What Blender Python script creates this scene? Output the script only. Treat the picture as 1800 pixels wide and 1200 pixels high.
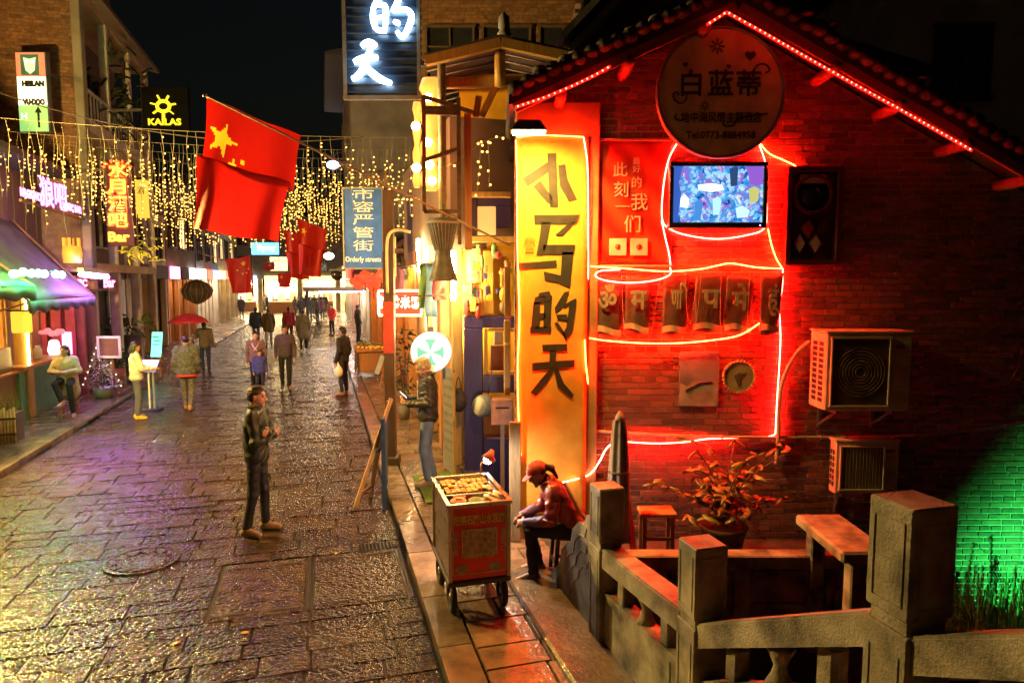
import bpy, math, random
import numpy as np
from mathutils import Vector, Matrix
R = math.radians
rnd = random.Random(7)
scene = bpy.context.scene
for _o in list(bpy.data.objects):
    bpy.data.objects.remove(_o)

# ------------------------------------------------------------------ camera
CAM_H, F_PX, HOR = 2.9, 1200.0, 492.0          # eye height, focal length in photo pixels, horizon row
PITCH = math.atan((600.0 - HOR) / F_PX)
cam_d = bpy.data.cameras.new('camera'); cam = bpy.data.objects.new('camera', cam_d)
scene.collection.objects.link(cam); scene.camera = cam
cam_d.lens = 24.0; cam_d.sensor_width = 36.0; cam_d.clip_start = 0.05; cam_d.clip_end = 1000
cam.location = (0, 0, CAM_H); cam.rotation_euler = (math.pi / 2 - PITCH, 0, 0)

# ------------------------------------------------------------------ night sky, exposure
w = bpy.data.worlds.new('World'); scene.world = w; w.use_nodes = True
nt = w.node_tree; nt.nodes.clear()
sky = nt.nodes.new('ShaderNodeTexSky'); sky.sky_type = 'NISHITA'; sky.sun_disc = False
sky.sun_elevation = R(1.0); sky.sun_rotation = R(200); sky.air_density = 1.0; sky.dust_density = 2.0
bg = nt.nodes.new('ShaderNodeBackground'); bg.inputs['Strength'].default_value = 0.0024
wo = nt.nodes.new('ShaderNodeOutputWorld')
nt.links.new(sky.outputs[0], bg.inputs[0]); nt.links.new(bg.outputs[0], wo.inputs[0])
vs = scene.view_settings; scene.display_settings.display_device = 'sRGB'
vs.view_transform = 'Standard'; vs.look = 'None'; vs.exposure = 1.0; vs.gamma = 1.0
scene.render.engine = 'CYCLES'
cy = scene.cycles; cy.use_denoising = True; cy.max_bounces = 5; cy.diffuse_bounces = 2; cy.glossy_bounces = 3
cy.transmission_bounces = 3; cy.transparent_max_bounces = 6; cy.sample_clamp_indirect = 4.0; cy.sample_clamp_direct = 0
cy.caustics_reflective = False; cy.caustics_refractive = False; cy.use_light_tree = True

# ------------------------------------------------------------------ photo pixel -> place
TH = R(15.6); CT, ST = math.cos(TH), math.sin(TH)      # the street runs 15.6 degrees left of straight ahead
def ray(px, py):
    a = (px - 900) / F_PX; b = -(py - 600) / F_PX
    return Vector((a, math.cos(PITCH) + b * math.sin(PITCH), -math.sin(PITCH) + b * math.cos(PITCH)))
def P(px, py, Y):
    d = ray(px, py); return Vector((0, 0, CAM_H)) + d * (Y / d.y)
def G(px, py, z=0.0):
    d = ray(px, py); return Vector((0, 0, CAM_H)) + d * ((z - CAM_H) / d.z)
def st(sx, sy, z=0.0): return Vector((sx * CT - sy * ST, sx * ST + sy * CT, z))
def SX(px, py, sx):
    d = ray(px, py); return Vector((0, 0, CAM_H)) + d * (sx / (d.x * CT + d.y * ST))
def sy_of(p): return -p.x * ST + p.y * CT
def sx_of(p): return p.x * CT + p.y * ST
KERB_R, KERB_L, FAC_R, FAC_L, PAVE = 0.80, -4.60, 1.96, -6.40, 0.10

# ------------------------------------------------------------------ materials
MATS = {}
def _nodes(name):
    m = bpy.data.materials.new(name); m.use_nodes = True
    n = m.node_tree; b = n.nodes['Principled BSDF']; return m, n, b
def M(name, col, rough=.6, var=.3, scale=6.0, bump=.25, bscale=40.0, metal=0.0, spec=.5, rvar=.15, rand=0.0, sub=None, coat=0.0):
    if name in MATS: return MATS[name]
    m, n, b = _nodes(name)
    tc = n.nodes.new('ShaderNodeTexCoord')
    ns = n.nodes.new('ShaderNodeTexNoise'); ns.inputs['Scale'].default_value = scale; ns.inputs['Detail'].default_value = 6
    n.links.new(tc.outputs['Object'], ns.inputs['Vector'])
    mx = n.nodes.new('ShaderNodeMix'); mx.data_type = 'RGBA'
    c = list(col) + [1]
    mx.inputs[6].default_value = [max(0, v * (1 - var)) for v in col] + [1]
    mx.inputs[7].default_value = [min(1, v * (1 + var)) for v in col] + [1]
    rp = n.nodes.new('ShaderNodeMapRange'); rp.inputs[1].default_value = .3; rp.inputs[2].default_value = .7
    n.links.new(ns.outputs['Fac'], rp.inputs[0]); n.links.new(rp.outputs[0], mx.inputs[0])
    out = mx.outputs[2]
    if rand:
        oi = n.nodes.new('ShaderNodeObjectInfo'); ge = n.nodes.new('ShaderNodeNewGeometry')
        ad = n.nodes.new('ShaderNodeMath'); ad.operation = 'ADD'
        n.links.new(oi.outputs['Random'], ad.inputs[0]); n.links.new(ge.outputs['Random Per Island'], ad.inputs[1])
        fr = n.nodes.new('ShaderNodeMath'); fr.operation = 'FRACT'; n.links.new(ad.outputs[0], fr.inputs[0])
        mr = n.nodes.new('ShaderNodeMapRange'); mr.inputs[3].default_value = 1 - rand; mr.inputs[4].default_value = 1 + rand
        n.links.new(fr.outputs[0], mr.inputs[0])
        hs = n.nodes.new('ShaderNodeHueSaturation'); n.links.new(mr.outputs[0], hs.inputs['Value'])
        n.links.new(out, hs.inputs['Color']); out = hs.outputs[0]
    n.links.new(out, b.inputs['Base Color'])
    b.inputs['Metallic'].default_value = metal; b.inputs['Specular IOR Level'].default_value = spec
    if coat: b.inputs['Coat Weight'].default_value = coat; b.inputs['Coat Roughness'].default_value = .08
    r2 = n.nodes.new('ShaderNodeMapRange'); r2.inputs[3].default_value = max(.03, rough - rvar); r2.inputs[4].default_value = min(1, rough + rvar)
    n2 = n.nodes.new('ShaderNodeTexNoise'); n2.inputs['Scale'].default_value = bscale; n2.inputs['Detail'].default_value = 4
    n.links.new(tc.outputs['Object'], n2.inputs['Vector']); n.links.new(n2.outputs['Fac'], r2.inputs[0]); n.links.new(r2.outputs[0], b.inputs['Roughness'])
    if bump:
        bp = n.nodes.new('ShaderNodeBump'); bp.inputs['Strength'].default_value = bump; bp.inputs['Distance'].default_value = .01
        n.links.new(n2.outputs['Fac'], bp.inputs['Height']); n.links.new(bp.outputs[0], b.inputs['Normal'])
    if sub: b.inputs['Subsurface Weight'].default_value = sub
    MATS[name] = m; return m
def EM(name, col, strength, sample=True, base=None):
    if name in MATS: return MATS[name]
    m, n, b = _nodes(name)
    b.inputs['Base Color'].default_value = list(base or [min(1, c) * .6 for c in col]) + [1]
    b.inputs['Emission Color'].default_value = list(col) + [1]; b.inputs['Emission Strength'].default_value = strength
    if not sample: m.cycles.emission_sampling = 'NONE'
    MATS[name] = m; return m
def wet_stone(name, col, big=3.0, fine=26.0, dist=.02, rough=(.10, .42), var=.45, rand=.25, world=True):
    """Rain-wet dressed stone: coarse chisel relief, glossy film, dark and pale patches."""
    if name in MATS: return MATS[name]
    m, n, b = _nodes(name)
    L = n.links.new
    ge = n.nodes.new('ShaderNodeNewGeometry')
    def noise(s, d=5, dim=None, rough_=.55):
        t = n.nodes.new('ShaderNodeTexNoise'); t.inputs['Scale'].default_value = s; t.inputs['Detail'].default_value = d
        t.inputs['Roughness'].default_value = rough_
        L(ge.outputs['Position'], t.inputs['Vector']); return t
    a, f, g = noise(.55, 4), noise(fine, 2.5, None, .55), noise(big, 5)
    mx = n.nodes.new('ShaderNodeMix'); mx.data_type = 'RGBA'
    mx.inputs[6].default_value = [v * (1 - var) for v in col] + [1]; mx.inputs[7].default_value = [v * (1 + var) for v in col] + [1]
    mr0 = n.nodes.new('ShaderNodeMapRange'); mr0.inputs[1].default_value = .32; mr0.inputs[2].default_value = .68
    L(g.outputs['Fac'], mr0.inputs[0]); L(mr0.outputs[0], mx.inputs[0])
    oi = n.nodes.new('ShaderNodeObjectInfo'); ad = n.nodes.new('ShaderNodeMath'); ad.operation = 'ADD'
    L(oi.outputs['Random'], ad.inputs[0]); L(ge.outputs['Random Per Island'], ad.inputs[1])
    fr = n.nodes.new('ShaderNodeMath'); fr.operation = 'FRACT'; L(ad.outputs[0], fr.inputs[0])
    mr = n.nodes.new('ShaderNodeMapRange'); mr.inputs[3].default_value = 1 - rand; mr.inputs[4].default_value = 1 + rand
    L(fr.outputs[0], mr.inputs[0])
    hs = n.nodes.new('ShaderNodeHueSaturation'); L(mr.outputs[0], hs.inputs['Value']); L(mx.outputs[2], hs.inputs['Color'])
    L(hs.outputs[0], b.inputs['Base Color'])
    rr = n.nodes.new('ShaderNodeMapRange'); rr.inputs[1].default_value = .35; rr.inputs[2].default_value = .65
    rr.inputs[3].default_value = rough[0]; rr.inputs[4].default_value = rough[1]
    L(a.outputs['Fac'], rr.inputs[0]); L(rr.outputs[0], b.inputs['Roughness'])
    b.inputs['Specular IOR Level'].default_value = .6
    # relief: pitted stone, smoother where the water film is thick
    mm = n.nodes.new('ShaderNodeMath'); mm.operation = 'MULTIPLY'; mm.inputs[1].default_value = .6
    L(g.outputs['Fac'], mm.inputs[0])
    sm = n.nodes.new('ShaderNodeMath'); sm.operation = 'ADD'; L(f.outputs['Fac'], sm.inputs[0]); L(mm.outputs[0], sm.inputs[1])
    bp = n.nodes.new('ShaderNodeBump'); bp.inputs['Distance'].default_value = dist
    rs = n.nodes.new('ShaderNodeMapRange'); rs.inputs[1].default_value = .3; rs.inputs[2].default_value = .7; rs.inputs[3].default_value = .55; rs.inputs[4].default_value = 1.0
    L(a.outputs['Fac'], rs.inputs[0]); L(rs.outputs[0], bp.inputs['Strength'])
    L(sm.outputs[0], bp.inputs['Height']); L(bp.outputs[0], b.inputs['Normal'])
    MATS[name] = m; return m
def wood(name, col, rough=.5, scale=3.0, var=.5):
    if name in MATS: return MATS[name]
    m, n, b = _nodes(name); L = n.links.new
    tc = n.nodes.new('ShaderNodeTexCoord'); mp = n.nodes.new('ShaderNodeMapping'); mp.inputs['Scale'].default_value = (14, 14, 1.2)
    L(tc.outputs['Object'], mp.inputs[0])
    ns = n.nodes.new('ShaderNodeTexNoise'); ns.inputs['Scale'].default_value = scale; ns.inputs['Detail'].default_value = 6; L(mp.outputs[0], ns.inputs['Vector'])
    cr = n.nodes.new('ShaderNodeMix'); cr.data_type = 'RGBA'
    cr.inputs[6].default_value = [v * (1 - var) for v in col] + [1]; cr.inputs[7].default_value = [min(1, v * (1 + var)) for v in col] + [1]
    L(ns.outputs['Fac'], cr.inputs[0]); L(cr.outputs[2], b.inputs['Base Color'])
    b.inputs['Roughness'].default_value = rough
    bp = n.nodes.new('ShaderNodeBump'); bp.inputs['Strength'].default_value = .4; bp.inputs['Distance'].default_value = .005
    L(ns.outputs['Fac'], bp.inputs['Height']); L(bp.outputs[0], b.inputs['Normal'])
    MATS[name] = m; return m

# ------------------------------------------------------------------ objects and meshes
COL = scene.collection
def obj(name, data=None, parent=None, loc=None, rot=None):
    o = bpy.data.objects.new(name, data); COL.objects.link(o)
    if loc is not None: o.location = loc
    if rot is not None: o.rotation_euler = rot
    if parent is not None: o.parent = parent
    return o
def tag(o, label=None, cat=None, group=None, kind=None):
    if label: o['label'] = label
    if cat: o['category'] = cat
    if group: o['group'] = group
    if kind: o['kind'] = kind
    return o
def thing(name, label, cat, loc=(0, 0, 0), rz=0.0, group=None):
    o = obj(name, None, None, loc, (0, 0, rz)); o.empty_display_size = .1
    return tag(o, label, cat, group)
def struct(o): o['kind'] = 'structure'; return o
def stuff(o): o['kind'] = 'stuff'; return o
def copy_tree(o, parent=None):
    c = o.copy(); COL.objects.link(c); c.parent = parent
    for ch in o.children: copy_tree(ch, c)
    return c
def frame_of(zdir, up=Vector((0, 0, 1))):
    z = Vector(zdir).normalized(); u = Vector(up)
    if abs(z.dot(u)) > .98: u = Vector((0, 1, 0))
    x = u.cross(z).normalized(); y = z.cross(x)
    return Matrix(((x.x, y.x, z.x), (x.y, y.y, z.y), (x.z, y.z, z.z)))
class MB:
    def __init__(s): s.v = []; s.f = []; s.mi = []; s.sm = []; s.m = 0; s.T = None
    def _add(s, vs, fs, smooth=False):
        k = len(s.v)
        for p in vs:
            p = Vector(p)
            if s.T is not None: p = s.T @ p
            s.v.append(p[:])
        for q in fs: s.f.append([i + k for i in q]); s.mi.append(s.m); s.sm.append(smooth)
        return s
    def box(s, c, d, rot=None, taper=1.0):
        x, y, z = [v / 2 for v in d]; c = Vector(c)
        vs = [Vector((sx * x * (taper if sz > 0 else 1), sy * y * (taper if sz > 0 else 1), sz * z)) for sz in (-1, 1) for sy in (-1, 1) for sx in (-1, 1)]
        if rot is not None:
            rm = rot if isinstance(rot, Matrix) else Matrix.Rotation(rot, 3, 'Z'); vs = [rm @ v for v in vs]
        return s._add([c + v for v in vs], [(0, 2, 3, 1), (4, 5, 7, 6), (0, 1, 5, 4), (2, 6, 7, 3), (0, 4, 6, 2), (1, 3, 7, 5)])
    def bbox(s, a, b):
        return s.box([(a[i] + b[i]) / 2 for i in range(3)], [abs(b[i] - a[i]) for i in range(3)])
    def chbox(s, c, d, ch=.01, rot=None):
        """box with chamfered edges"""
        x, y, z = [v / 2 for v in d]; c = Vector(c); vs = []; 
        ring = [(x - ch, -y), (x, -y + ch), (x, y - ch), (x - ch, y), (-x + ch, y), (-x, y - ch), (-x, -y + ch), (-x + ch, -y)]
        inn = [(x - ch, -y + ch)] * 2 + [(x - ch, y - ch)] * 2 + [(-x + ch, y - ch)] * 2 + [(-x + ch, -y + ch)] * 2
        for zz, rr in ((-z, inn), (-z + ch, ring), (z - ch, ring), (z, inn)):
            for p in rr: vs.append(Vector((p[0], p[1], zz)))
        fs = []
        for k in range(3):
            for i in range(8):
                j = (i + 1) % 8; fs.append((k * 8 + i, k * 8 + j, k * 8 + 8 + j, k * 8 + 8 + i))
        fs.append((6, 4, 2, 0)); fs.append((24, 26, 28, 30))
        if rot is not None:
            rm = rot if isinstance(rot, Matrix) else Matrix.Rotation(rot, 3, 'Z'); vs = [rm @ v for v in vs]
        return s._add([c + v for v in vs], fs)
    def bar(s, a, b, wd, ht=None, up=(0, 0, 1)):
        a, b = Vector(a), Vector(b); ht = ht or wd; m = frame_of(b - a, up)
        return s.box((a + b) / 2, (wd, ht, (b - a).length), m)
    def tube(s, pts, r, n=8, closed=False, smooth=True, cap=True):
        pts = [Vector(p) for p in pts]; rs = r if isinstance(r, (list, tuple)) else [r] * len(pts)
        vs = []; N = len(pts); prev = None
        for i, p in enumerate(pts):
            d = (pts[(i + 1) % N] - pts[i - 1]) if closed else (pts[min(i + 1, N - 1)] - pts[max(i - 1, 0)])
            if d.length < 1e-9: d = Vector((0, 0, 1))
            d.normalize()
            if prev is None:
                fm = frame_of(d); prev = Vector((fm[0][0], fm[1][0], fm[2][0]))
            x = prev - d * prev.dot(d)
            if x.length < 1e-6: x = d.orthogonal()
            x.normalize(); y = d.cross(x); prev = x
            for k in range(n):
                a = 2 * math.pi * k / n; vs.append(p + (x * math.cos(a) + y * math.sin(a)) * rs[i])
        fs = []
        for i in range(N if closed else N - 1):
            j = (i + 1) % N
            for k in range(n): fs.append((i * n + k, i * n + (k + 1) % n, j * n + (k + 1) % n, j * n + k))
        if cap and not closed: fs.append(tuple(range(n - 1, -1, -1))); fs.append(tuple((N - 1) * n + k for k in range(n)))
        return s._add(vs, fs, smooth)
    def lathe(s, prof, n=24, c=(0, 0, 0), axis=None, smooth=True):
        c = Vector(c); m = frame_of(axis) if axis is not None else None; vs = []; fs = []
        for (r, z) in prof:
            for k in range(n):
                a = 2 * math.pi * k / n; p = Vector((r * math.cos(a), r * math.sin(a), z))
                vs.append(c + (m @ p if m else p))
        for i in range(len(prof) - 1):
            for k in range(n): fs.append((i * n + k, i * n + (k + 1) % n, (i + 1) * n + (k + 1) % n, (i + 1) * n + k))
        fs.append(tuple(range(n - 1, -1, -1))); fs.append(tuple((len(prof) - 1) * n + k for k in range(n)))
        return s._add(vs, fs, smooth)
    def prism(s, poly, a, thick):
        """poly: list of Vectors (planar, counter-clockwise seen against a); a: outward direction; solid slab"""
        poly = [Vector(p) for p in poly]; a = Vector(a).normalized() * thick; n = len(poly)
        vs = poly + [p + a for p in poly]
        fs = [tuple(range(n - 1, -1, -1)), tuple(range(n, 2 * n))] + [(i, (i + 1) % n, n + (i + 1) % n, n + i) for i in range(n)]
        return s._add(vs, fs)
    def ball(s, c, r, nu=8, nv=6):
        prof = [(max(1e-4, math.sin(math.pi * i / nv)), -math.cos(math.pi * i / nv)) for i in range(nv + 1)]
        r3 = r if isinstance(r, (list, tuple)) else (r, r, r); c = Vector(c); vs = []; fs = []
        for (rr, z) in prof:
            for k in range(nu):
                a = 2 * math.pi * k / nu; vs.append(c + Vector((rr * math.cos(a) * r3[0], rr * math.sin(a) * r3[1], z * r3[2])))
        for i in range(nv):
            for k in range(nu): fs.append((i * nu + k, i * nu + (k + 1) % nu, (i + 1) * nu + (k + 1) % nu, (i + 1) * nu + k))
        return s._add(vs, fs, True)
    def grid(s, fn, nu, nv, smooth=True):
        vs = [fn(i / nu, j / nv) for j in range(nv + 1) for i in range(nu + 1)]
        fs = [(j * (nu + 1) + i, j * (nu + 1) + i + 1, (j + 1) * (nu + 1) + i + 1, (j + 1) * (nu + 1) + i) for j in range(nv) for i in range(nu)]
        return s._add(vs, fs, smooth)
    def mesh(s, name, mats):
        me = bpy.data.meshes.new(name); me.from_pydata(s.v, [], s.f)
        for m in (mats if isinstance(mats, (list, tuple)) else [mats]): me.materials.append(m)
        me.polygons.foreach_set('material_index', s.mi); me.polygons.foreach_set('use_smooth', s.sm); me.update()
        return me
    def build(s, name, mats, parent=None, loc=None, rot=None):
        return obj(name, s.mesh(name, mats), parent, loc, rot)
def fix_normals(o):
    import bmesh
    bm = bmesh.new(); bm.from_mesh(o.data); bmesh.ops.recalc_face_normals(bm, faces=bm.faces); bm.to_mesh(o.data); bm.free(); return o
def spline(pts, n=8):
    """Catmull-Rom through pts"""
    pts = [Vector(p) for p in pts]; out = []
    for i in range(len(pts) - 1):
        p0, p1, p2, p3 = pts[max(i - 1, 0)], pts[i], pts[i + 1], pts[min(i + 2, len(pts) - 1)]
        for k in range(n):
            t = k / n
            out.append(.5 * ((2 * p1) + (p2 - p0) * t + (2 * p0 - 5 * p1 + 4 * p2 - p3) * t * t + (3 * p1 - p0 - 3 * p2 + p3) * t ** 3))
    out.append(pts[-1]); return out
# ---- lettering
_TX = {}
def text_mesh(body, size, mat, extrude=.004, align='CENTER', bold=0.0, vertical=False, spacing=1.0, line=1.0):
    key = (body, round(size, 4), mat.name, extrude, bold, vertical, spacing)
    if key in _TX: return _TX[key]
    c = bpy.data.curves.new('lettering', 'FONT'); c.body = '\n'.join(body) if vertical else body
    c.size = size; c.extrude = extrude; c.align_x = align; c.align_y = 'CENTER'; c.offset = bold; c.space_character = spacing; c.space_line = line
    c.resolution_u = 3
    o = bpy.data.objects.new('lettering', c); COL.objects.link(o)
    me = bpy.data.meshes.new_from_object(o); bpy.data.objects.remove(o); bpy.data.curves.remove(c)
    me.materials.clear(); me.materials.append(mat); me.name = 'lettering'
    _TX[key] = me; return me
def text(body, size, mat, parent, loc, rz=0.0, tilt=0.0, width=None, name='lettering', **kw):
    """upright lettering facing local -Y of its parent"""
    me = text_mesh(body, size, mat, **kw)
    o = obj(name, me, parent, loc, (math.pi / 2 + tilt, 0, rz))
    if width:
        xs = [v.co.x for v in me.vertices]; wd = max(xs) - min(xs); o.scale = (width / wd, 1, 1)
    return o
# ------------------------------------------------------------------ people: smooth blended volumes turned into one skin
def _ell(p, c, r, m):
    q = p - c
    if m is not None: q = q @ m
    k0 = np.sqrt(((q / r) ** 2).sum(-1)); k1 = np.sqrt(((q / (r * r)) ** 2).sum(-1)) + 1e-9
    return k0 * (k0 - 1.0) / k1
def _cap(p, a, b, r1, r2):
    pa = p - a; ba = b - a; h = np.clip((pa @ ba) / max(1e-9, ba @ ba), 0, 1)
    return np.sqrt(((pa - h[..., None] * ba) ** 2).sum(-1)) - (r1 + (r2 - r1) * h)
def volume_mesh(name, prims, mat, h=.012, k=.03, wrinkle=0.0, wf=38.0, seed=0.0, cuts=()):
    """prims: ('e', centre, radii, rot or None) or ('c', a, b, ra, rb); cuts: ellipsoids taken away. Surface nets."""
    lo = np.full(3, 1e9); hi = -lo
    bbs = []
    for q in prims:
        if q[0] == 'e':
            c = np.array(q[1], float); r = np.full(3, max(q[2])); a, b = c - r, c + r
        else:
            A, B = np.array(q[1], float), np.array(q[2], float); rr = max(q[3], q[4]); a, b = np.minimum(A, B) - rr, np.maximum(A, B) + rr
        bbs.append((a, b)); lo = np.minimum(lo, a); hi = np.maximum(hi, b)
    pad = 3 * h + wrinkle; lo -= pad; hi += pad
    n = np.ceil((hi - lo) / h).astype(int) + 1
    ax = [lo[i] + h * np.arange(n[i]) for i in range(3)]
    V = np.full(n, .2, np.float32)
    for q, (a, b) in zip(prims, bbs):
        mgn = k + 2.5 * h + .02
        i0 = np.clip(((a - mgn - lo) / h).astype(int), 0, n - 1); i1 = np.clip(((b + mgn - lo) / h).astype(int) + 2, 1, n)
        sl = tuple(slice(i0[i], i1[i]) for i in range(3))
        g = np.stack(np.meshgrid(*[ax[i][sl[i]] for i in range(3)], indexing='ij'), -1)
        if q[0] == 'e': d = _ell(g, np.array(q[1], float), np.array(q[2], float), None if q[3] is None else np.array(q[3]))
        else: d = _cap(g, np.array(q[1], float), np.array(q[2], float), q[3], q[4])
        o = V[sl]; hh = np.clip(.5 + .5 * (o - d) / k, 0, 1)
        V[sl] = o + (d - o) * hh - k * hh * (1 - hh)
    if cuts or wrinkle:
        g = np.stack(np.meshgrid(*ax, indexing='ij'), -1)
        for q in cuts:
            d = _ell(g, np.array(q[1], float), np.array(q[2], float), None if q[3] is None else np.array(q[3]))
            V = np.maximum(V, -d)
        if wrinkle:
            x, y, z = g[..., 0] + seed, g[..., 1] + seed * 1.7, g[..., 2]
            ph = 1.6 * np.sin(7 * x + 3 * z + seed) + 1.2 * np.sin(11 * y - 5 * z) 
            wv = np.abs(np.sin(wf * .8 * z + 9 * x + 3 * ph)) * 1.1 - .5 + np.sin(wf * .55 * z - 14 * y + 11 * x + 2.5 * ph + 1.3) * .6 + .35 * np.sin(wf * 1.7 * z + 31 * x - 17 * y + ph)
            V = V + wrinkle * wv
    neg = V < 0
    c = [neg[a:n[0] - 1 + a, b:n[1] - 1 + b, d:n[2] - 1 + d] for a in (0, 1) for b in (0, 1) for d in (0, 1)]
    cnt = sum(q.astype(np.int8) for q in c); act = (cnt > 0) & (cnt < 8)
    idx = np.argwhere(act)
    if len(idx) == 0: return bpy.data.meshes.new(name)
    vid = np.full(act.shape, -1, np.int32); vid[act] = np.arange(len(idx))
    acc = np.zeros((len(idx), 3)); num = np.zeros(len(idx))
    cs = [(a, b, d) for a in (0, 1) for b in (0, 1) for d in (0, 1)]
    val = {q: V[idx[:, 0] + q[0], idx[:, 1] + q[1], idx[:, 2] + q[2]] for q in cs}
    for q in cs:
        for e in range(3):
            if q[e]: continue
            r = list(q); r[e] = 1; r = tuple(r); va, vb = val[q], val[r]; s = (va < 0) != (vb < 0)
            t = np.where(s, va / np.where(s, va - vb, 1), 0)
            p = np.tile(np.array(q, float), (len(idx), 1)); p[:, e] = t
            acc[s] += p[s]; num[s] += 1
    vert = lo + h * (idx + acc / num[:, None])
    faces = []
    for e in range(3):
        u, v = (e + 1) % 3, (e + 2) % 3
        A = np.argwhere(np.diff(neg.astype(np.int8), axis=e) != 0)
        A = A[(A[:, u] > 0) & (A[:, v] > 0) & (A[:, u] < n[u] - 1) & (A[:, v] < n[v] - 1)]
        if not len(A): continue
        inside = neg[A[:, 0], A[:, 1], A[:, 2]]
        def at(du, dv):
            B = A.copy(); B[:, u] += du; B[:, v] += dv; return vid[B[:, 0], B[:, 1], B[:, 2]]
        qd = np.stack([at(-1, -1), at(0, -1), at(0, 0), at(-1, 0)], 1)
        qd[~inside] = qd[~inside][:, ::-1]
        faces.append(qd)
    faces = np.concatenate(faces); faces = faces[(faces >= 0).all(1)]
    me = bpy.data.meshes.new(name); me.from_pydata(vert.tolist(), [], faces.tolist()); me.materials.append(mat)
    me.polygons.foreach_set('use_smooth', np.ones(len(me.polygons), bool)); me.update(); return me
def rot3(yaw=0, pitch=0, roll=0):
    """yaw about z, pitch forward (nod) about x, roll about y"""
    return np.array(Matrix.Rotation(yaw, 3, 'Z') @ Matrix.Rotation(-pitch, 3, 'X') @ Matrix.Rotation(roll, 3, 'Y'))
def skinm(name, col=(.42, .24, .15)): return M('skin_' + name, col, .5, .12, 20, .05, 120, sub=.05)
def fab(name, col, rough=.8, var=.2, bump=.25, bs=160, spec=.3, scale=9): return M('cloth_' + name, col, rough, var, scale, bump, bs, spec=spec)
HAIR = ('hair', (.018, .013, .010))
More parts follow.
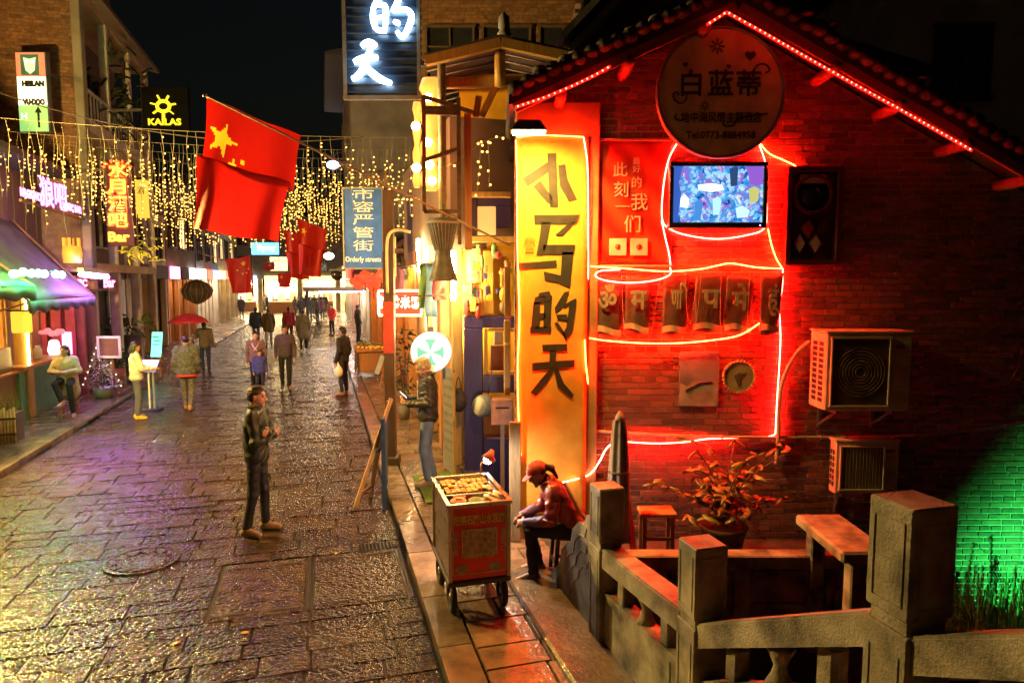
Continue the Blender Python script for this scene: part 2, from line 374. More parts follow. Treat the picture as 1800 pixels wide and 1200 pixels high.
def person(label, loc, face, H=1.68, J=None, lod=0, skin=None, hair=HAIR, hair_style='short', top=None, top_len=.88, top_loose=1.0,
           legs=None, leg_loose=1.0, shoe=None, head=(0, 0, 0), group=None, hands=('relaxed', 'relaxed'), extra=None, sleeve=1.0, collar=True,
           cap=None, hood=None, wrinkle=.006, skirt=0.0, body_scale=1.0):
    """face: world heading in radians of the way the person looks (0 = +Y, left positive). lod 0 near, 1 middle, 2 far."""
    j = dict(pelvis=(0, 0, .95), chest=(0, .0, 1.27), neck=(0, -.012, 1.45), head=(0, .015, 1.585),
             hipL=(-.09, 0, .91), hipR=(.09, 0, .91), kneeL=(-.10, .03, .49), kneeR=(.10, .03, .49), ankL=(-.105, -.01, .085), ankR=(.105, -.01, .085),
             shL=(-.178, -.005, 1.40), shR=(.178, -.005, 1.40), elL=(-.235, -.03, 1.12), elR=(.235, -.03, 1.12), wrL=(-.235, .06, .87), wrR=(.235, .06, .87),
             toeL=None, toeR=None)
    if J: j.update(J)
    s = H / 1.70
    q = {k: (None if v is None else np.array(v, float)) for k, v in j.items()}
    for sd in 'LR':
        if q['toe' + sd] is None: q['toe' + sd] = q['ank' + sd] + np.array([(-.03 if sd == 'L' else .03), .165, -.045])
    h = (.0085, .016, .03)[lod]
    root = thing('person', label, 'person', loc, face, group); root.scale = (s, s, s)
    skin = skin or skinm('tan'); hm = M(*hair, rough=.45, var=.4, scale=40, bump=.5, bscale=150)
    spine = Vector(q['chest'] - q['pelvis']).normalized(); ax = Vector(q['shR'] - q['shL']).normalized()
    yv = spine.cross(ax).normalized(); xv = yv.cross(spine)
    SR = np.array(Matrix((xv, yv, spine)).transposed()); b = body_scale
    mid = (q['pelvis'] + q['chest']) / 2
    HR = rot3(*[R(a) for a in head]); hc = q['head']; neck = q['neck']
    def hp(p): return hc + HR @ np.array(p, float)
    fine = lod == 0
    # -- skin: one continuous body, head to feet
    bp = [('e', hp((0, -.012, .028)), (.074, .092, .086), HR), ('e', hp((0, .020, -.035)), (.057, .070, .078), HR),
          ('c', neck, hp((0, -.015, -.05)), .056, .052), ('e', q['chest'], (.14, .085, .17), SR), ('e', mid, (.12, .08, .16), SR), ('e', q['pelvis'], (.13, .085, .11), SR),
          ('c', q['shL'], q['shR'], .05, .05)]
    if lod < 2:
        bp += [('c', hp((0, .080, .006)), hp((0, .101, -.026)), .008, .014), ('e', hp((.075, -.008, -.008)), (.011, .020, .030), HR), ('e', hp((-.075, -.008, -.008)), (.011, .020, .030), HR),
               ('e', hp((0, .076, -.066)), (.026, .014, .011), HR), ('e', hp((0, .068, -.098)), (.026, .022, .018), HR), ('e', hp((0, .072, .030)), (.050, .018, .012), HR)]
    for sd, sg in (('L', -1), ('R', 1)):
        bp += [('c', q['sh' + sd], q['el' + sd], .042, .036), ('c', q['el' + sd], q['wr' + sd], .036, .026),
               ('c', q['hip' + sd], q['knee' + sd], .07, .05), ('c', q['knee' + sd], q['ank' + sd], .05, .035), ('c', q['ank' + sd], q['toe' + sd], .035, .025)]
        style = hands[0 if sd == 'L' else 1]
        fd = q['wr' + sd] - q['el' + sd]; fd /= np.linalg.norm(fd)
        if isinstance(style, (tuple, list)): pn = np.array(style[1], float); curl = style[2]; 
        else: pn = np.array([-sg * 1.0, .25, 0]); curl = .5
        pn = pn - fd * (pn @ fd); pn /= np.linalg.norm(pn) + 1e-9; sdv = np.cross(fd, pn)       # across the palm
        if sdv @ np.array([0, 1, .3]) < 0: sdv = -sdv                                       # thumb side points forward
        if not isinstance(style, (tuple, list)) or len(style) < 4 or not style[3]: pass
        pc = q['wr' + sd] + fd * .05
        HM = np.stack([sdv, pn, fd], 1)
        bp.append(('e', pc, (.042, .018, .055), HM))
        if fine:
            for fi, (off, ln) in enumerate(((.030, .070), (.010, .080), (-.010, .074), (-.029, .058))):
                base = pc + fd * .042 + sdv * off
                a1 = curl * .8; a2 = curl * 1.9
                p1 = base + (fd * math.cos(a1) + pn * math.sin(a1)) * ln * .5; p2 = p1 + (fd * math.cos(a2) + pn * math.sin(a2)) * ln * .5
                bp += [('c', base, p1, .0095, .0088), ('c', p1, p2, .0088, .0072)]
            t0 = pc - fd * .02 + sdv * .034; t1 = t0 + (sdv * .75 + fd * .6 + pn * .35) * .036; t2 = t1 + (fd * .9 + pn * .45) * .032
            bp += [('c', t0, t1, .0125, .0105), ('c', t1, t2, .0105, .008)]
        else: bp.append(('e', pc + fd * .055 + pn * .012, (.036, .015, .04), HM))
    cuts = [('e', hp((sg * .031, .094, .004)), (.017, .013, .0085), HR) for sg in (-1, 1)] if fine else []
    obj('body', volume_mesh('body', bp, skin, h * (.78 if fine else 1), .012 if fine else .02, cuts=cuts), root)
    if fine:
        for sg in (-1, 1): MB().ball(hp((sg * .030, .0755, .004)), (.0115, .0105, .0085)).build('eye', M('eye', (.02, .014, .01), .15, .1, 5, 0), root)
    # -- hair or headgear
    if hair_style != 'none':
        hpz = [('e', hp((0, -.022, .040)), (.083, .096, .086), HR)]
        if hair_style in ('long', 'bob'):
            ln = .22 if hair_style == 'long' else .12
            hpz += [('c', hp((sg * .062, -.03, .0)), hp((sg * .070, -.03, -ln)), .032, .026) for sg in (-1, 1)] + [('c', hp((0, -.075, .0)), hp((0, -.085, -ln)), .05, .042), ('c', hp((-.04, -.07, .0)), hp((-.045, -.08, -ln)), .04, .03), ('c', hp((.04, -.07, .0)), hp((.045, -.08, -ln)), .04, .03)]
        elif hair_style == 'tail': hpz += [('c', hp((0, -.10, .03)), hp((0, -.15, -.02)), .035, .03), ('c', hp((0, -.15, -.02)), hp((.01, -.15, -.14)), .03, .014)]
        elif hair_style == 'bun': hpz += [('e', hp((0, -.115, .05)), (.04, .04, .04), None)]
        elif hair_style == 'short': hpz += [('e', hp((0, -.050, -.015)), (.072, .060, .060), HR), ('e', hp((0, .030, .100)), (.060, .052, .030), HR)]
        cu = [('e', hp((0, .120, -.048)), (.088, .088, .105), HR)]
        obj('hair', volume_mesh('hair', hpz, hm, h * .85, .02, wrinkle=.0035 if lod < 2 else 0, wf=150, cuts=cu if lod < 2 or True else ()), root)
    if cap is not None:
        cp = [('e', hp((0, -.012, .050)), (.090, .105, .082), HR)]
        cpo = obj('cap', volume_mesh('cap', cp, cap, h * .8, .02, cuts=[('e', hp((0, .0, -.085)), (.2, .2, .105), HR)]), root)
        bm_ = MB(); T = Matrix([list(HR[0]) + [hc[0]], list(HR[1]) + [hc[1]], list(HR[2]) + [hc[2]], [0, 0, 0, 1]])
        bm_.T = T
        out = [Vector((.082 * math.cos(a), .055 + .115 * max(0, math.sin(a)) ** .8, .028 - .02 * math.sin(a))) for a in np.linspace(0, math.pi, 11)]
        bm_.prism(out, (0, 0, 1), .006); fix_normals(bm_.build('cap_brim', cap, root))
    # -- upper garment
    if top is not None:
        L = top_loose; ep = q['pelvis'] + (q['chest'] - q['pelvis']) * (-(.95 - top_len) / .32)
        tp = [('e', q['chest'], (.178 * L * b, .118 * L * b, .19), SR), ('e', mid, (.160 * L * b, .118 * L * b, .19), SR),
              ('c', q['shL'] * .9 + q['shR'] * .1, q['shR'] * .9 + q['shL'] * .1, .068 * L, .068 * L), ('e', (q['pelvis'] + ep) / 2 + (q['pelvis'] - ep) * .1, (.172 * L * b, .125 * L * b, max(.07, abs(.95 - top_len) * .5 + .07)), SR)]
        for sg in (-1, 1): tp.append(('c', q['chest'] + SR @ np.array([sg * .058, 0, .03]), ep + SR @ np.array([sg * .066, 0, .09]), .106 * L * b, .110 * L * b))
        if top_len < .75:
            for sg in (-1, 1): tp.append(('c', q['pelvis'] + SR @ np.array([sg * .07, 0, 0]), ep + SR @ np.array([sg * .085, 0, 0]), .12 * L, .125 * L))
        for sd in 'LR':
            w2 = q['el' + sd] + (q['wr' + sd] - q['el' + sd]) * sleeve
            tp += [('c', q['sh' + sd], q['el' + sd], .066 * L, .056 * L), ('c', q['el' + sd], w2, .056 * L, .044 * L)]
        if collar: tp += [('c', neck + np.array([0, -.01, -.02]), neck + np.array([0, .0, .025]), .072, .066)]
        if hood is not None: tp += [('e', neck + SR @ np.array([0, -.085, .0]), (.11, .07, .075), SR)]
        obj('jacket', volume_mesh('jacket', tp, top, h, .028, wrinkle=wrinkle if lod < 2 else 0, seed=rnd.random() * 5), root)
        if fine:      # zip line down the front
            pts = [neck + SR @ np.array([0, .07, -.05]), q['chest'] + SR @ np.array([0, .122 * L * b, 0]), mid + SR @ np.array([0, .126 * L * b, 0]), ep + SR @ np.array([0, .13 * L * b, .03])]
            MB().tube(spline([Vector(p) for p in pts], 4), .006, 6).build('zip', M('zip_metal', (.25, .22, .16), .3, .2, 30, 0, metal=.8), root)
    if legs is not None:
        W = leg_loose
        tp = [('e', q['pelvis'] * .97 + np.array([0, 0, 0]), (.155 * b, .115 * b, .12), SR)]
        for sd in 'LR':
            sh_ = q['knee' + sd] + (q['ank' + sd] - q['knee' + sd]) * .93
            tp += [('c', q['hip' + sd], q['knee' + sd], .088 * W, .064 * W), ('c', q['knee' + sd], sh_, .064 * W, .052 * W)]
        obj('trousers', volume_mesh('trousers', tp, legs, h, .02, wrinkle=wrinkle * .5 if lod < 2 else 0, wf=34, seed=rnd.random() * 5), root)
    shoe = shoe or fab('dark_shoe', (.03, .025, .022), .5)
    for sd in 'LR':
        a, t = q['ank' + sd], q['toe' + sd]; d = (t - a); d[2] = 0; d /= np.linalg.norm(d) + 1e-9
        heel = a - d * .035; heel[2] = a[2] - .03; toe = a + d * .150; toe[2] = t[2] - .004
        if lod < 2: pr = [('c', heel, toe, .038, .031), ('c', a + np.array([0, 0, .03]), a + np.array([0, 0, -.02]), .044, .042), ('c', a, a + d * .06 + np.array([0, 0, -.03]), .042, .036), ('c', heel + np.array([0, 0, -.022]), toe + np.array([0, 0, -.012]), .034, .033)]
        else: pr = [('c', heel, toe, .05, .045)]
        obj('shoe', volume_mesh('shoe', pr, shoe, h if lod else .007, .015), root)
        if fine:
            sl_ = [('c', heel + np.array([0, 0, -.038]), toe + np.array([0, 0, -.026]), .020, .018), ('c', heel * .5 + toe * .5 + np.array([0, 0, -.034]), toe + np.array([0, 0, -.028]) - d * .02, .030, .024)]
            m_ = volume_mesh('sole', sl_, M('shoe_sole', (.05, .04, .03), .7), .007, .02); obj('sole', m_, root)
    if fine and top is not None:
        for sd in 'LR':
            if sleeve > .9:
                e_, w_ = q['el' + sd], q['wr' + sd]; obj('cuff', volume_mesh('cuff', [('c', e_ + (w_ - e_) * .90, e_ + (w_ - e_) * 1.0, .047 * top_loose, .044 * top_loose)], top, .008, .01, wrinkle=.002, wf=200), root)
        ring = [Vector(neck + np.array([.078 * math.cos(a), .078 * math.sin(a) + .004, .02 + .018 * math.cos(a + 1.57)])) for a in np.linspace(0, 6.283, 19)[:-1]]
        MB().tube(ring, .017, 7, True).build('collar', top, root)
    if extra: extra(root, q)
    return root
# ================================================================== THE SETTING
STONE = wet_stone('wet_road_stone', (.034, .020, .008), 7.0, 24.0, .028, (.03, .17), .60, .40)
PAVEST = wet_stone('wet_pavement_stone', (.15, .105, .07), 4.0, 24.0, .012, (.10, .35))
KERBST = wet_stone('wet_kerb_stone', (.17, .125, .09), 3.0, 18.0, .010, (.08, .30))
BEDM = M('wet_mortar_bed', (.035, .028, .022), .35, .4, 5, .4, 30)
GRANITE = wet_stone('carved_bridge_stone', (.185, .18, .14), 4.5, 80.0, .007, (.35, .8), .80, .10)
IRON = M('cast_iron', (.05, .045, .042), .4, .3, 12, .4, 60, metal=.7)
DARK = M('dark_void', (.012, .010, .009), .9, .3, 3, 0)
g = MB(); g.grid(lambda u, v: Vector((-140 + 280 * u, -60 + 300 * v, -1.25)), 8, 8)
struct(g.build('ground', M('wet_earth', (.03, .027, .02), .7, .4, 2, .4, 12)))
SY0, SY1 = 3.9, 66.0
road = MB().bbox((KERB_L, SY0, -1.2), (KERB_R, SY1, -.016)).build('road', BEDM, None, None, (0, 0, TH)); struct(road)
def slab_mb(mb, cx, cy_, zt, lx, ly, tk=.06, ch=.012, dz=(0, 0, 0, 0)):
    x, y = lx / 2, ly / 2
    lowr = [(-x, -y), (x, -y), (x, y), (-x, y)]
    vs = [(cx + p[0], cy_ + p[1], zt - tk) for p in lowr] + [(cx + p[0], cy_ + p[1], zt - ch + dz[i]) for i, p in enumerate(lowr)] + \
         [(cx + p[0] * (1 - ch / x), cy_ + p[1] * (1 - ch / y), zt + dz[i]) for i, p in enumerate(lowr)]
    fs = [(8, 9, 10, 11)] + [(a, (a + 1) % 4, 4 + (a + 1) % 4, 4 + a) for a in range(4)] + [(4 + a, 4 + (a + 1) % 4, 8 + (a + 1) % 4, 8 + a) for a in range(4)]
    mb._add(vs, fs)
VAR = []
for i in range(10):
    mb = MB(); slab_mb(mb, 0, 0, 0, 1, 1, .06, .008, [rnd.uniform(-.003, .003) for _ in range(4)]); VAR.append(mb.mesh('paving_stone', STONE))
cover_zone = (-1.03, .74, 6.05, 7.30)
rest = MB(); cnt = 0; sy = SY0
while sy < SY1:
    d = .20 + .09 * rnd.random(); sx = KERB_L + .015 - rnd.random() * .1
    for zz in cover_zone[2:]:
        if sy + .02 < zz < sy + d + .1: d = zz - sy
    zrow = cover_zone[2] - .02 < sy < cover_zone[3] - .05
    while sx < KERB_R - .05:
        L_ = rnd.uniform(.30, .68); e = min(sx + L_, KERB_R - .012)
        if KERB_R - e < .2: e = KERB_R - .012
        if zrow and e > cover_zone[0] - .25: e = cover_zone[0]
        a = max(sx, KERB_L + .012); c_ = ((a + e) / 2, sy + d / 2); lx, ly = e - a - .009, d - .009
        wp = st(*c_); seen = wp.y > 4.6 and abs(wp.x / wp.y) < .80
        inc = False
        if lx > .05 and not inc:
            z = rnd.uniform(-.003, .002)
            if seen and cnt < 300:
                o = obj('paving_stone', VAR[cnt % 10], road, (c_[0], c_[1], z)); o.scale = (lx, ly, 1); cnt += 1
            else: slab_mb(rest, c_[0], c_[1], z, lx, ly, .06, .006, [rnd.uniform(-.003, .003) for _ in range(4)])
        sx = e + .005
        if zrow and sx > cover_zone[0]: break
    sy += d
stuff(rest.build('paving_stones_beyond', STONE, road))
# pavements with kerb stones
def pavement(name, xa, xb, kerb, inner, y0, y1, lim):
    o = MB().bbox((min(xa, xb), y0, -1.2), (max(xa, xb), y1, PAVE - .05)).build(name, BEDM, None, None, (0, 0, TH)); struct(o)
    far = MB(); n = 0; s_ = 1 if kerb < inner else -1
    V2 = [];
    for i in range(5):
        mb = MB(); slab_mb(mb, 0, 0, 0, 1, 1, .06, .02, [rnd.uniform(-.005, .005) for _ in range(4)]); V2.append(mb.mesh('paving_slab', PAVEST))
    K2 = []
    for i in range(4):
        mb = MB(); mb.chbox((0, 0, 0), (1, 1, 1), .02); K2.append(mb.mesh('kerb_stone', KERBST))
    y = y0; i = 0
    while y < y1:
        L_ = rnd.uniform(.75, 1.1); kw = .26
        if y < lim:
            k = obj('kerb_stone', K2[i % 4], o, (kerb + s_ * kw / 2, y + L_ / 2, PAVE - .07 + rnd.uniform(-.003, .003))); k.scale = (kw, L_ - .012, .155)
        else: far.chbox((kerb + s_ * kw / 2, y + L_ / 2, PAVE - .07), (kw, L_ - .012, .155), .01)
        y += L_; i += 1
    y = y0
    while y < y1:
        d = rnd.uniform(.28, .42); x = kerb + s_ * .275
        while (inner - x) * s_ > .06:
            L_ = rnd.uniform(.3, .55); e = x + s_ * L_
            if (inner - e) * s_ < .15: e = inner
            cx = (x + e) / 2
            if y < lim * .8: 
                k = obj('paving_slab', V2[i % 5], o, (cx, y + d / 2, PAVE + rnd.uniform(-.005, .003))); k.scale = (abs(e - x) - .012, d - .012, 1); i += 1
            else: slab_mb(far, cx, y + d / 2, PAVE, abs(e - x) - .012, d - .012)
            x = e
        y += d
    stuff(far.build('far_paving', PAVEST, o)); return o
pavement('pavement_right', KERB_R, FAC_R + .3, KERB_R, FAC_R + .3, SY0, SY1, 17)
pavement('pavement_left', KERB_L, FAC_L - .3, KERB_L, FAC_L - .3, SY0, SY1, 24)
# terrace in front of the brick house, and the stepped way up onto the bridge the camera stands on
t = MB(); t.bbox((.0, 6.2, -1.2), (3.45, 7.6, .06)); struct(t.build('terrace', M('terrace_stone', (.06, .05, .04), .5, .4, 4, .3, 20)))
t = MB(); t.bbox((3.5, 6.0, -1.2), (9, 7.6, -.78)); struct(t.build('bank', MATS['wet_earth']))
t = MB()
for i in range(9): t.chbox((-1.25, 3.55 - i * .34, .07 + i * .145 - .6), (6.6, .34 + .34, .145 + 1.2), .012)
t.chbox((-1.25, -1.2, .7), (6.6, 3.6, 1.32), .012)
struct(t.build('bridge_steps', PAVEST, None, None, (0, 0, TH)))

# ------------------------------------------------------------------ bricks
BRICK = M('old_red_brick', (.20, .075, .048), .75, .35, 14, .5, 70, rand=.45)
MORTAR = M('lime_mortar', (.46, .37, .29), .85, .3, 10, .4, 60)
def brick_field(parent, inside, x0, x1, z0, z1, y, mat, n_parts=0, prefer=None, bl=.235, bh=.056, jt=.010, proud=.005):
    """bricks laid in the local XZ plane, faces towards -Y"""
    far = MB(); pick = []; allb = []
    z = z0; row = 0
    while z < z1:
        x = x0 - (row % 2) * bl / 2
        while x < x1:
            L_ = bl * rnd.uniform(.93, 1.05) if row % 5 != 4 else bl * .5
            cx, cz = x + L_ / 2, z + bh / 2
            if inside(cx, cz): allb.append((cx, cz, L_, rnd.uniform(-.0015, .002)))
            x += L_ + jt
        z += bh + jt; row += 1
    if n_parts: pick = set(id(b) for b in sorted((b for b in allb if prefer(b[0], b[1])), key=lambda b: abs(b[1] - 2.0))[:n_parts])
    vm = []
    for i in range(4):
        mb = MB(); mb.chbox((0, 0, 0), (1, 1, 1), .04, None); vm.append(mb.mesh('brick', mat))
    i = 0
    for b in allb:
        if n_parts and id(b) in pick:
            o = obj('brick', vm[i % 4], parent, (b[0], y - proud / 2 - b[3] + .01, b[1]), (0, 0, rnd.uniform(-.004, .004))); o.scale = (b[2], .028, bh); i += 1
        else:
            x, zz, hw, hh, yf = b[0], b[1], b[2] / 2, bh / 2, y - proud - b[3] - .004
            c = .004
            vs = [(x - hw, y + .004, zz - hh), (x + hw, y + .004, zz - hh), (x + hw, y + .004, zz + hh), (x - hw, y + .004, zz + hh),
                  (x - hw + c, yf, zz - hh + c), (x + hw - c, yf, zz - hh + c), (x + hw - c, yf, zz + hh - c), (x - hw + c, yf, zz + hh - c)]
            far._add(vs, [(4, 5, 6, 7), (0, 1, 5, 4), (1, 2, 6, 5), (2, 3, 7, 6), (3, 0, 4, 7)])
    stuff(far.build('brickwork', mat, parent))

# ------------------------------------------------------------------ the brick house with the red neon
YW = 7.3
def Wp(px, py, off=0.0): return P(px, py, YW - off)
apex, eaveL, eaveR = Wp(1275, 34), Wp(903, 204), Wp(1800, 338)
slopeR = (apex.z - eaveR.z) / (eaveR.x - apex.x); slopeL = (apex.z - eaveL.z) / (apex.x - eaveL.x)
XR = 7.6
house = thing('brick_house', 'old brick gable house outlined in red neon tubes, its end wall facing the bridge', 'house', (0, 0, 0))
def roofz(x): return apex.z - (slopeL * (apex.x - x) if x < apex.x else slopeR * (x - apex.x))
x0 = .03
wall = MB(); poly = [Vector((x0, YW, -1.2)), Vector((XR, YW, -1.2)), Vector((XR, YW, roofz(XR))), Vector((apex.x, YW, apex.z)), Vector((x0, YW, roofz(x0)))]
wall.prism(poly[::-1], (0, 1, 0), .3); wo_ = fix_normals(wall.build('gable_wall', MORTAR, house))
sw = MB(); sw.bbox((x0 + .002, YW + .3, -1.2), (x0 + .3, YW + 8, roofz(x0) - .05)); sw.build('side_wall', M('side_plaster', (.30, .14, .06), .8, .4, 4, .4, 30), house)
def in_lit(x, z):
    p = (x / YW * F_PX + 900, 0)
    if not (1.0 < x < 3.0 and .75 < z < 4.4): return False
    px = 900 + x / YW * F_PX; py = HOR + (CAM_H - z) / YW * F_PX
    for a, b, c, d in ((1030, 240, 1180, 470), (1180, 285, 1348, 400), (1040, 480, 1372, 592), (1190, 615, 1262, 715), (1270, 630, 1328, 690), (1160, 50, 1375, 275)):
        if a < px < c and b < py < d: return False
    return True
brick_field(wo_, lambda x, z: z < roofz(x) - .04 and x > x0 + .1 and z > -1.1, x0, 6.4, -1.1, apex.z, YW, BRICK, 300, in_lit)
# roof: boarded slopes with log purlins, tile courses and fascia
TILE = M('dark_grey_roof_tile', (.035, .033, .034), .7, .4, 10, .5, 40, rand=.3)
REDLITWOOD = wood('red_lit_wood', (.28, .075, .05), .6)  # red light on the logs put into the wood colour
YV = YW - .42
roof = MB()
xl = x0 - .06
for (xa, xb) in ((xl, apex.x), (apex.x, XR)):
    za, zb = roofz(xa) + .03, roofz(xb) + .03
    roof.prism([Vector((xa, YV, za)), Vector((xb, YV, zb)), Vector((xb, YV, zb + .10)), Vector((xa, YV, za + .10))], (0, 1, 0), 8.4)
ro = fix_normals(roof.build('roof', M('roof_board', (.05, .03, .025), .8, .3, 5, .3, 20), house))
tm = MB(); tm.tube([(0, 0, 0), (0, 2.2, 0)], .075, 8); tmesh = tm.mesh('roof_tile', TILE)
tmb = MB(); tmb.tube([(0, 0, 0), (0, .02, 0)], .07, 8); 
for (xa, xb) in ((xl, apex.x), (apex.x, XR)):
    n_ = int(math.hypot(xb - xa, roofz(xb) - roofz(xa)) / .135)
    for i in range(n_):
        x = xa + (xb - xa) * (i + .5) / n_
        o = obj('roof_tile', tmesh, ro, (x, YV - .05 - rnd.uniform(0, .025), roofz(x) + .16 + rnd.uniform(-.012, .012)), (0, rnd.uniform(-.3, .3), rnd.uniform(-.02, .02)))
        o.scale = (1, rnd.uniform(.96, 1.0), rnd.uniform(.75, .95))
sup = MB()      # second, upper course set back, breaks the silhouette
for i in range(60):
    x = xl + (XR - xl) * (i + rnd.random()) / 60
    sup.ball((x, YV + rnd.uniform(.0, .5), roofz(x) + .245 + rnd.uniform(-.01, .03)), (.08, .13, .035), 7, 5)
stuff(sup.build('ridge_course', TILE, ro))
for (xa, xb) in ((xl + .05, apex.x - .02), (apex.x + .02, XR - .1)):
    MB().bar((xa, YV + .02, roofz(xa) - .02), (xb, YV + .02, roofz(xb) - .02), .10, .035, (0, 1, 0)).build('fascia_board', REDLITWOOD, ro)
for px, py in ((1452, 158), (1562, 212), (1676, 268), (1782, 318), (1230, 92), (1100, 140), (985, 178)):
    p = Wp(px, py, .25); zz = roofz(p.x) - .10
    MB().tube([(p.x, YV - .06, zz), (p.x, YW + .05, zz)], [.055, .06], 10).build('purlin', REDLITWOOD, ro)
# plaster pier behind the calligraphy banner
MB().chbox((.475, YW - .045, 2.35), (.87, .09, 4.75), .012).build('corner_pier', M('ochre_plaster', (.36, .20, .07), .8, .35, 3, .4, 18), house)

# ------------------------------------------------------------------ stone balustrade beside the bridge
def stone_post(label, sxp, syp, ztop, hgt, w_=.205):
    t = thing('stone_post', label, 'post', st(sxp, syp, ztop - hgt), TH, 'stone balustrade posts')
    s = MB(); s.chbox((0, 0, (hgt - .47) / 2), (w_, w_, hgt - .47), .007); s.build('shaft', GRANITE, t)
    s = MB(); s.chbox((0, 0, hgt - .445), (w_ * .86, w_ * .86, .06), .006); s.build('neck', GRANITE, t)
    s = MB(); s.chbox((0, 0, hgt - .21), (w_, w_, .42), .009); hd = s.build('head', GRANITE, t)
    for fx, fy in ((-1, 0), (0, -1)):          # carved border on the faces
        s = MB(); c = w_ / 2 + .002; a, z0_, z1_ = w_ * .33, hgt - .37, hgt - .06
        for (u0, v0, u1, v1) in ((-a, z0_, a, z0_), (-a, z1_, a, z1_), (-a, z0_, -a, z1_), (a, z0_, a, z1_)):
            p0 = Vector((-c, u0, v0)) if fx else Vector((u0, -c, v0)); p1 = Vector((-c, u1, v1)) if fx else Vector((u1, -c, v1))
            s.bar(p0, p1, .005, .004)
        s.build('carved_border', GRANITE, hd)
        s = MB()
        for (u0, v0, u1, v1) in ((-a, .12, a, .12), (-a, hgt - .56, a, hgt - .56), (-a, .12, -a, hgt - .56), (a, .12, a, hgt - .56)):
            p0 = Vector((-c, u0, v0)) if fx else Vector((u0, -c, v0)); p1 = Vector((-c, u1, v1)) if fx else Vector((u1, -c, v1))
            s.bar(p0, p1, .005, .004)
        s.build('carved_border', GRANITE, t)
    return t
BAL = 2.075
posts = [(4.72, 1.34), (3.36, 1.41), (1.955, 2.10), (.52, 2.78)]
stone_post('carved stone post at the street end of the bridge balustrade, beside the seated vendor', BAL, 4.72, 1.34, 1.44)
stone_post('middle carved stone post where the bridge balustrade begins to climb', BAL, 3.36, 1.41, 1.6)
stone_post('large carved stone post nearest the camera, higher up the bridge balustrade', BAL, 1.955, 2.10, 1.9)
stone_post('stone post of the bridge balustrade just beside the camera', BAL, .52, 2.78, 1.9)
railz = [(.88, .97), (.98, 1.64), (1.64, 2.3)]
labs = ['stone rail and panel between the end post and the middle post', 'sloping stone rail climbing from the middle post to the large near post', 'stone rail running on past the large near post to the picture edge']
for k in range(3):
    ya, yb = posts[k][0] - .10, posts[k + 1][0] + .10; za, zb = railz[k]
    t = thing('stone_balustrade', labs[k], 'balustrade', st(BAL, ya, 0), TH, 'stone balustrade rails'); dl = yb - ya
    def sl(z0_, z1_, wd, nm, y0=0.0, y1=1.0):
        s = MB(); 
        pts = []
        f0, f1 = za + (zb - za) * y0, za + (zb - za) * y1
        s.prism([Vector((-wd / 2, dl * y0, f0 + z0_)), Vector((-wd / 2, dl * y1, f1 + z0_)), Vector((-wd / 2, dl * y1, f1 + z1_)), Vector((-wd / 2, dl * y0, f0 + z1_))], (1, 0, 0), wd)
        return fix_normals(s.build(nm, GRANITE, t))
    sl(-.145, -.012, .17, 'rail'); sl(-.012, 0, .15, 'rail_top')
    sl(-.98, -.34, .12, 'panel'); sl(-1.08, -.98, .17, 'foot')
    s = MB(); zc = (za + zb) / 2 - .145
    s.lathe([(.07, -.2), (.045, -.15), (.03, -.10), (.05, -.05), (.075, 0)], 12, (0, dl / 2, zc)); s.build('rail_support', GRANITE, t)
    for yy in (.22, .78):
        s = MB(); zc = za + (zb - za) * yy - .145; s.chbox((0, dl * yy, zc - .1), (.09, .10, .2), .01); s.build('rail_support', GRANITE, t)
    for yy in (.12, .88):
        s = MB(); f0 = za + (zb - za) * yy
        s.bar((-.062, dl * yy, f0 - .92), (-.062, dl * yy, f0 - .40), .008); s.build('carved_border', GRANITE, t)
# scroll buttress at the foot of the end post
t = thing('scroll_stone', 'stepped scroll shaped buttress stone at the foot of the end post', 'stone', st(BAL, 4.83, 0), TH)
prof = [(0, -.1), (1.0, -.1), (1.0, .10), (.93, .26), (.80, .36), (.74, .42), (.70, .56), (.56, .68), (.48, .72), (.44, .86), (.30, .98), (.18, 1.0), (.14, 1.10), (0, 1.14)]
s = MB(); s.prism([Vector((-.07, a * 1.02, b * .93)) for a, b in prof], (1, 0, 0), .14); fix_normals(s.build('scroll_body', GRANITE, t))
s = MB()
for i in range(3):
    pts = [Vector((-.073, a * 1.02 * (.86 - .12 * i), b * .93 * (.9 - .13 * i))) for a, b in prof[2:-1]]; s.tube(pts, .004, 5)
s.build('carved_line', GRANITE, t)
struct(MB().chbox((BAL - .16, 4.3, .0), (.62, 4.0, .30), .02).build('balustrade_plinth', PAVEST, None, None, (0, 0, TH)))
# rear rail and recessed panel on the far side of the well
t = thing('rear_stone_balustrade', 'low stone rail with a recessed panel behind the middle post, lit orange', 'balustrade', (0, 0, 0))
s = MB(); s.chbox((2.2, 6.12, .325), (2.5, .17, .13), .012); s.build('rail', GRANITE, t)
for x in (1.35, 2.12, 3.05):
    s = MB(); s.chbox((x, 6.12, -.17), (.14, .15, .86), .01); s.build('pier', GRANITE, t)
for xa, xb in ((2.2, 2.97), (1.43, 2.04)):
    s = MB(); s.chbox(((xa + xb) / 2, 6.16, -.10), (xb - xa, .06, .62), .005); pn = s.build('panel', GRANITE, t)
    s = MB()
    for a, b in (((xa + .02, -.12), (xb - .02, -.12)), ((xa + .02, .2), (xb - .02, .2)), ((xa + .03, -.12), (xa + .03, .2)), ((xb - .03, -.12), (xb - .03, .2))):
        s.bar((a[0], 6.12, a[1]), (b[0], 6.12, b[1]), .05, .05)
    s.build('panel_frame', GRANITE, pn)
t = thing('stone_bench', 'rough stone slab bench behind the large near post', 'bench', (2.84, 5.72, 0), .0)
s = MB(); s.chbox((0, 0, .69), (.42, .9, .10), .02); s.build('seat', GRANITE, t)
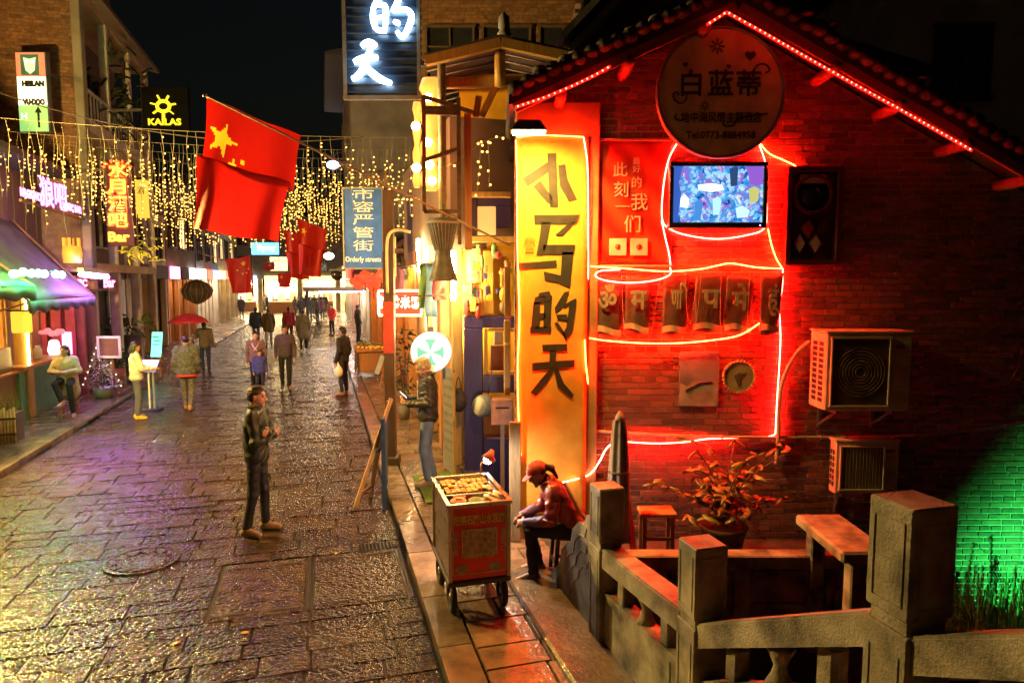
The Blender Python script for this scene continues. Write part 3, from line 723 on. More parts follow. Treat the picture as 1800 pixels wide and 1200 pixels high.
for y in (-.4, .4):
    s = MB(); s.chbox((-.05, y * .9, .05), (.13, .13, 1.16), .012); s.build('leg', GRANITE, t)
# ------------------------------------------------------------------ street buildings
PLASTER_G = M('grey_plaster', (.22, .20, .18), .85, .25, 1.5, .3, 12)
PLASTER_C = M('cream_plaster', (.42, .34, .22), .8, .25, 1.5, .3, 12)
PLASTER_B = M('brown_plaster', (.16, .10, .07), .85, .3, 1.5, .3, 12)
PLASTER_D = M('dark_plaster', (.07, .06, .055), .85, .3, 1.5, .3, 12)
WOODB = wood('brown_wood', (.16, .075, .035)); WOODY = wood('yellow_wood', (.42, .25, .07)); WOODD = wood('dark_wood', (.06, .035, .022)); WOODO = wood('orange_wood', (.36, .15, .045))
FRAMEM = M('window_frame_paint', (.10, .07, .05), .5, .2, 8, .1, 40)
GLASSD = M('dark_window_glass', (.02, .022, .028), .08, .2, 2, .03, 6, spec=.8)
GLASSW = EM('lit_window_glass', (1.0, .62, .25), 1.6)
SHUT = M('grey_roller_shutter', (.16, .18, .18), .5, .15, 3, .2, 30, metal=.3)
METALG = M('galvanised_metal', (.30, .29, .28), .4, .2, 10, .15, 60, metal=.8)
def cm(name, col, rough=.6, **k): return M('paint_' + name, col, rough, .2, 6, .12, 50, **k)
def window_part(parent, c, wd, ht, axis, lit=False, out=1):
    """axis 'x': pane lies in the plane facing +-x (out = sign); 'y': facing -y"""
    f = MB(); p = MB(); c = Vector(c); b = .05
    def bx(mb, u, v, du, dv, d, off):
        if axis == 'x': mb.box(c + Vector((out * off, u, v)), (d, du, dv))
        else: mb.box(c + Vector((u, -off, v)), (du, d, dv))
    bx(f, 0, ht / 2, wd + .1, b, .10, .03); bx(f, 0, -ht / 2, wd + .16, b * 1.2, .16, .05)
    for sg in (-1, 1): bx(f, sg * wd / 2, 0, b, ht - b * 1.1, .10, .03)
    bx(f, 0, 0, .035, ht - b * 1.1, .07, .03); bx(f, -wd / 4, ht * .18, wd / 2 - .06, .03, .06, .03); bx(f, wd / 4, ht * .18, wd / 2 - .06, .03, .06, .03)
    bx(p, 0, 0, wd - .01, ht - .01, .02, -.005 + .012)
    w_ = p.build('window', GLASSW if lit else GLASSD, parent); f.build('frame', FRAMEM, w_); return w_
GOODS = [cm('g1', (.5, .06, .05)), cm('g2', (.55, .35, .06)), cm('g3', (.1, .2, .35)), cm('g4', (.5, .45, .38)), cm('g5', (.12, .28, .1)), cm('g6', (.35, .12, .3)), cm('g7', (.25, .13, .05))]
def open_shop(parent, y0, y1, s, zt, wallm, lightm, depth=2.2, goods=14, floor=PAVE):
    """a lit shop room behind the front: side walls, back wall, ceiling, lamp, shelves of goods. s: which way is inside"""
    m = MB(); X = lambda d: s * d
    m.bbox((X(depth), y0, floor), (X(depth + .1), y1, zt)); m.bbox((X(.2), y0 - .1, floor), (X(depth), y0, zt)); m.bbox((X(.2), y1, floor), (X(depth), y1 + .1, zt))
    m.bbox((X(.2), y0, zt), (X(depth), y1, zt + .1)); m.build('shop_room', wallm, parent)
    lm = MB(); lm.bbox((X(.5), y0 + .35, zt - .09), (X(.62), y1 - .35, zt - .05)); lm.build('tube_lamp', lightm, parent)
    for k in range(3):
        sh = MB(); z = .45 + .62 * k; sh.bbox((X(depth - .45), y0 + .15, z), (X(depth - .02), y1 - .15, z + .03)); sf = sh.build('shelf', WOODB, parent)
        for i in range(goods // 3):
            g_ = MB(); yy = y0 + .35 + (y1 - y0 - .7) * (i + rnd.random() * .6) / (goods // 3); hh = rnd.uniform(.15, .42); ww = rnd.uniform(.12, .34)
            if rnd.random() < .5: g_.chbox((X(depth - .25), yy, z + .032 + hh / 2), (.25, ww, hh), .01)
            else: g_.lathe([(ww * .3, 0), (ww * .45, hh * .4), (ww * .4, hh * .75), (ww * .18, hh * .85), (ww * .2, hh)], 10, (X(depth - .25), yy, z + .032))
            g_.build('shop_goods', rnd.choice(GOODS), sf)
def street_house(label, side, sy0, sy1, ht, wallm, bays, shop=None, lit=(), eave=.6, jetty=0.0, roofm=TILE, floors=2, gf=3.1, fascia=None, name='shop_house', front=0.0, columns=True):
    s = -1 if side == 'L' else 1; fx = (FAC_L if side == 'L' else FAC_R) - s * 0 + (front)
    t = thing(name, label, 'house', st(fx, sy0, 0), TH, 'houses along the street'); L_ = sy1 - sy0 - .04
    m = MB(); m.bbox((-s * jetty, 0, gf), (s * 7, L_, ht)); m.build('wall', wallm, t)
    nb = max(1, bays)
    for f in range(floors - 1):
        zc = gf + (ht - gf) * (f + .5) / (floors - 1)
        for i in range(nb):
            yy = L_ * (i + .5) / nb
            window_part(t, (-s * (jetty + .012), yy, zc), min(1.3, L_ / nb * .62), min(1.4, (ht - gf) / (floors - 1) * .55), 'x', (f, i) in lit, -s)
    r = MB(); r.prism([Vector((-s * (jetty + eave), -.15, ht + .02)), Vector((-s * (jetty + eave), -.15, ht + .12)), Vector((s * 3.5, -.15, ht + 1.5)), Vector((s * 7, -.15, ht + .2)), Vector((s * 7, -.15, ht + .02))], (0, 1, 0), L_ + .3)
    rf = fix_normals(r.build('roof', roofm, t))
    e = MB()
    for i in range(int(L_ / .3)):
        e.tube([(-s * (jetty + eave + .03), i * .3 + .15, ht + .13), (-s * (jetty + eave - .8), i * .3 + .15, ht + .33)], .055, 6)
    e.build('tile_roll', roofm, rf)
    b_ = MB(); b_.bbox((-s * (jetty + .05), 0, gf - .14), (-s * jetty - s * .001, L_, gf + .06)); b_.build('string_course', WOODB, t)
    if columns:
        for i in range(nb + 1):
            c = MB(); yy = min(max(L_ * i / nb, .14), L_ - .14); c.chbox((s * .1, yy, (gf - .15) / 2 + .05), (.22, .26, gf - .25), .02); c.build('column', wallm if not shop else shop[0], t)
    if shop:
        for i in range(nb): open_shop(t, L_ * i / nb + .25, L_ * (i + 1) / nb - .25, s, gf - .15, shop[0], shop[1], goods=12)
    else:
        m = MB(); m.bbox((s * .35, .0, .05), (s * .5, L_, gf)); m.build('ground_floor_wall', wallm, t)
    if fascia:
        for i in range(nb):
            m = MB(); m.chbox((-s * (.12 + jetty), L_ * (i + .5) / nb, gf + .12), (.08, L_ / nb * .8, .55), .01); m.build('fascia_sign', fascia[i % len(fascia)], t)
    return t
LW = EM('shop_light_white', (1.0, .86, .72), 90); LY = EM('shop_light_warm', (1.0, .66, .25), 40); LR = EM('shop_light_rose', (1.0, .45, .38), 110); LO = EM('shop_light_orange', (1.0, .45, .12), 45)
SGN = [EM('fascia_red', (1, .05, .03), 2.2), EM('fascia_yellow', (1, .7, .15), 2.5), EM('fascia_pink', (1, .25, .5), 2.5), EM('fascia_white', (.9, .95, 1), 3.0), EM('fascia_green', (.15, .9, .3), 1.6), EM('fascia_blue', (.15, .45, 1), 2.2)]
# left row beyond the bar
street_house('cream house with a grey roller shutter beyond the brick house on the bar side', 'L', 26.0, 32.5, 5.6, PLASTER_C, 2, None, floors=2, fascia=[PLASTER_D])
street_house('brown shop house in the middle of the left row, pink signs over its shops', 'L', 32.6, 39.5, 7.0, PLASTER_B, 3, (WOODO, LY), lit=((0, 1),), floors=2, fascia=[SGN[2], PLASTER_D, SGN[3]])
street_house('grey shop house further along the left row with lit shops', 'L', 39.6, 48.0, 6.2, PLASTER_G, 3, (PLASTER_C, LW), floors=2, lit=((0, 2),), fascia=[SGN[3], SGN[0], SGN[5]])
street_house('pale shop house at the far end of the left row', 'L', 48.1, 59.0, 6.8, PLASTER_C, 4, (PLASTER_C, LY), floors=2, lit=((0, 0), (0, 2)), fascia=[SGN[1], SGN[0], SGN[3]])
# right row beyond the yellow shop
street_house('grey rendered house with a jutting upper storey behind the white neon sign', 'R', 22.0, 29.0, 9.6, PLASTER_G, 2, (WOODO, LO), floors=3, jetty=.95, fascia=[SGN[0], SGN[1]], eave=.7)
street_house('low timber eatery house with glowing orange rooms beside the yellow shop', 'R', 15.6, 21.9, 3.9, WOODB, 2, (WOODO, LO), floors=2, fascia=None, eave=.9)
street_house('bright shop house halfway along the right row with white lamps', 'R', 29.1, 37.0, 6.0, PLASTER_B, 3, (PLASTER_C, LW), floors=2, fascia=[SGN[0], SGN[3], SGN[1]], lit=((0, 1),))
street_house('red fronted shop house further along the right row', 'R', 37.1, 46.0, 6.6, cm('red_wall', (.3, .06, .05)), 3, (PLASTER_C, LR), floors=2, fascia=[SGN[3], SGN[2], SGN[0]])
street_house('tall pale shop house at the far end of the right row', 'R', 46.1, 59.0, 7.2, PLASTER_C, 4, (PLASTER_C, LW), floors=2, fascia=[SGN[1], SGN[3], SGN[0], SGN[4]], lit=((0, 1), (0, 3)))
# the house that closes the street
t = thing('end_house', 'dark grey house closing the far end of the street above glaring white shops', 'house', st(-12, 63.5, 0), TH)
m = MB(); m.bbox((0, 0, 3.0), (24, 8, 8.4)); m.build('wall', PLASTER_G, t)
for i in range(7):
    for f in range(2): window_part(t, (1.9 + 3.3 * i, -.012, 4.3 + 2.2 * f), 1.5, 1.25, 'y', lit=(i in (2, 5) and f == 0))
for i in range(7):
    m = MB(); m.chbox((.3 + 3.3 * i, .1, 1.5), (.4, .3, 3.0), .02); m.build('column', PLASTER_C, t)
    m = MB(); m.bbox((.5 + 3.3 * i, 2.4, 0), (3.4 + 3.3 * i, 2.5, 3.0)); m.build('shop_back', PLASTER_C, t)
    m = MB(); m.bbox((.8 + 3.3 * i, .4, 2.5), (3.2 + 3.3 * i, 2.2, 2.6)); m.build('ceiling_lamp', EM('shop_light_glare', (1.0, .74, .38), 30), t)
    m = MB(); m.chbox((2.0 + 3.3 * i, .7 + .3 * (i % 2), .5), (2.3, .5, 1.0), .02); m.build('counter', WOODB if i % 2 else WOODO, t)
    for k in range(5): MB().chbox((.95 + .5 * k + 3.3 * i, 2.3, 1.2 + .5 * (k % 2)), (.36, .12, 1.1), .02).build('shop_goods', GOODS[(i + k) % 7], t)
    m = MB(); m.bbox((.7 + 3.3 * i, -.15, 2.75), (3.3 + 3.3 * i, -.02, 3.25)); m.build('fascia_sign', [SGN[1], SGN[3], SGN[1]][i % 3], t)
m = MB(); m.prism([Vector((-.4, -.9, 8.4)), Vector((-.4, 4, 9.8)), Vector((-.4, 8.4, 8.4))], (1, 0, 0), 24.8); fix_normals(m.build('roof', TILE, t))
m = MB(); m.bbox((-1, 63.3 - 63.5, -.05), (25, 3, .02)); m.build('shop_floor', PAVEST, t)
g = MB(); g.bbox((-16, 59, -.6), (16, 66, -.01)); struct(g.build('square', STONE, None, None, (0, 0, TH)))

# ---- left: brick house with the balcony, end wall towards the camera
t = thing('balcony_house', 'tall brick house with a white railed balcony above the bar', 'house', st(FAC_L, 18.9, 0), TH)
MORT2 = M('dark_mortar', (.13, .08, .05), .85, .3, 8, .3, 40); BRICK2 = M('brown_brick', (.20, .10, .05), .75, .35, 12, .4, 60, rand=.3)
m = MB(); m.bbox((-9, 0, 0), (0, 7.0, 12.5)); m.bbox((.0, 0, 3.2), (1.02, .22, 12.5)); wl = m.build('wall', MORT2, t)
brick_field(wl, lambda x, z: True, -4.2, .80, 5.2, 12.4, 0, BRICK2, bl=.25, bh=.068)
for z in (3.1, 6.35, 9.7):
    m = MB(); m.bbox((.001, .23, z), (1.0, 7.0, z + .22)); m.build('balcony_slab', PLASTER_C, t)
for yy in (2.4, 4.7, 6.9):
    m = MB(); m.chbox((.9, yy, 6.55), (.2, .2, 6.7 - .1), .02); m.build('balcony_column', cm('white_balcony', (.62, .58, .52)), t)
m = MB(); m.chbox((.98, .08, 8.0), (.20, .34, 9.6), .02); m.build('corner_pilaster', PLASTER_G, t)
for z in (6.57,):
    m = MB(); m.bar((.95, .2, z + 1.0), (.95, 6.9, z + 1.0), .07, .06); PWT = cm('white_balcony', (.62, .58, .52)); rl = m.build('balcony_railing', PWT, t)
    m = MB(); m.bar((.95, .2, z + .15), (.95, 6.9, z + .15), .12, .30); m.build('lower_band', PWT, rl)
    for i in range(24):
        m = MB(); m.bar((.95, .35 + i * .27, z + .28), (.95, .35 + i * .27, z + .98), .035); m.build('baluster', PWT, rl)
for yy in (1.6, 4.2):
    for z in (8.0, 4.7): window_part(t, (.012, yy, z), 1.5, 1.7, 'x', False, 1)
m = MB(); m.prism([Vector((1.5, -.4, 12.6)), Vector((1.5, -.4, 12.75)), Vector((-4, -.4, 15)), Vector((-9, -.4, 12.6))], (0, 1, 0), 7.6); fix_normals(m.build('roof', TILE, t))
m = MB(); m.prism([Vector((1.3, .3, 9.85)), Vector((1.3, .3, 9.97)), Vector((.95, 0, 10.4)), Vector((.95, 0, 9.85))], (0, 1, 0), 7.0); fix_normals(m.build('balcony_roof', cm('eave_brown', (.16, .12, .09)), t))
m = MB(); m.bbox((-.5, 0, .05), (.0, 7, 3.1)); m.build('ground_floor_wall', WOODD, t)
for yy in (.3, 2.4, 4.6, 6.7):
    m = MB(); m.chbox((.9, yy, 1.55), (.24, .24, 3.1), .02); m.build('porch_column', cm('porch', (.36, .29, .2)) if yy > 2 else WOODB, t)
m = MB(); m.bbox((.03, 4.75, .1), (.10, 6.6, 2.9)); m.build('roller_shutter', SHUT, t)
for i in range(28): 
    pass
# ---- left: two storey bar with timber front
bar = thing('bar_house', 'dark timber two storey bar front behind the awnings at the left edge', 'house', st(FAC_L, 7.0, 0), TH)
m = MB(); m.bbox((-6, 0, 3.0), (0, 11.85, 5.35)); m.build('wall', WOODD, bar)
for i in range(40):
    m = MB(); m.bbox((.002, .05 + i * .295, 3.25), (.022 + .01 * (i % 2), .31 + i * .295, 5.2)); m.build('plank', WOODD, bar)
m = MB(); m.prism([Vector((.9, -.3, 5.3)), Vector((.9, -.3, 5.42)), Vector((-3, -.3, 6.4)), Vector((-6, -.3, 5.3))], (0, 1, 0), 12.1); fix_normals(m.build('roof', TILE, bar))
m = MB(); m.bbox((-4.2, 0, .1), (-4.1, 11.8, 3.0)); m.bbox((-4.2, 11.7, .1), (.85, 11.85, 3.0)); m.bbox((-4.2, 0, 2.96), (-.05, 11.8, 3.0)); m.build('bar_room', M('bar_interior', (.20, .06, .03), .6, .4, 2, .2, 20), bar)
for yy in (.2, 3.6, 6.6, 7.9, 9.6, 11.6):
    m = MB(); m.chbox((-.12, yy, 1.55), (.2, .2, 2.9), .015); m.build('timber_post', WOODB, bar)
for i in range(16):      # slatted red timber at the back of the room
    m = MB(); m.bbox((-4.0 + i * .3, 11.55, .15), (-3.8 + i * .3, 11.62, 2.95)); m.build('slat', cm('bar_red', (.28, .05, .03)), bar)
for yy in (8.4, 9.6, 10.8):
    m = MB(); m.lathe([(.03, .12), (.10, .04), (.12, -.05), (.08, -.12)], 12, (-.6, yy, 2.5)); m.build('pendant_lamp', EM('pendant_glow', (1.0, .42, .12), 60), bar)
m = MB(); m.bbox((.35, 8.5, .1), (.62, 10.8, 1.12)); m.build('counter_front', M('green_counter_paint', (.05, .20, .09), .5, .35, 5, .2, 30), bar)
m = MB(); m.chbox((.48, 9.65, 1.16), (.56, 2.5, .07), .012); m.build('counter_top', WOODO, bar)
m = MB(); m.chbox((.5, 7.95, .85), (.08, .95, 1.5), .02); m.build('timber_gate', WOODB, bar)
for dz in (.45, 1.2):
    m = MB(); m.bar((.55, 7.55, dz), (.55, 8.35, dz), .05, .03); m.build('gate_rail', WOODD, bar)

# ---- right: yellow shop with the blue door frame, front towards the camera
YB = 9.9
shop = thing('yellow_shop', 'yellow painted shop with a violet blue timber door frame beside the brick house', 'shop')
YEL = M('yellow_wall_paint', (.66, .35, .012), .65, .2, 3, .2, 20); BLUE = wood('violet_blue_wood', (.045, .028, .16), .45)
def F(px, py, Y=YB): return P(px, py, Y)
def frect(name, mat, px0, py0, px1, py1, Y, th=.05, parent=shop, ch=.008):
    a, b = P(px0, py0, Y), P(px1, py1, Y); c = (a + b) / 2
    return MB().chbox((c.x, Y + th / 2, c.z), (abs(b.x - a.x), th, abs(b.z - a.z)), ch).build(name, mat, parent)
m = MB(); m.bbox((-.80, YB + .75, .1), (.85, YB + .85, 6.0)); m.build('wall', YEL, shop)
frect('door_post', BLUE, 815, 577, 849, 866, YB, .16)
frect('door_head', BLUE, 815, 556, 905, 576.5, YB, .17)
frect('window_rail', BLUE, 849.5, 660, 905, 690, YB, .15)
frect('door_plinth', BLUE, 850, 770, 905, 862, YB + .05, .1)
for a in ((851, 578, 857, 659), (857.5, 578, 905, 583), (857.5, 652, 905, 659)): frect('window_frame', WOODY, *a, YB + .02, .08)
frect('interior_panel', cm('rust_panel', (.25, .09, .04)), 862, 607, 888, 656, YB + .4, .03)
frect('interior_shelf', cm('shelf_grey', (.3, .3, .26)), 868, 583, 884, 606, YB + .5, .05)
frect('upper_window_frame', WOODY, 822, 337, 898, 347, YB - .1, .1); frect('upper_window_frame', WOODY, 822, 415, 905, 426, YB - .1, .1)
frect('upper_window_frame', WOODY, 818, 337, 824, 425, YB - .1, .1)
for a in ((826, 348, 838, 414), (838.5, 348, 898, 362), (872, 362.5, 898, 400)): frect('blue_sash', BLUE, *a, YB, .06)
frect('lit_paper_screen', EM('paper_screen', (1.0, .45, .12), .6), 839, 363, 871.5, 413, YB + .08, .02)
frect('upper_wall', YEL, 815, 427, 905, 555, YB + .12, .06)
frect('scroll_poster', cm('poster_orange', (.55, .18, .05)), 812, 500, 848, 554, YB + .02, .02)
frect('ornament_panel', cm('ornament_pale', (.42, .26, .10)), 820, 436, 848, 498, YB + .03, .03)
frect('cream_panel', cm('panel_cream', (.5, .28, .05)), 850, 440, 868, 552, YB + .03, .03)
text('雅', .22, cm('ink', (.02, .02, .02)), shop, P(832, 541, YB) + Vector((0, .012, 0)), bold=.004)
text('子', .16, cm('teal_ink', (.02, .2, .15)), shop, P(832, 515, YB) + Vector((0, .012, 0)), bold=.004)
text('春', .2, cm('teal_ink', (.02, .2, .15)), shop, P(833, 470, YB) + Vector((0, .022, 0)), bold=.004)
for px, y0_, y1_ in ((797, 440, 528), (735, 420, 480)):
    MB().tube([P(px, y0_, 9.7 if px > 760 else 12.5), P(px, y1_, 9.7 if px > 760 else 12.5)], .03, 8).build('tube_lamp', EM('bare_tube', (1.0, .74, .30), 140), shop)
for i in range(34):
    px, py = rnd.uniform(815, 900), rnd.uniform(432, 552); w_, h_ = rnd.uniform(.03, .12), rnd.uniform(.06, .26); p = P(px, py, YB - .02 - .05 * rnd.random())
    (MB().chbox(p, (w_, .03, h_), .006) if i % 3 else MB().lathe([(.01, h_ / 2), (w_ * .5, h_ * .2), (w_ * .5, -h_ * .2), (.01, -h_ / 2)], 8, p)).build('shop_trinket', [GOODS[0], GOODS[1], GOODS[6], YEL, BLUE, WOODO, GOODS[4]][i % 7], shop)
# its front along the street
for i, (sy_, mt) in enumerate(((10.05, WOODY), (11.1, WOODO), (12.4, WOODY), (13.7, WOODB), (15.2, WOODO))):
    MB().chbox((FAC_R - .02, sy_, 1.75), (.17, .17, 3.3), .015).build('street_post', mt, shop, None, (0, 0, TH))
m = MB(); m.bbox((FAC_R + 1.6, 9.8, .1), (FAC_R + 1.7, 15.4, 3.3)); m.bbox((FAC_R, 15.3, .1), (FAC_R + 1.6, 15.42, 3.3)); m.build('shop_room', YEL, shop, None, (0, 0, TH))
m = MB(); m.bbox((FAC_R - .15, 9.75, 3.35), (FAC_R + 3, 15.45, 5.2)); m.build('upper_storey', PLASTER_B, shop, None, (0, 0, TH))
for i in range(3):
    m = MB(); m.chbox((FAC_R - .1, 10.9 + 1.6 * i, 3.35), (.1, 1.5, .28), .01); m.build('street_lintel', WOODO, shop, None, (0, 0, TH))
m = MB()
for k, sy_ in enumerate((10.3, 12.0, 13.6)): 
    MB().tube([(FAC_R + .1, sy_, 1.9), (FAC_R + .1, sy_, 3.1)], .028, 8).build('tube_lamp', EM('shop_tube', (1.0, .72, .30), 100), shop, None, (0, 0, TH))
for sy_ in (10.55, 11.6, 12.9, 14.4):
    m = MB(); m.chbox((FAC_R + .5, sy_, .55), (.7, .6, .8), .02); tb = m.build('display_table', WOODO, shop, None, (0, 0, TH))
    for j in range(4):
        m = MB(); m.lathe([(.07, 0), (.1, .08), (.05, .18), (.07, .24)], 10, (FAC_R + .3 + .14 * j, sy_ + rnd.uniform(-.2, .2), .955)); m.build('display_jar', rnd.choice(GOODS), tb)
for j in range(9):
    m = MB(); m.chbox((FAC_R + 1.55, 10.2 + .56 * j, 1.9 + .3 * (j % 2)), (.04, .42, .9), .01); m.build('wall_hanging', rnd.choice(GOODS), shop, None, (0, 0, TH))
# timber gable canopy with bamboo king post
cano = thing('timber_canopy', 'yellow timber gable canopy with a bamboo king post above the yellow shop', 'canopy')
YC = 9.5
def cbar(name, mat, a, b, wd, dp=None, Y=YC): return MB().bar(P(a[0], a[1], Y), P(b[0], b[1], Y), wd, dp or wd, (0, 1, 0)).build(name, mat, cano)
cbar('rafter', WOODY, (748, 108), (880, 76), .12, .10, YC - .22); cbar('rafter', WOODY, (881, 76), (1000, 101), .12, .10, YC - .22)
cbar('tie_beam', WOODY, (786, 147), (922, 144), .12, .12, YC + .02)
MB().tube([P(879, 86, YC - .1), P(879, 112, YC - .1), P(879, 113, YC - .1), P(879, 152, YC - .1)], [.07, .07, .075, .07], 12).build('bamboo_king_post', WOODY, cano)
MB().tube([P(776, 112, YC - .05), P(779, 420, YC - .05)], .055, 10).build('bamboo_post', M('grey_bamboo', (.34, .30, .20), .5, .3, 6, .2, 30), cano)
cbar('brace', WOODO, (872, 152), (846, 205), .08); cbar('brace', WOODO, (842, 170), (836, 206), .08)
m = MB(); 
for sgn, (xa, xb) in ((-1, (745, 880)), (1, (880, 1010))):
    a, b = P(xa, 104 if sgn < 0 else 70, YC - .15), P(xb, 70 if sgn < 0 else 98, YC - .15)
    m.prism([a, b, b + Vector((0, 0, .07)), a + Vector((0, 0, .07))], (0, 1, 0), 3.2)
rf = fix_normals(m.build('roof', M('purple_corrugated', (.07, .05, .08), .5, .3, 4, .2, 20), cano))
for sgn, (xa, xb) in ((-1, (745, 880)), (1, (880, 1010))):
    for i in range(9):
        a, b = P(xa, 104 if sgn < 0 else 70, YC - .15 + i * .34), P(xb, 70 if sgn < 0 else 98, YC - .15 + i * .34)
        a, b = Vector((P(xa, 104, YC).x, YC + i * .33, a.z)), Vector((P(xb, 98, YC).x, YC + i * .33, b.z))
        za = P(xa, 104 if sgn < 0 else 70, YC - .15).z - .02; zb = P(xb, 70 if sgn < 0 else 98, YC - .15).z - .02
        MB().tube([(a.x, a.y, za), (b.x, b.y, zb)], .012, 6).build('batten', M('batten', (.16, .12, .15), .5, .2), rf)
m = MB(); c = P(884, 50, YC); m.lathe([(.07, 0), (.10, .04), (.06, .09), (.08, .12), (.07, .26), (.02, .32)], 10, P(886, 66, YC)); m.build('ridge_finial', M('grey_stone_finial', (.16, .16, .14), .8, .3), cano)
# ---- dark brick houses behind
def back_house(label, px0, px1, pytop, Y, mat, n=2, pybase=330, brick=None, lit=False):
    a, b = P(px0, pytop, Y), P(px1, pytop, Y)
    t = thing('rear_house', label, 'house', (a.x, Y, 0), 0, 'houses behind the neon house'); W_ = b.x - a.x; H_ = a.z
    m = MB(); m.bbox((0, 0, 0), (W_, 5, H_)); wl = m.build('wall', mat, t)
    if brick: brick_field(wl, lambda x, z: True, .02, W_ - .26, P(0, pybase, Y).z, H_ - .1, 0, brick, bl=.25, bh=.066)
    for i in range(n):
        window_part(t, (W_ * (i + .5) / n, -.012, H_ - 1.9), 1.0, 1.3, 'y', lit)
    m = MB(); m.prism([Vector((-.5, -.6, H_)), Vector((-.5, -.6, H_ + .12)), Vector((-.5, 2.5, H_ + 1.6)), Vector((-.5, 5.6, H_ + .1))], (1, 0, 0), W_ + 1); rf = fix_normals(m.build('roof', TILE, t))
    e = MB()
    for i in range(int((W_ + .8) / .26)): e.tube([(-.4 + i * .26, -.64, H_ + .13), (-.4 + i * .26, .3, H_ + .55)], .05, 6)
    e.build('tile_roll', TILE, rf); return t
back_house('dark brick house rising behind the timber canopy', 740, 1040, -60, 15.0, MORT2, 3, 240, BRICK2)
t = thing('tiled_gable_house', 'brick house with white eaves boards behind the left roof slope of the neon house', 'house')
Y5 = 11.5
m = MB(); a, b = P(1020, 180, Y5), P(1170, -40, Y5); m.bbox((a.x, Y5, 0), (b.x + 1.5, Y5 + 4, b.z)); wl = m.build('wall', MORT2, t)
brick_field(wl, lambda x, z: True, a.x + .02, b.x + 1.2, a.z - .8, b.z - .1, Y5, BRICK2, bl=.25, bh=.066)
m = MB(); m.bar(P(1000, 95, Y5 - .3), P(1120, -30, Y5 - .3), .10, .5, (0, 1, 0)); m.build('eaves_board', PLASTER_C, t)
m = MB(); m.bar(P(985, 80, Y5 - .3), P(1110, -50, Y5 - .3), .10, .9, (0, 1, 0)); m.build('roof', TILE, t)
window_part(t, P(1047, 8, Y5 - .02), .35, .5, 'y', False)
back_house('pale rendered house in the dark above the right roof slope', 1560, 1840, -80, 13.0, M('pale_render', (.62, .52, .46), .85, .3, 1.2, .3, 12), 1, 200)
t = back_house('dark tile roofed house between the neon house and the pale house', 1385, 1545, 150, 11.0, PLASTER_D, 0, 300)
# ================================================================== ON THE BRICK HOUSE
def wrect(px0, py0, px1, py1, off):
    a, b = Wp(px0, py0, off), Wp(px1, py1, off); return (a + b) / 2, abs(b.x - a.x), abs(b.z - a.z)
INK = M('brush_ink', (.022, .014, .008), .7, .5, 14, .1, 60)
def wavy(c, wd, ht, amp, nu=10, nv=24, ph=0.0, thick=.004):
    """cloth sheet facing -Y with shallow ripples"""
    return lambda u, v: Vector(((u - .5) * wd, -amp * (math.sin(u * 5 + ph) * .5 + math.sin(v * 9 + u * 3 + ph) * .5) , (v - .5) * ht))
# calligraphy banner
t = thing('calligraphy_banner', 'tall yellow cloth banner with brushed black characters at the house corner', 'banner')
c, wd, ht = wrect(909, 240, 1029, 905, .12)
m = MB(); m.grid(wavy(c, wd, ht, .0015), 12, 60); o = m.build('cloth', M('yellow_banner_cloth', (.62, .30, .035), .75, .25, 3, .3, 25), t, c)
sm_ = o.modifiers.new('thick', 'SOLIDIFY'); sm_.thickness = .006
BR = [  # brush strokes, in enlarged photo pixels
 [(55,180),(75,212),(166,152),(160,112)], [(160,85),(190,85),(198,300),(170,300),(164,200)], [(100,225),(130,200),(176,272),(172,298),(150,285)], [(208,135),(236,130),(240,190),(278,268),(245,277),(215,215)],
 [(108,348),(285,348),(272,380),(110,382)], [(250,380),(272,381),(225,432),(197,428)], [(132,384),(165,384),(150,470),(146,479),(138,515),(112,515),(125,450)], [(147,480),(268,480),(262,515),(139,515)], [(224,516),(264,516),(250,655),(217,640)],
 [(145,597),(215,615),(216,641),(150,628)], [(38,560),(185,548),(188,570),(42,580)],
 [(124,690),(160,683),(168,700),(118,706)], [(98,737),(120,732),(118,836),(88,838)], [(146,724),(170,722),(165,834),(142,835)], [(108,708),(170,702),(168,721),(100,735)], [(119,780),(144,778),(144,795),(119,797)], [(86,840),(165,837),(165,857),(86,860)],
 [(225,690),(245,685),(228,736),(197,770),(192,750)], [(232,735),(275,715),(278,724),(232,750)], [(250,742),(278,726),(262,845),(240,890),(228,860),(242,835)], [(190,825),(205,820),(226,856),(234,884)], [(200,785),(238,785),(235,805),(205,800)],
 [(140,918),(235,915),(233,938),(142,940)], [(100,998),(265,985),(263,1008),(100,1025)], [(170,942),(190,942),(188,988),(168,990)], [(166,1022),(186,1019),(150,1075),(110,1130),(88,1118),(130,1070)], [(188,1018),(202,1017),(225,1080),(265,1128),(255,1142),(205,1095)]]
for p in BR:
    m = MB(); cx_, cy_ = sum(a for a, b in p) / len(p), sum(b for a, b in p) / len(p)
    pts = [Wp(900 + (a + (a - cx_) * .10 + math.copysign(3.0, a - cx_)) / 2.5, 240 + (b + (b - cy_) * .08 + math.copysign(3.0, b - cy_)) / 2.5, .1275) for a, b in p]; m.prism(pts, (0, -1, 0), .001); fix_normals(m.build('brush_stroke', INK, t))
text('林', .12, M('seal_ink', (.35, .22, .02), .7), t, Wp(931, 424, .137)); text('中', .1, MATS['seal_ink'], t, Wp(931, 440, .137))
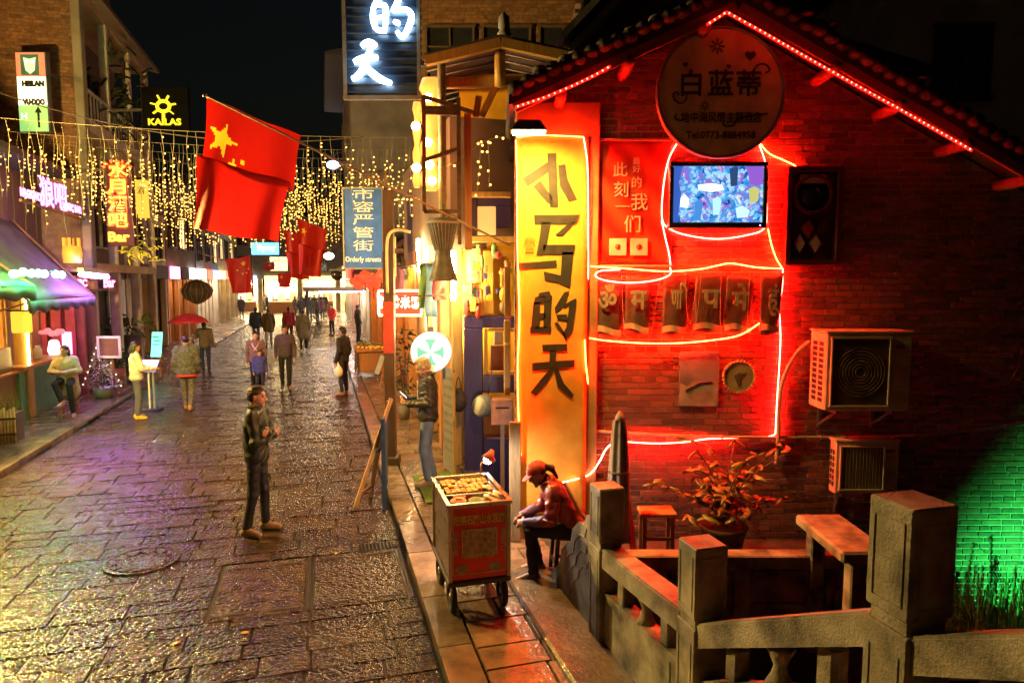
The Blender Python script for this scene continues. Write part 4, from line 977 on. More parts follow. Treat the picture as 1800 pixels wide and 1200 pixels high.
# red poster
t = thing('red_poster', 'red printed poster with pale characters beside the television', 'poster')
c, wd, ht = wrect(1041, 246, 1180, 467, .035)
m = MB(); m.grid(wavy(c, wd, ht, .010, ph=1.3), 14, 22)
def poster_red():
    m_, n, b = _nodes('poster_red_print'); L = n.links.new
    tc = n.nodes.new('ShaderNodeTexCoord'); wv = n.nodes.new('ShaderNodeTexWave'); wv.wave_type = 'BANDS'; wv.bands_direction = 'DIAGONAL'
    wv.inputs['Scale'].default_value = 1.6; wv.inputs['Distortion'].default_value = 3; L(tc.outputs['Object'], wv.inputs['Vector'])
    r = n.nodes.new('ShaderNodeValToRGB'); r.color_ramp.elements[0].color = (.30, .015, .012, 1); r.color_ramp.elements[1].color = (.50, .06, .02, 1)
    L(wv.outputs['Fac'], r.inputs[0]); L(r.outputs[0], b.inputs['Base Color']); b.inputs['Roughness'].default_value = .35; MATS['poster_red_print'] = m_; return m_
o = m.build('sheet', poster_red(), t, c); o.modifiers.new('thick', 'SOLIDIFY').thickness = .006
PALE = cm('pale_print', (.62, .45, .34))
for s_, px, py, sz in (('此', 1090, 300, .16), ('刻', 1092, 335, .17), ('最', 1119, 284, .08), ('好', 1119, 298, .08), ('的', 1119, 322, .12), ('我', 1124, 357, .19), ('们', 1112, 396, .19)):
    text(s_, sz, PALE, t, Wp(px, py, .052))
text('THE MOMENT OF US', .022, PALE, t, Wp(1097, 363, .052), width=.18)
for px in (1086, 1123):
    c, wd, ht = wrect(px - 15, 419, px + 15, 449, .052); MB().chbox(c, (wd, .004, ht), .0015).build('white_square', cm('square_pale', (.55, .48, .4)), t)
    MB().lathe([(.03, 0), (.03, .002)], 16, c + Vector((0, -.004, 0)), (0, -1, 0)).build('square_emblem', cm('emblem_brown', (.12, .05, .03)), t)
for py in (246, 467):
    a, b = Wp(1041, py, .05), Wp(1180, py, .05); MB().bar(a, b, .03, .02).build('poster_rail', cm('poster_rail', (.5, .3, .2)), t)
# round hotel sign
t = thing('round_sign', 'large round cream sign with swirls, characters and a telephone number under the gable', 'sign')
c = P(1267, 163, 6.98); rr = 108 / F_PX * 6.98
MB().lathe([(rr * .97, 0), (rr, .02), (rr, .10), (rr * .97, .12)], 64, c + Vector((0, .12, 0)), (0, -1, 0), False).build('sign_disc', cm('sign_cream', (.90, .58, .28), .5), t)
m = MB(); m.tube([c + Vector((rr * 1.0 * math.cos(a), .0, rr * 1.0 * math.sin(a))) for a in np.linspace(0, 2 * math.pi, 73)[:-1]], .02, 8, closed=True); m.build('sign_rim', METALG, t)
SI = cm('sign_ink', (.045, .03, .03))
def sp(px, py, off=.004): return P(px, py, 6.98 - off)
for s_, px, sz in (('白', 1215, .27), ('蓝', 1267, .27), ('蒂', 1316, .27)): text(s_, sz, SI, t, sp(px, 150), bold=.003)
text('地中海风情主题酒店', .115, SI, t, sp(1268, 208), width=.80); text('Tel:0773-8884958', .1, SI, t, sp(1267, 238), width=.69)
def swirl(pts): MB().tube(spline([sp(a, b) for a, b in pts], 6), .008, 6).build('swirl', SI, t)
swirl([(1208, 165), (1204, 178), (1195, 182), (1185, 175), (1183, 166), (1190, 162), (1193, 168)]); swirl([(1322, 140), (1326, 122), (1336, 113), (1348, 115), (1353, 124), (1346, 128)]); swirl([(1190, 200), (1186, 207), (1195, 212), (1204, 210)]); swirl([(1270, 216), (1276, 222), (1290, 220), (1300, 208), (1350, 200)])
def heart(px, py, s_):
    m = MB(); cc = sp(px, py); pts = []
    for a in np.linspace(0, 2 * math.pi, 25)[:-1]: pts.append(cc + Vector((s_ * 16 * math.sin(a) ** 3, 0, s_ * (13 * math.cos(a) - 5 * math.cos(2 * a) - 2 * math.cos(3 * a) - math.cos(4 * a)))))
    m.prism(pts, (0, -1, 0), .003); fix_normals(m.build('heart', SI, t))
heart(1319, 98, .0034); heart(1205, 114, .0018); heart(1281, 117, .0014)
for px, py, s_ in ((1261, 82, .075), (1239, 186, .05)):
    m = MB(); cc = sp(px, py)
    for k in range(8):
        a = k * math.pi / 4; d = Vector((math.cos(a), 0, math.sin(a))); pz = Vector((-d.z, 0, d.x)); m.prism([cc + d * s_ * .25 - pz * s_ * .08, cc + d * s_ - pz * s_ * .09, cc + d * s_ + pz * s_ * .09, cc + d * s_ * .25 + pz * s_ * .08], (0, -1, 0), .003)
    fix_normals(m.build('flower', SI, t))
for dx in (-.35, .35): MB().bar(c + Vector((dx, .125, .2)), c + Vector((dx, .34, .2)), .04).build('wall_bracket', METALG, t)
# television
t = thing('television', 'flat television showing a bright blue picture on the brick wall', 'television')
c, wd, ht = wrect(1178, 284, 1348, 401, .17)
MB().chbox((c.x, YW - .10, c.z), (wd, .08, ht), .012).build('case', M('black_plastic', (.012, .010, .010), .25, .2, 5, .05, 60), t)
for (dx, dz, w2, h2) in ((0, ht / 2 - .022, wd, .044), (0, -ht / 2 + .03, wd, .06), (-wd / 2 + .022, 0, .044, ht - .11), (wd / 2 - .022, 0, .044, ht - .11)):
    MB().chbox((c.x + dx, YW - .155, c.z + dz), (w2, .03, h2), .006).build('bezel', MATS['black_plastic'], t)
def tv_mat():
    m_, n, b = _nodes('tv_picture'); L = n.links.new
    tc = n.nodes.new('ShaderNodeTexCoord'); dn = n.nodes.new('ShaderNodeTexNoise'); dn.inputs['Scale'].default_value = 7; dn.inputs['Detail'].default_value = 5
    L(tc.outputs['Object'], dn.inputs['Vector'])
    vo = n.nodes.new('ShaderNodeTexVoronoi'); vo.inputs['Scale'].default_value = 26; vo.feature = 'F1'
    mp = n.nodes.new('ShaderNodeMix'); mp.data_type = 'VECTOR'; mp.inputs[0].default_value = .25; L(tc.outputs['Object'], mp.inputs[4]); L(dn.outputs['Color'], mp.inputs[5]); L(mp.outputs[1], vo.inputs['Vector'])
    sep = n.nodes.new('ShaderNodeSeparateColor'); L(vo.outputs['Color'], sep.inputs[0])
    ad = n.nodes.new('ShaderNodeMath'); ad.operation = 'MULTIPLY_ADD'; L(sep.outputs[0], ad.inputs[0]); ad.inputs[1].default_value = .55; L(dn.outputs['Fac'], ad.inputs[2])
    sb = n.nodes.new('ShaderNodeMath'); sb.operation = 'SUBTRACT'; L(ad.outputs[0], sb.inputs[0]); sb.inputs[1].default_value = .25
    r = n.nodes.new('ShaderNodeValToRGB'); e = r.color_ramp.elements
    e[0].position = .1; e[0].color = (.01, .02, .12, 1); e[1].position = .95; e[1].color = (.75, .7, .12, 1)
    for p_, c_ in ((.25, (.02, .10, .45, 1)), (.38, (.05, .40, .85, 1)), (.5, (.45, .8, .95, 1)), (.6, (.08, .25, .8, 1)), (.72, (.35, .12, .6, 1)), (.82, (.6, .85, .95, 1))):
        q = e.new(p_); q.color = c_
    L(sb.outputs[0], r.inputs[0]); b.inputs['Base Color'].default_value = (.01, .01, .01, 1); L(r.outputs[0], b.inputs['Emission Color']); b.inputs['Emission Strength'].default_value = .55; b.inputs['Roughness'].default_value = .2
    MATS['tv_picture'] = m_; return m_
MB().chbox((c.x, YW - .142, c.z + .008), (wd - .08, .006, ht - .09), .002).build('screen', tv_mat(), t)
def img(px, col, st_=.62):
    m = MB(); m.prism([Vector((c.x + (a - .5) * (wd - .09), YW - .1455, c.z + .008 + (.5 - b) * (ht - .10))) for a, b in px], (0, -1, 0), .0006); fix_normals(m.build('screen_image', EM('tv_%d' % (hash(col) % 9999), col, st_), t))
img([(0, 0), (.10, 0), (.06, .3), (.09, .5), (.05, 1), (0, 1)], (.03, .10, .45)); img([(.80, 0), (1, 0), (1, .30), (.92, .36), (.85, .30), (.83, .14)], (.24, .10, .55)); img([(.27, .33), (.42, .30), (.54, .33), (.57, .42), (.42, .46), (.28, .42)], (.70, .86, .95), .8)
img([(.84, .40), (.90, .36), (.96, .40), (.95, .62), (.86, .66)], (.50, .50, .16)); img([(.62, .04), (.72, .02), (.71, .34), (.64, .36)], (.02, .06, .16)); img([(.08, .56), (.13, .50), (.18, .58), (.16, .74), (.08, .72)], (.75, .82, .95), .8)
img([(.44, .58), (.50, .54), (.54, .60), (.52, .86), (.45, .86)], (.35, .75, .85), .7); img([(.24, .64), (.29, .60), (.33, .68), (.31, .96), (.24, .96)], (.05, .22, .62)); img([(.70, .74), (.78, .70), (.86, .78), (.84, .90), (.72, .92)], (.55, .85, .95), .6)
for k_ in range(3): img([(.31, .35 + .03 * k_), (.51 - .05 * (k_ % 2), .35 + .03 * k_), (.51 - .05 * (k_ % 2), .362 + .03 * k_), (.31, .362 + .03 * k_)], (.25, .12, .35), .3)
MB().bar((c.x, YW - .06, c.z), (c.x, YW - .01, c.z), .3).build('wall_bracket', METALG, t)
MB().ball((c.x + wd * .43, YW - .172, c.z - ht / 2 + .028), .006).build('standby_light', EM('standby_violet', (.6, .3, 1), 6), t)
# neon tubes
NEON = EM('red_neon', (1.0, .006, .0035), 320); NEONY = EM('orange_neon', (1.0, .010, .0016), 260)
def neon(label, pts, mat=NEON, r=.0062, off=.045, sub=6):
    pp = spline([Wp(a, b, off if len(q) == 0 else q[0]) for (a, b, *q) in pts], sub)
    t = thing('neon_tube', label, 'neon light', (0, 0, 0), 0, 'neon tubes on the brick wall')
    MB().tube(pp, r, 8).build('glowing_tube', mat, t)
    for i in range(3, len(pp) - 1, 11):
        p = pp[i]; MB().box((p.x, YW - off * .5 - .004, p.z), (.014, off, .010)).build('tube_clip', cm('clip', (.4, .3, .25)), t)
    return t
neon('red neon tube running down the wall between the yellow banner and the poster', [(1026, 242, .16), (1033, 300, .15), (1034, 430, .12), (1034, 560), (1033, 660), (1034, 772)])
neon('second red neon line hugging the edge of the yellow banner lower down', [(1028, 597, .14), (1030, 640, .14), (1036, 700), (1033, 745), (1031, 772)], NEONY)
neon('neon tube looping from the poster under the television', [(1190, 252), (1175, 282), (1166, 330), (1164, 385), (1180, 404), (1215, 415), (1262, 420), (1310, 414), (1343, 402), (1348, 370), (1347, 330), (1346, 290), (1335, 255)])
neon('neon tube dropping down the right edge of the red poster', [(1163, 388), (1170, 420), (1176, 445), (1179, 468)])
neon('short neon line slanting from the round sign to the carved window', [(1336, 252), (1352, 270), (1378, 282), (1398, 292), (1400, 300)], NEONY)
neon('neon line slanting from the television corner to the hanging panels', [(1350, 402), (1356, 430), (1365, 455), (1375, 471)], NEONY)
neon('neon line wavering along the top of the dark hanging panels', [(1038, 468), (1100, 472), (1170, 477), (1230, 473), (1260, 467), (1286, 463), (1330, 470), (1376, 472)], NEONY, off=.09)
neon('flat neon loop hanging below the red poster', [(1178, 470), (1177, 483), (1150, 493), (1105, 497), (1065, 493), (1047, 485), (1056, 476), (1090, 474)], NEON, off=.10)
neon('neon line down the right side of the lit wall to the pipe', [(1376, 472), (1375, 505), (1370, 540), (1372, 590), (1370, 640), (1366, 700), (1363, 762)])
neon('neon line sagging below the dark hanging panels', [(1036, 594), (1070, 599), (1130, 603), (1190, 603), (1250, 598), (1300, 589), (1335, 568)], NEONY, off=.09)
neon('neon line along the wall pipe from the right side to the wrapped parasol', [(1363, 762), (1350, 767), (1300, 769), (1245, 771), (1200, 777), (1150, 779), (1100, 776)], NEON)
neon('pale neon lead trailing from the wrapped parasol down behind the vendor', [(1085, 772), (1066, 788), (1054, 810), (1038, 832), (1015, 841), (982, 849, .3)], EM('pink_neon', (1.0, .22, .12), 20), off=.12)
neon('neon line up the street edge of the yellow banner', [(907, 246, .14), (909, 330, .14), (910, 450, .14), (913, 560, .14), (910, 640, .14), (911, 720, .14), (916, 800, .14)], NEONY, .0055)
neon('neon line across the top of the yellow banner', [(908, 242, .14), (940, 238, .14), (985, 239, .14), (1026, 241, .15)], NEONY, .0055)
# LED ropes along the verge
REDLED = EM('red_led', (1, .008, .005), 1.6); REDBEAD = EM('red_led_bead', (1, .07, .035), 13)
def led_rope(label, pts):
    pp = [P(a, b, YV - .10) for a, b in pts]; t = thing('led_rope', label, 'rope light', (0, 0, 0), 0, 'red rope lights on the roof edge')
    MB().tube(pp, .014, 6).build('rope', REDLED, t)
    b_ = MB()
    for i in range(len(pp) - 1):
        n_ = int((pp[i + 1] - pp[i]).length / .05)
        for k in range(n_): b_.ball(pp[i].lerp(pp[i + 1], (k + .5) / n_) + Vector((0, -.010, 0)), .0095, 6, 4)
    stuff(b_.build('led_beads', REDBEAD, t))
led_rope('red rope light along the lower left roof edge', [(906, 189), (960, 171), (1010, 150), (1045, 133), (1073, 117)])
led_rope('long red rope light from the gable peak down the right roof edge', [(1243, 44), (1277, 22), (1340, 57), (1420, 103), (1500, 148), (1580, 192), (1650, 232), (1708, 265)])
# six hanging panels
LEATH = M('dark_leather_panel', (.055, .045, .03), .5, .5, 8, .4, 40); GLY = M('panel_glyph', (.40, .33, .22), .6, .4, 12, .1, 50)
xs = [(1040, 1092), (1098, 1142), (1166, 1208), (1222, 1272), (1276, 1320), (1338, 1372)]; gl = ['ॐ', 'म', 'णि', 'प', 'मे', 'हूं']
wr = ['the neon drop by the banner', 'the first panel', 'the middle of the row', 'the sagging wires', 'the last panel', 'the right neon line']
ordn = ['first', 'second', 'third', 'fourth', 'fifth', 'last']
for i, ((a, b), g_) in enumerate(zip(xs, gl)):
    t = thing('painted_banner', '%s of the six dark painted panels hung under the poster, counted from the banner' % ordn[i], 'banner', (0, 0, 0), 0, 'dark panels hung in a row')
    c, wd, ht = wrect(a, 482 + 4 * math.sin(i * 2), b, 592 - 6 * abs(math.sin(i * 1.7)), .06)
    tw = rnd.uniform(-.5, .5); an = rnd.uniform(-.05, .05)
    def fn(u, v, wd=wd, ht=ht, tw=tw): return Vector(((u - .5) * wd * (1 - .12 * (1 - v) * abs(tw)) + .02 * tw * (1 - v), -.03 * math.sin(u * math.pi) * (1 - v) - .02 * tw * (u - .5) * (1 - v) * 2, (v - .5) * ht + .012 * math.sin(u * 3 + tw * 6)))
    m = MB(); m.grid(fn, 8, 14); o = m.build('panel_sheet', LEATH, t, c, (0, an, 0)); o.modifiers.new('thick', 'SOLIDIFY').thickness = .008
    text(g_, .30, GLY, t, c + Vector((0, -.055, .05)), bold=.006, width=wd * .62, tilt=.06)
    m = MB(); m.grid(lambda u, v: fn(u, .06 + .10 * v) + Vector((0, -.010, .02 * math.sin(u * 5))), 8, 2); m.build('painted_band', GLY, t, c, (0, an, 0))
    for dx in (-.4, .4): MB().tube([c + Vector((dx * wd, 0, ht / 2)), c + Vector((dx * wd * .9, .02, ht / 2 + .05))], .003, 5).build('hanging_cord', WOODD, t)
t = thing('wire_string', 'thin dead light wires looped between the dark hanging panels', 'wire')
for pts in ([(1093, 485), (1096, 560), (1100, 590), (1140, 595), (1155, 520), (1160, 485)], [(1205, 480), (1208, 550), (1215, 565), (1225, 490)], [(1232, 485), (1225, 560), (1216, 585), (1228, 595)], [(1268, 485), (1266, 560), (1270, 592)], [(1318, 480), (1314, 560), (1310, 590)], [(1338, 485), (1336, 590)]):
    MB().tube(spline([Wp(a, b, .125) for a, b in pts], 5), .0035, 5).build('wire', cm('wire_pale', (.35, .22, .15)), t)
# carved window
t = thing('carved_window', 'dark carved timber window with a round frame and diamond panes beside the television', 'window')
CW = M('dark_red_lacquer', (.09, .02, .016), .35, .3, 8, .15, 40)
c, wd, ht = wrect(1388, 298, 1470, 462, .06)
MB().chbox((c.x, YW - .02, c.z), (wd - .06, .03, ht - .06), .004).build('backing', CW, t)
for dx, dz, w2, h2 in ((0, ht / 2, wd + .06, .06), (0, -ht / 2, wd + .06, .06), (-wd / 2, 0, .06, ht - .06), (wd / 2, 0, .06, ht - .06)):
    MB().chbox((c.x + dx, YW - .05, c.z + dz), (w2, .09, h2), .008).build('frame', CW, t)
MB().chbox((c.x - .02, YW - .07, c.z + ht / 2 - .10), (.27, .03, .09), .006).build('header_plate', cm('plate_grey', (.32, .26, .26)), t)
cc = Wp(1430, 342, .07); MB().tube([cc + Vector((.19 * math.cos(a), 0, .19 * math.sin(a))) for a in np.linspace(0, 6.283, 33)[:-1]], .022, 8, True).build('round_frame', CW, t)
MB().lathe([(.17, 0), (.175, .012), (.02, .02)], 28, cc + Vector((0, .04, 0)), (0, -1, 0)).build('round_pane', GLASSD, t)
for px, py, mt in ((1420, 402, cm('red_glass', (.35, .03, .03), .2)), (1405, 428, cm('mirror_glass', (.5, .35, .4), .08)), (1433, 428, cm('mirror_glass', (.5, .35, .4), .08)), (1448, 402, CW)):
    cc = Wp(px, py, .06); d = .075; m = MB(); m.prism([cc + Vector((-d * .75, 0, 0)), cc + Vector((0, 0, -d * 1.25)), cc + Vector((d * .75, 0, 0)), cc + Vector((0, 0, d * 1.25))], (0, -1, 0), .012); pn = fix_normals(m.build('diamond_pane', mt, t))
    m = MB(); q = [cc + Vector((-d * .9, -.004, 0)), cc + Vector((0, -.004, -d * 1.45)), cc + Vector((d * .9, -.004, 0)), cc + Vector((0, -.004, d * 1.45))]; m.tube(q, .010, 6, True); m.build('diamond_frame', CW, pn)
# air conditioners
def aircon(label, px0, pyt, pxf, pxr, pyb, rows, fins):
    xl_ = Wp(px0, pyt).x; yf = xl_ * F_PX / (pxf - 900); xr = (pxr - 900) / F_PX * yf; zt = P(pxf, pyt + 4, yf).z; zb = P(pxf, pyb, yf).z
    t = thing('air_conditioner', label, 'air conditioner', ((xl_ + xr) / 2, (yf + YW - .08) / 2, zb), 0, 'air conditioners on the brick wall')
    wd, dp, ht = xr - xl_, YW - .08 - yf, zt - zb; BE = cm('ac_beige', (.55, .46, .30), .45)
    MB().chbox((0, 0, ht / 2), (wd, dp, ht), .012).build('case', BE, t)
    MB().chbox((0, 0, ht + .008), (wd + .02, dp + .02, .022), .005).build('lid', BE, t)
    fw = wd * .68; fx = -wd / 2 + .05 + fw / 2
    MB().chbox((fx, -dp / 2 - .004, ht / 2), (fw, .012, ht - .1), .004).build('fan_recess', M('ac_dark', (.10, .075, .05), .5, .3), t)
    for (dx, dz, w2, h2) in ((0, (ht - .1) / 2, fw + .03, .02), (0, -(ht - .1) / 2, fw + .03, .02), (-fw / 2, 0, .02, ht - .12), (fw / 2, 0, .02, ht - .12)):
        MB().chbox((fx + dx, -dp / 2 - .012, ht / 2 + dz), (w2, .022, h2), .004).build('grille_frame', BE, t)
    cc = Vector((fx, -dp / 2 - .013, ht / 2))
    if fins:
        for i in range(26): MB().bar(cc + Vector((-fw / 2 + fw * (i + .5) / 26, 0, -(ht - .14) / 2)), cc + Vector((-fw / 2 + fw * (i + .5) / 26, 0, (ht - .14) / 2)), .005).build('grille_wire', BE if i % 2 else METALG, t)
    else:
        for r_ in np.linspace(.05, min(fw, ht) * .42, 7): MB().tube([cc + Vector((r_ * math.cos(a), 0, r_ * math.sin(a))) for a in np.linspace(0, 6.283, 29)[:-1]], .003, 4, True).build('grille_ring', cm('ac_ring', (.25, .2, .13)), t)
    for k in range(2):
        for i in range(rows):
            MB().chbox((-wd / 2 - .0015, -dp / 2 + dp * (.30 + .38 * k), .07 + (ht - .16) * (i + .5) / rows), (.006, dp * .26, (ht - .16) / rows * .72), .001).build('side_slot', DARK, t)
    for dx in (-wd * .33, wd * .33):
        m = MB(); m.bar((dx, dp / 2 + .07, -.02), (dx, -dp / 2 + .02, -.02), .035); m.bar((dx, dp / 2 + .07, -.24), (dx, -dp / 2 + .1, -.04), .025); m.bar((dx, dp / 2 + .055, -.26), (dx, dp / 2 + .055, .0), .03); m.build('bracket', METALG, t)
    MB().chbox((wd * .36, -dp / 2 - .004, ht * .82), (.09, .006, .03), .001).build('badge', cm('ac_badge', (.2, .12, .1)), t)
    if fins: text('AUX', .05, cm('ac_red', (.4, .05, .04)), t, (wd * .36, -dp / 2 - .006, ht * .68))
    return t
aircon('large beige air conditioner on the brick wall with a round fan grille', 1420, 581, 1456, 1607, 722, 11, False)
aircon('smaller air conditioner with vertical grille wires below the wall pipe', 1453, 772, 1480, 1594, 868, 6, True)
t = thing('wall_pipe', 'pale plastic pipe running along the brick wall under the neon', 'pipe')
pp = spline([Wp(a, b, .04) for a, b in ((1040, 757), (1140, 763), (1250, 767), (1365, 768), (1480, 768), (1590, 766), (1690, 758), (1800, 745), (1850, 741))], 6); MB().tube(pp, .016, 8).build('tube', cm('pvc', (.45, .36, .3), .4), t)
for i in range(4, len(pp), 9): MB().tube([pp[i] + Vector((-.012, 0, 0)), pp[i] + Vector((.012, 0, 0))], .022, 8).build('coupling', cm('pvc', (.45, .36, .3)), t)
t = thing('drain_hose', 'ribbed hose arching from the large air conditioner down to the pipe', 'hose')
hp_ = spline([Wp(a, b, o_) for a, b, o_ in ((1424, 600, .2), (1405, 615, .12), (1388, 640, .07), (1376, 670, .06), (1370, 710, .06), (1368, 770, .06), (1364, 815, .05))], 8)
MB().tube(hp_, [.020 + .003 * (i % 2) for i in range(len(hp_))], 8).build('hose_tube', cm('hose', (.42, .3, .2)), t)
t = thing('slack_cable', 'slack cable drooping across the dark brick wall at the right edge', 'cable')
MB().tube(spline([Wp(a, b, .05) for a, b in ((1590, 750), (1650, 725), (1720, 700), (1765, 680), (1790, 645), (1800, 610), (1830, 600))], 6), .008, 6).build('cable', cm('cable', (.06, .04, .04)), t)
t = thing('landscape_picture', 'small grey blue landscape picture on the brick wall under the neon', 'picture')
c, wd, ht = wrect(1195, 618, 1262, 714, .02)
MB().chbox(c, (wd, .02, ht), .003).build('board', M('picture_blue', (.16, .18, .22), .5, .5, 3, .1, 30), t)
m = MB(); m.prism([c + Vector(q) for q in ((-wd * .48, -.0115, -.29), (wd * .48, -.0115, -.29), (wd * .48, -.0115, -.02), (wd * .2, -.0115, -.06), (-.05, -.0115, .0), (-wd * .3, -.0115, -.08), (-wd * .48, -.0115, -.04))], (0, -1, 0), .002); fix_normals(m.build('painted_shore', M('picture_pale', (.30, .26, .22), .5, .5, 9, .1), t))
m = MB(); m.tube(spline([c + Vector((-.15, -.016, -.12)), c + Vector((0, -.016, -.04)), c + Vector((.14, -.016, -.03))], 5), .008, 5); m.build('painted_branch', cm('branch_ink', (.05, .04, .04)), t)
t = thing('tambourine', 'round wooden tambourine with a studded rim on the brick wall', 'tambourine')
c = Wp(1297, 661, .04); r_ = 28 / F_PX * YW
MB().lathe([(r_, 0), (r_, .05), (r_ * .93, .055), (r_ * .9, .045)], 40, c, (0, -1, 0), False).build('skin_disc', M('drum_skin', (.42, .28, .13), .6, .3, 6, .2, 30), t)
for i in range(30):
    a = i * 2 * math.pi / 30; MB().ball(c + Vector((r_ * 1.0 * math.cos(a), -.045, r_ * 1.0 * math.sin(a))), .014, 6, 4).build('stud', cm('stud', (.5, .28, .1)), t)
m = MB(); m.prism([c + Vector(q) for q in ((-.01, -.0475, -.1), (.02, -.0475, -.1), (.015, -.0475, 0), (.07, -.0475, .03), (0, -.0475, .045), (-.06, -.0475, .01))], (0, -1, 0), .003); fix_normals(m.build('painted_mark', cm('mark_brown', (.15, .08, .04)), t))
# flood lamp over the banner
t = thing('flood_lamp', 'glaring yellow flood lamp above the calligraphy banner', 'lamp')
c = P(930, 228, YW - .85)
m = MB(); m.prism([c + Vector(q) for q in ((-.17, 0, 0), (.17, 0, 0), (.10, 0, .09), (-.10, 0, .09))], (0, 1, 0), .20); fix_normals(m.build('housing', M('lamp_housing', (.08, .06, .04), .5), t))
MB().chbox(c + Vector((0, .10, -.008)), (.30, .17, .012), .003).build('lamp_glass', EM('flood_glass', (1.0, .80, .30), 40), t)
MB().bar(c + Vector((0, .2, .08)), c + Vector((0, .84, .16)), .03).build('arm', METALG, t)
ld = bpy.data.lights.new('flood_light', 'SPOT'); ld.energy = 350; ld.color = (1.0, .60, .11); ld.spot_size = R(154); ld.spot_blend = .8; ld.shadow_soft_size = .08
lo = obj('flood_light', ld, t, c + Vector((0, .05, -.03)), (R(26), 0, 0))
# shrub
t = thing('potted_shrub', 'broad leaved shrub in a dark pot against the neon lit wall', 'shrub', G(1300, 985, .06))
base = t.location.copy(); base_y = 6.75; t.location = (2.15, base_y, .06)
MB().lathe([(.16, 0), (.22, .30), (.25, .36), (.21, .36), (.20, .34)], 20).build('pot', cm('dark_pot', (.018, .014, .013)), t)
LEAFM = M('shrub_leaf', (.16, .14, .03), .35, .4, 6, .2, 30, rand=.35)
lm_ = MB()
def leaf(u, v): 
    wv = .032 * math.sin(math.pi * min(1, v * 1.02)) ** .8; return Vector(((u - .5) * 2 * wv, v * .15, .018 * math.cos((u - .5) * math.pi) + -.05 * v * v - .015 * abs(u - .5)))
lm_.grid(leaf, 2, 5); LM = lm_.mesh('leaf', LEAFM)
for i in range(22):
    a = i * 2.4; tip = Vector((.78 * math.cos(a) * rnd.uniform(.25, 1), .36 * math.sin(a) * rnd.uniform(.3, 1), rnd.uniform(.50, 1.30)))
    pts = spline([Vector((0, 0, .38)), Vector((tip.x * .3, tip.y * .3, .38 + (tip.z - .38) * .55)), tip], 5); sm__ = MB(); sm__.tube(pts, [.010 - .0055 * k / len(pts) for k in range(len(pts))], 5); stm = sm__.build('stem', WOODD, t)
    for k in range(11):
        f = .35 + .65 * (k + rnd.random()) / 11; q = pts[min(len(pts) - 1, int(f * (len(pts) - 1)))]
        if k > 7: q = tip
        o = obj('leaf', LM, stm, q, (rnd.uniform(-.5, .9), rnd.uniform(-.5, .5), rnd.uniform(0, 6.28))); sc = rnd.uniform(.5, 1.15); o.scale = (sc * rnd.uniform(.7, 1.1), sc, sc)
# wrapped parasol
t = thing('wrapped_parasol', 'closed grey parasol tied upright behind the end post', 'parasol', (1.06, 6.62, .06))
m = MB(); m.grid(lambda u, v: Vector(((.055 + .075 * (1 - v) ** .7 + .012 * math.sin(u * 2 * math.pi * 7)) * math.cos(u * 6.2832), (.055 + .075 * (1 - v) ** .7 + .012 * math.sin(u * 2 * math.pi * 7)) * math.sin(u * 6.2832) * .8, .25 + 1.22 * v)), 42, 12); m.build('folded_canopy', M('grey_canvas', (.20, .19, .18), .7, .45, 5, .4, 30), t)
MB().tube([(0, 0, 0), (0, 0, 1.55)], .022, 8).build('pole', WOODB, t); MB().lathe([(.05, 1.45), (.045, 1.5), (.012, 1.56)], 10).build('cap', MATS['grey_canvas'], t)
m = MB(); m.tube([(.1 * math.cos(a), .08 * math.sin(a), .95) for a in np.linspace(0, 6.28, 15)[:-1]], .012, 6, True); m.build('tie', WOODD, t); MB().lathe([(.2, 0), (.2, .06), (.05, .09)], 16).build('foot', cm('foot', (.1, .1, .1)), t)
t = thing('plank_rest', 'red painted plank leaning beside the wrapped parasol', 'plank', (0, 0, 0)); MB().bar((1.22, 6.5, .06), (1.13, 6.68, .92), .06, .03).build('board', cm('plank_red', (.4, .05, .04)), t)
t = thing('wooden_stool', 'low wooden stool with an orange lit seat against the brick wall', 'stool', (1.47, 6.75, .06))
MB().chbox((0, 0, .50), (.36, .26, .045), .01).build('seat', WOODO, t)
for a in (-.14, .14):
    for b in (-.09, .09): MB().bar((a, b, 0), (a, b, .478), .04).build('leg', WOODB, t)
MB().bar((-.14, -.09, .25), (.14, -.09, .25), .03).build('stretcher', WOODB, t)
# weeds and the green garden floodlight
t = MB()
for i in range(420):
    x, y = rnd.uniform(4.3, 6.3), rnd.uniform(6.75, 7.25); hgt = rnd.uniform(.15, .9) * rnd.random() + .12; a = rnd.uniform(0, 6.28); d = Vector((math.cos(a), math.sin(a), 0)) * rnd.uniform(.05, .3); w_ = .006
    p0 = Vector((x, y, -.79)); p1 = p0 + d * .4 + Vector((0, 0, hgt * .8)); p2 = p0 + d + Vector((0, 0, hgt * .75)); sd = Vector((-d.y, d.x, 0)).normalized() * w_
    t._add([p0 - sd, p0 + sd, p1 + sd, p1 - sd, p2], [(0, 1, 2, 3), (3, 2, 4)])
tag(stuff(t.build('grass', M('weed_green', (.07, .13, .04), .6, .3))), 'long weeds at the foot of the wall in the green light', 'grass')
t = thing('garden_floodlight', 'small green floodlight on the ground shining up the wall behind the near post', 'lamp', (6.05, 6.15, -.77))
MB().chbox((0, 0, .35), (.22, .10, .16), .012).build('housing', MATS['lamp_housing'], t); MB().bar((-.13, 0, 0), (-.13, 0, .36), .02).build('bracket', METALG, t); MB().bar((.13, 0, 0), (.13, 0, .36), .02).build('bracket', METALG, t)
MB().chbox((0, .054, .35), (.18, .008, .12), .002).build('lamp_glass', EM('green_glass', (.05, 1, .25), 8), t)
ld = bpy.data.lights.new('green_light', 'SPOT'); ld.energy = 210; ld.color = (.03, 1.0, .16); ld.spot_size = R(112); ld.spot_blend = .15; ld.shadow_soft_size = .01
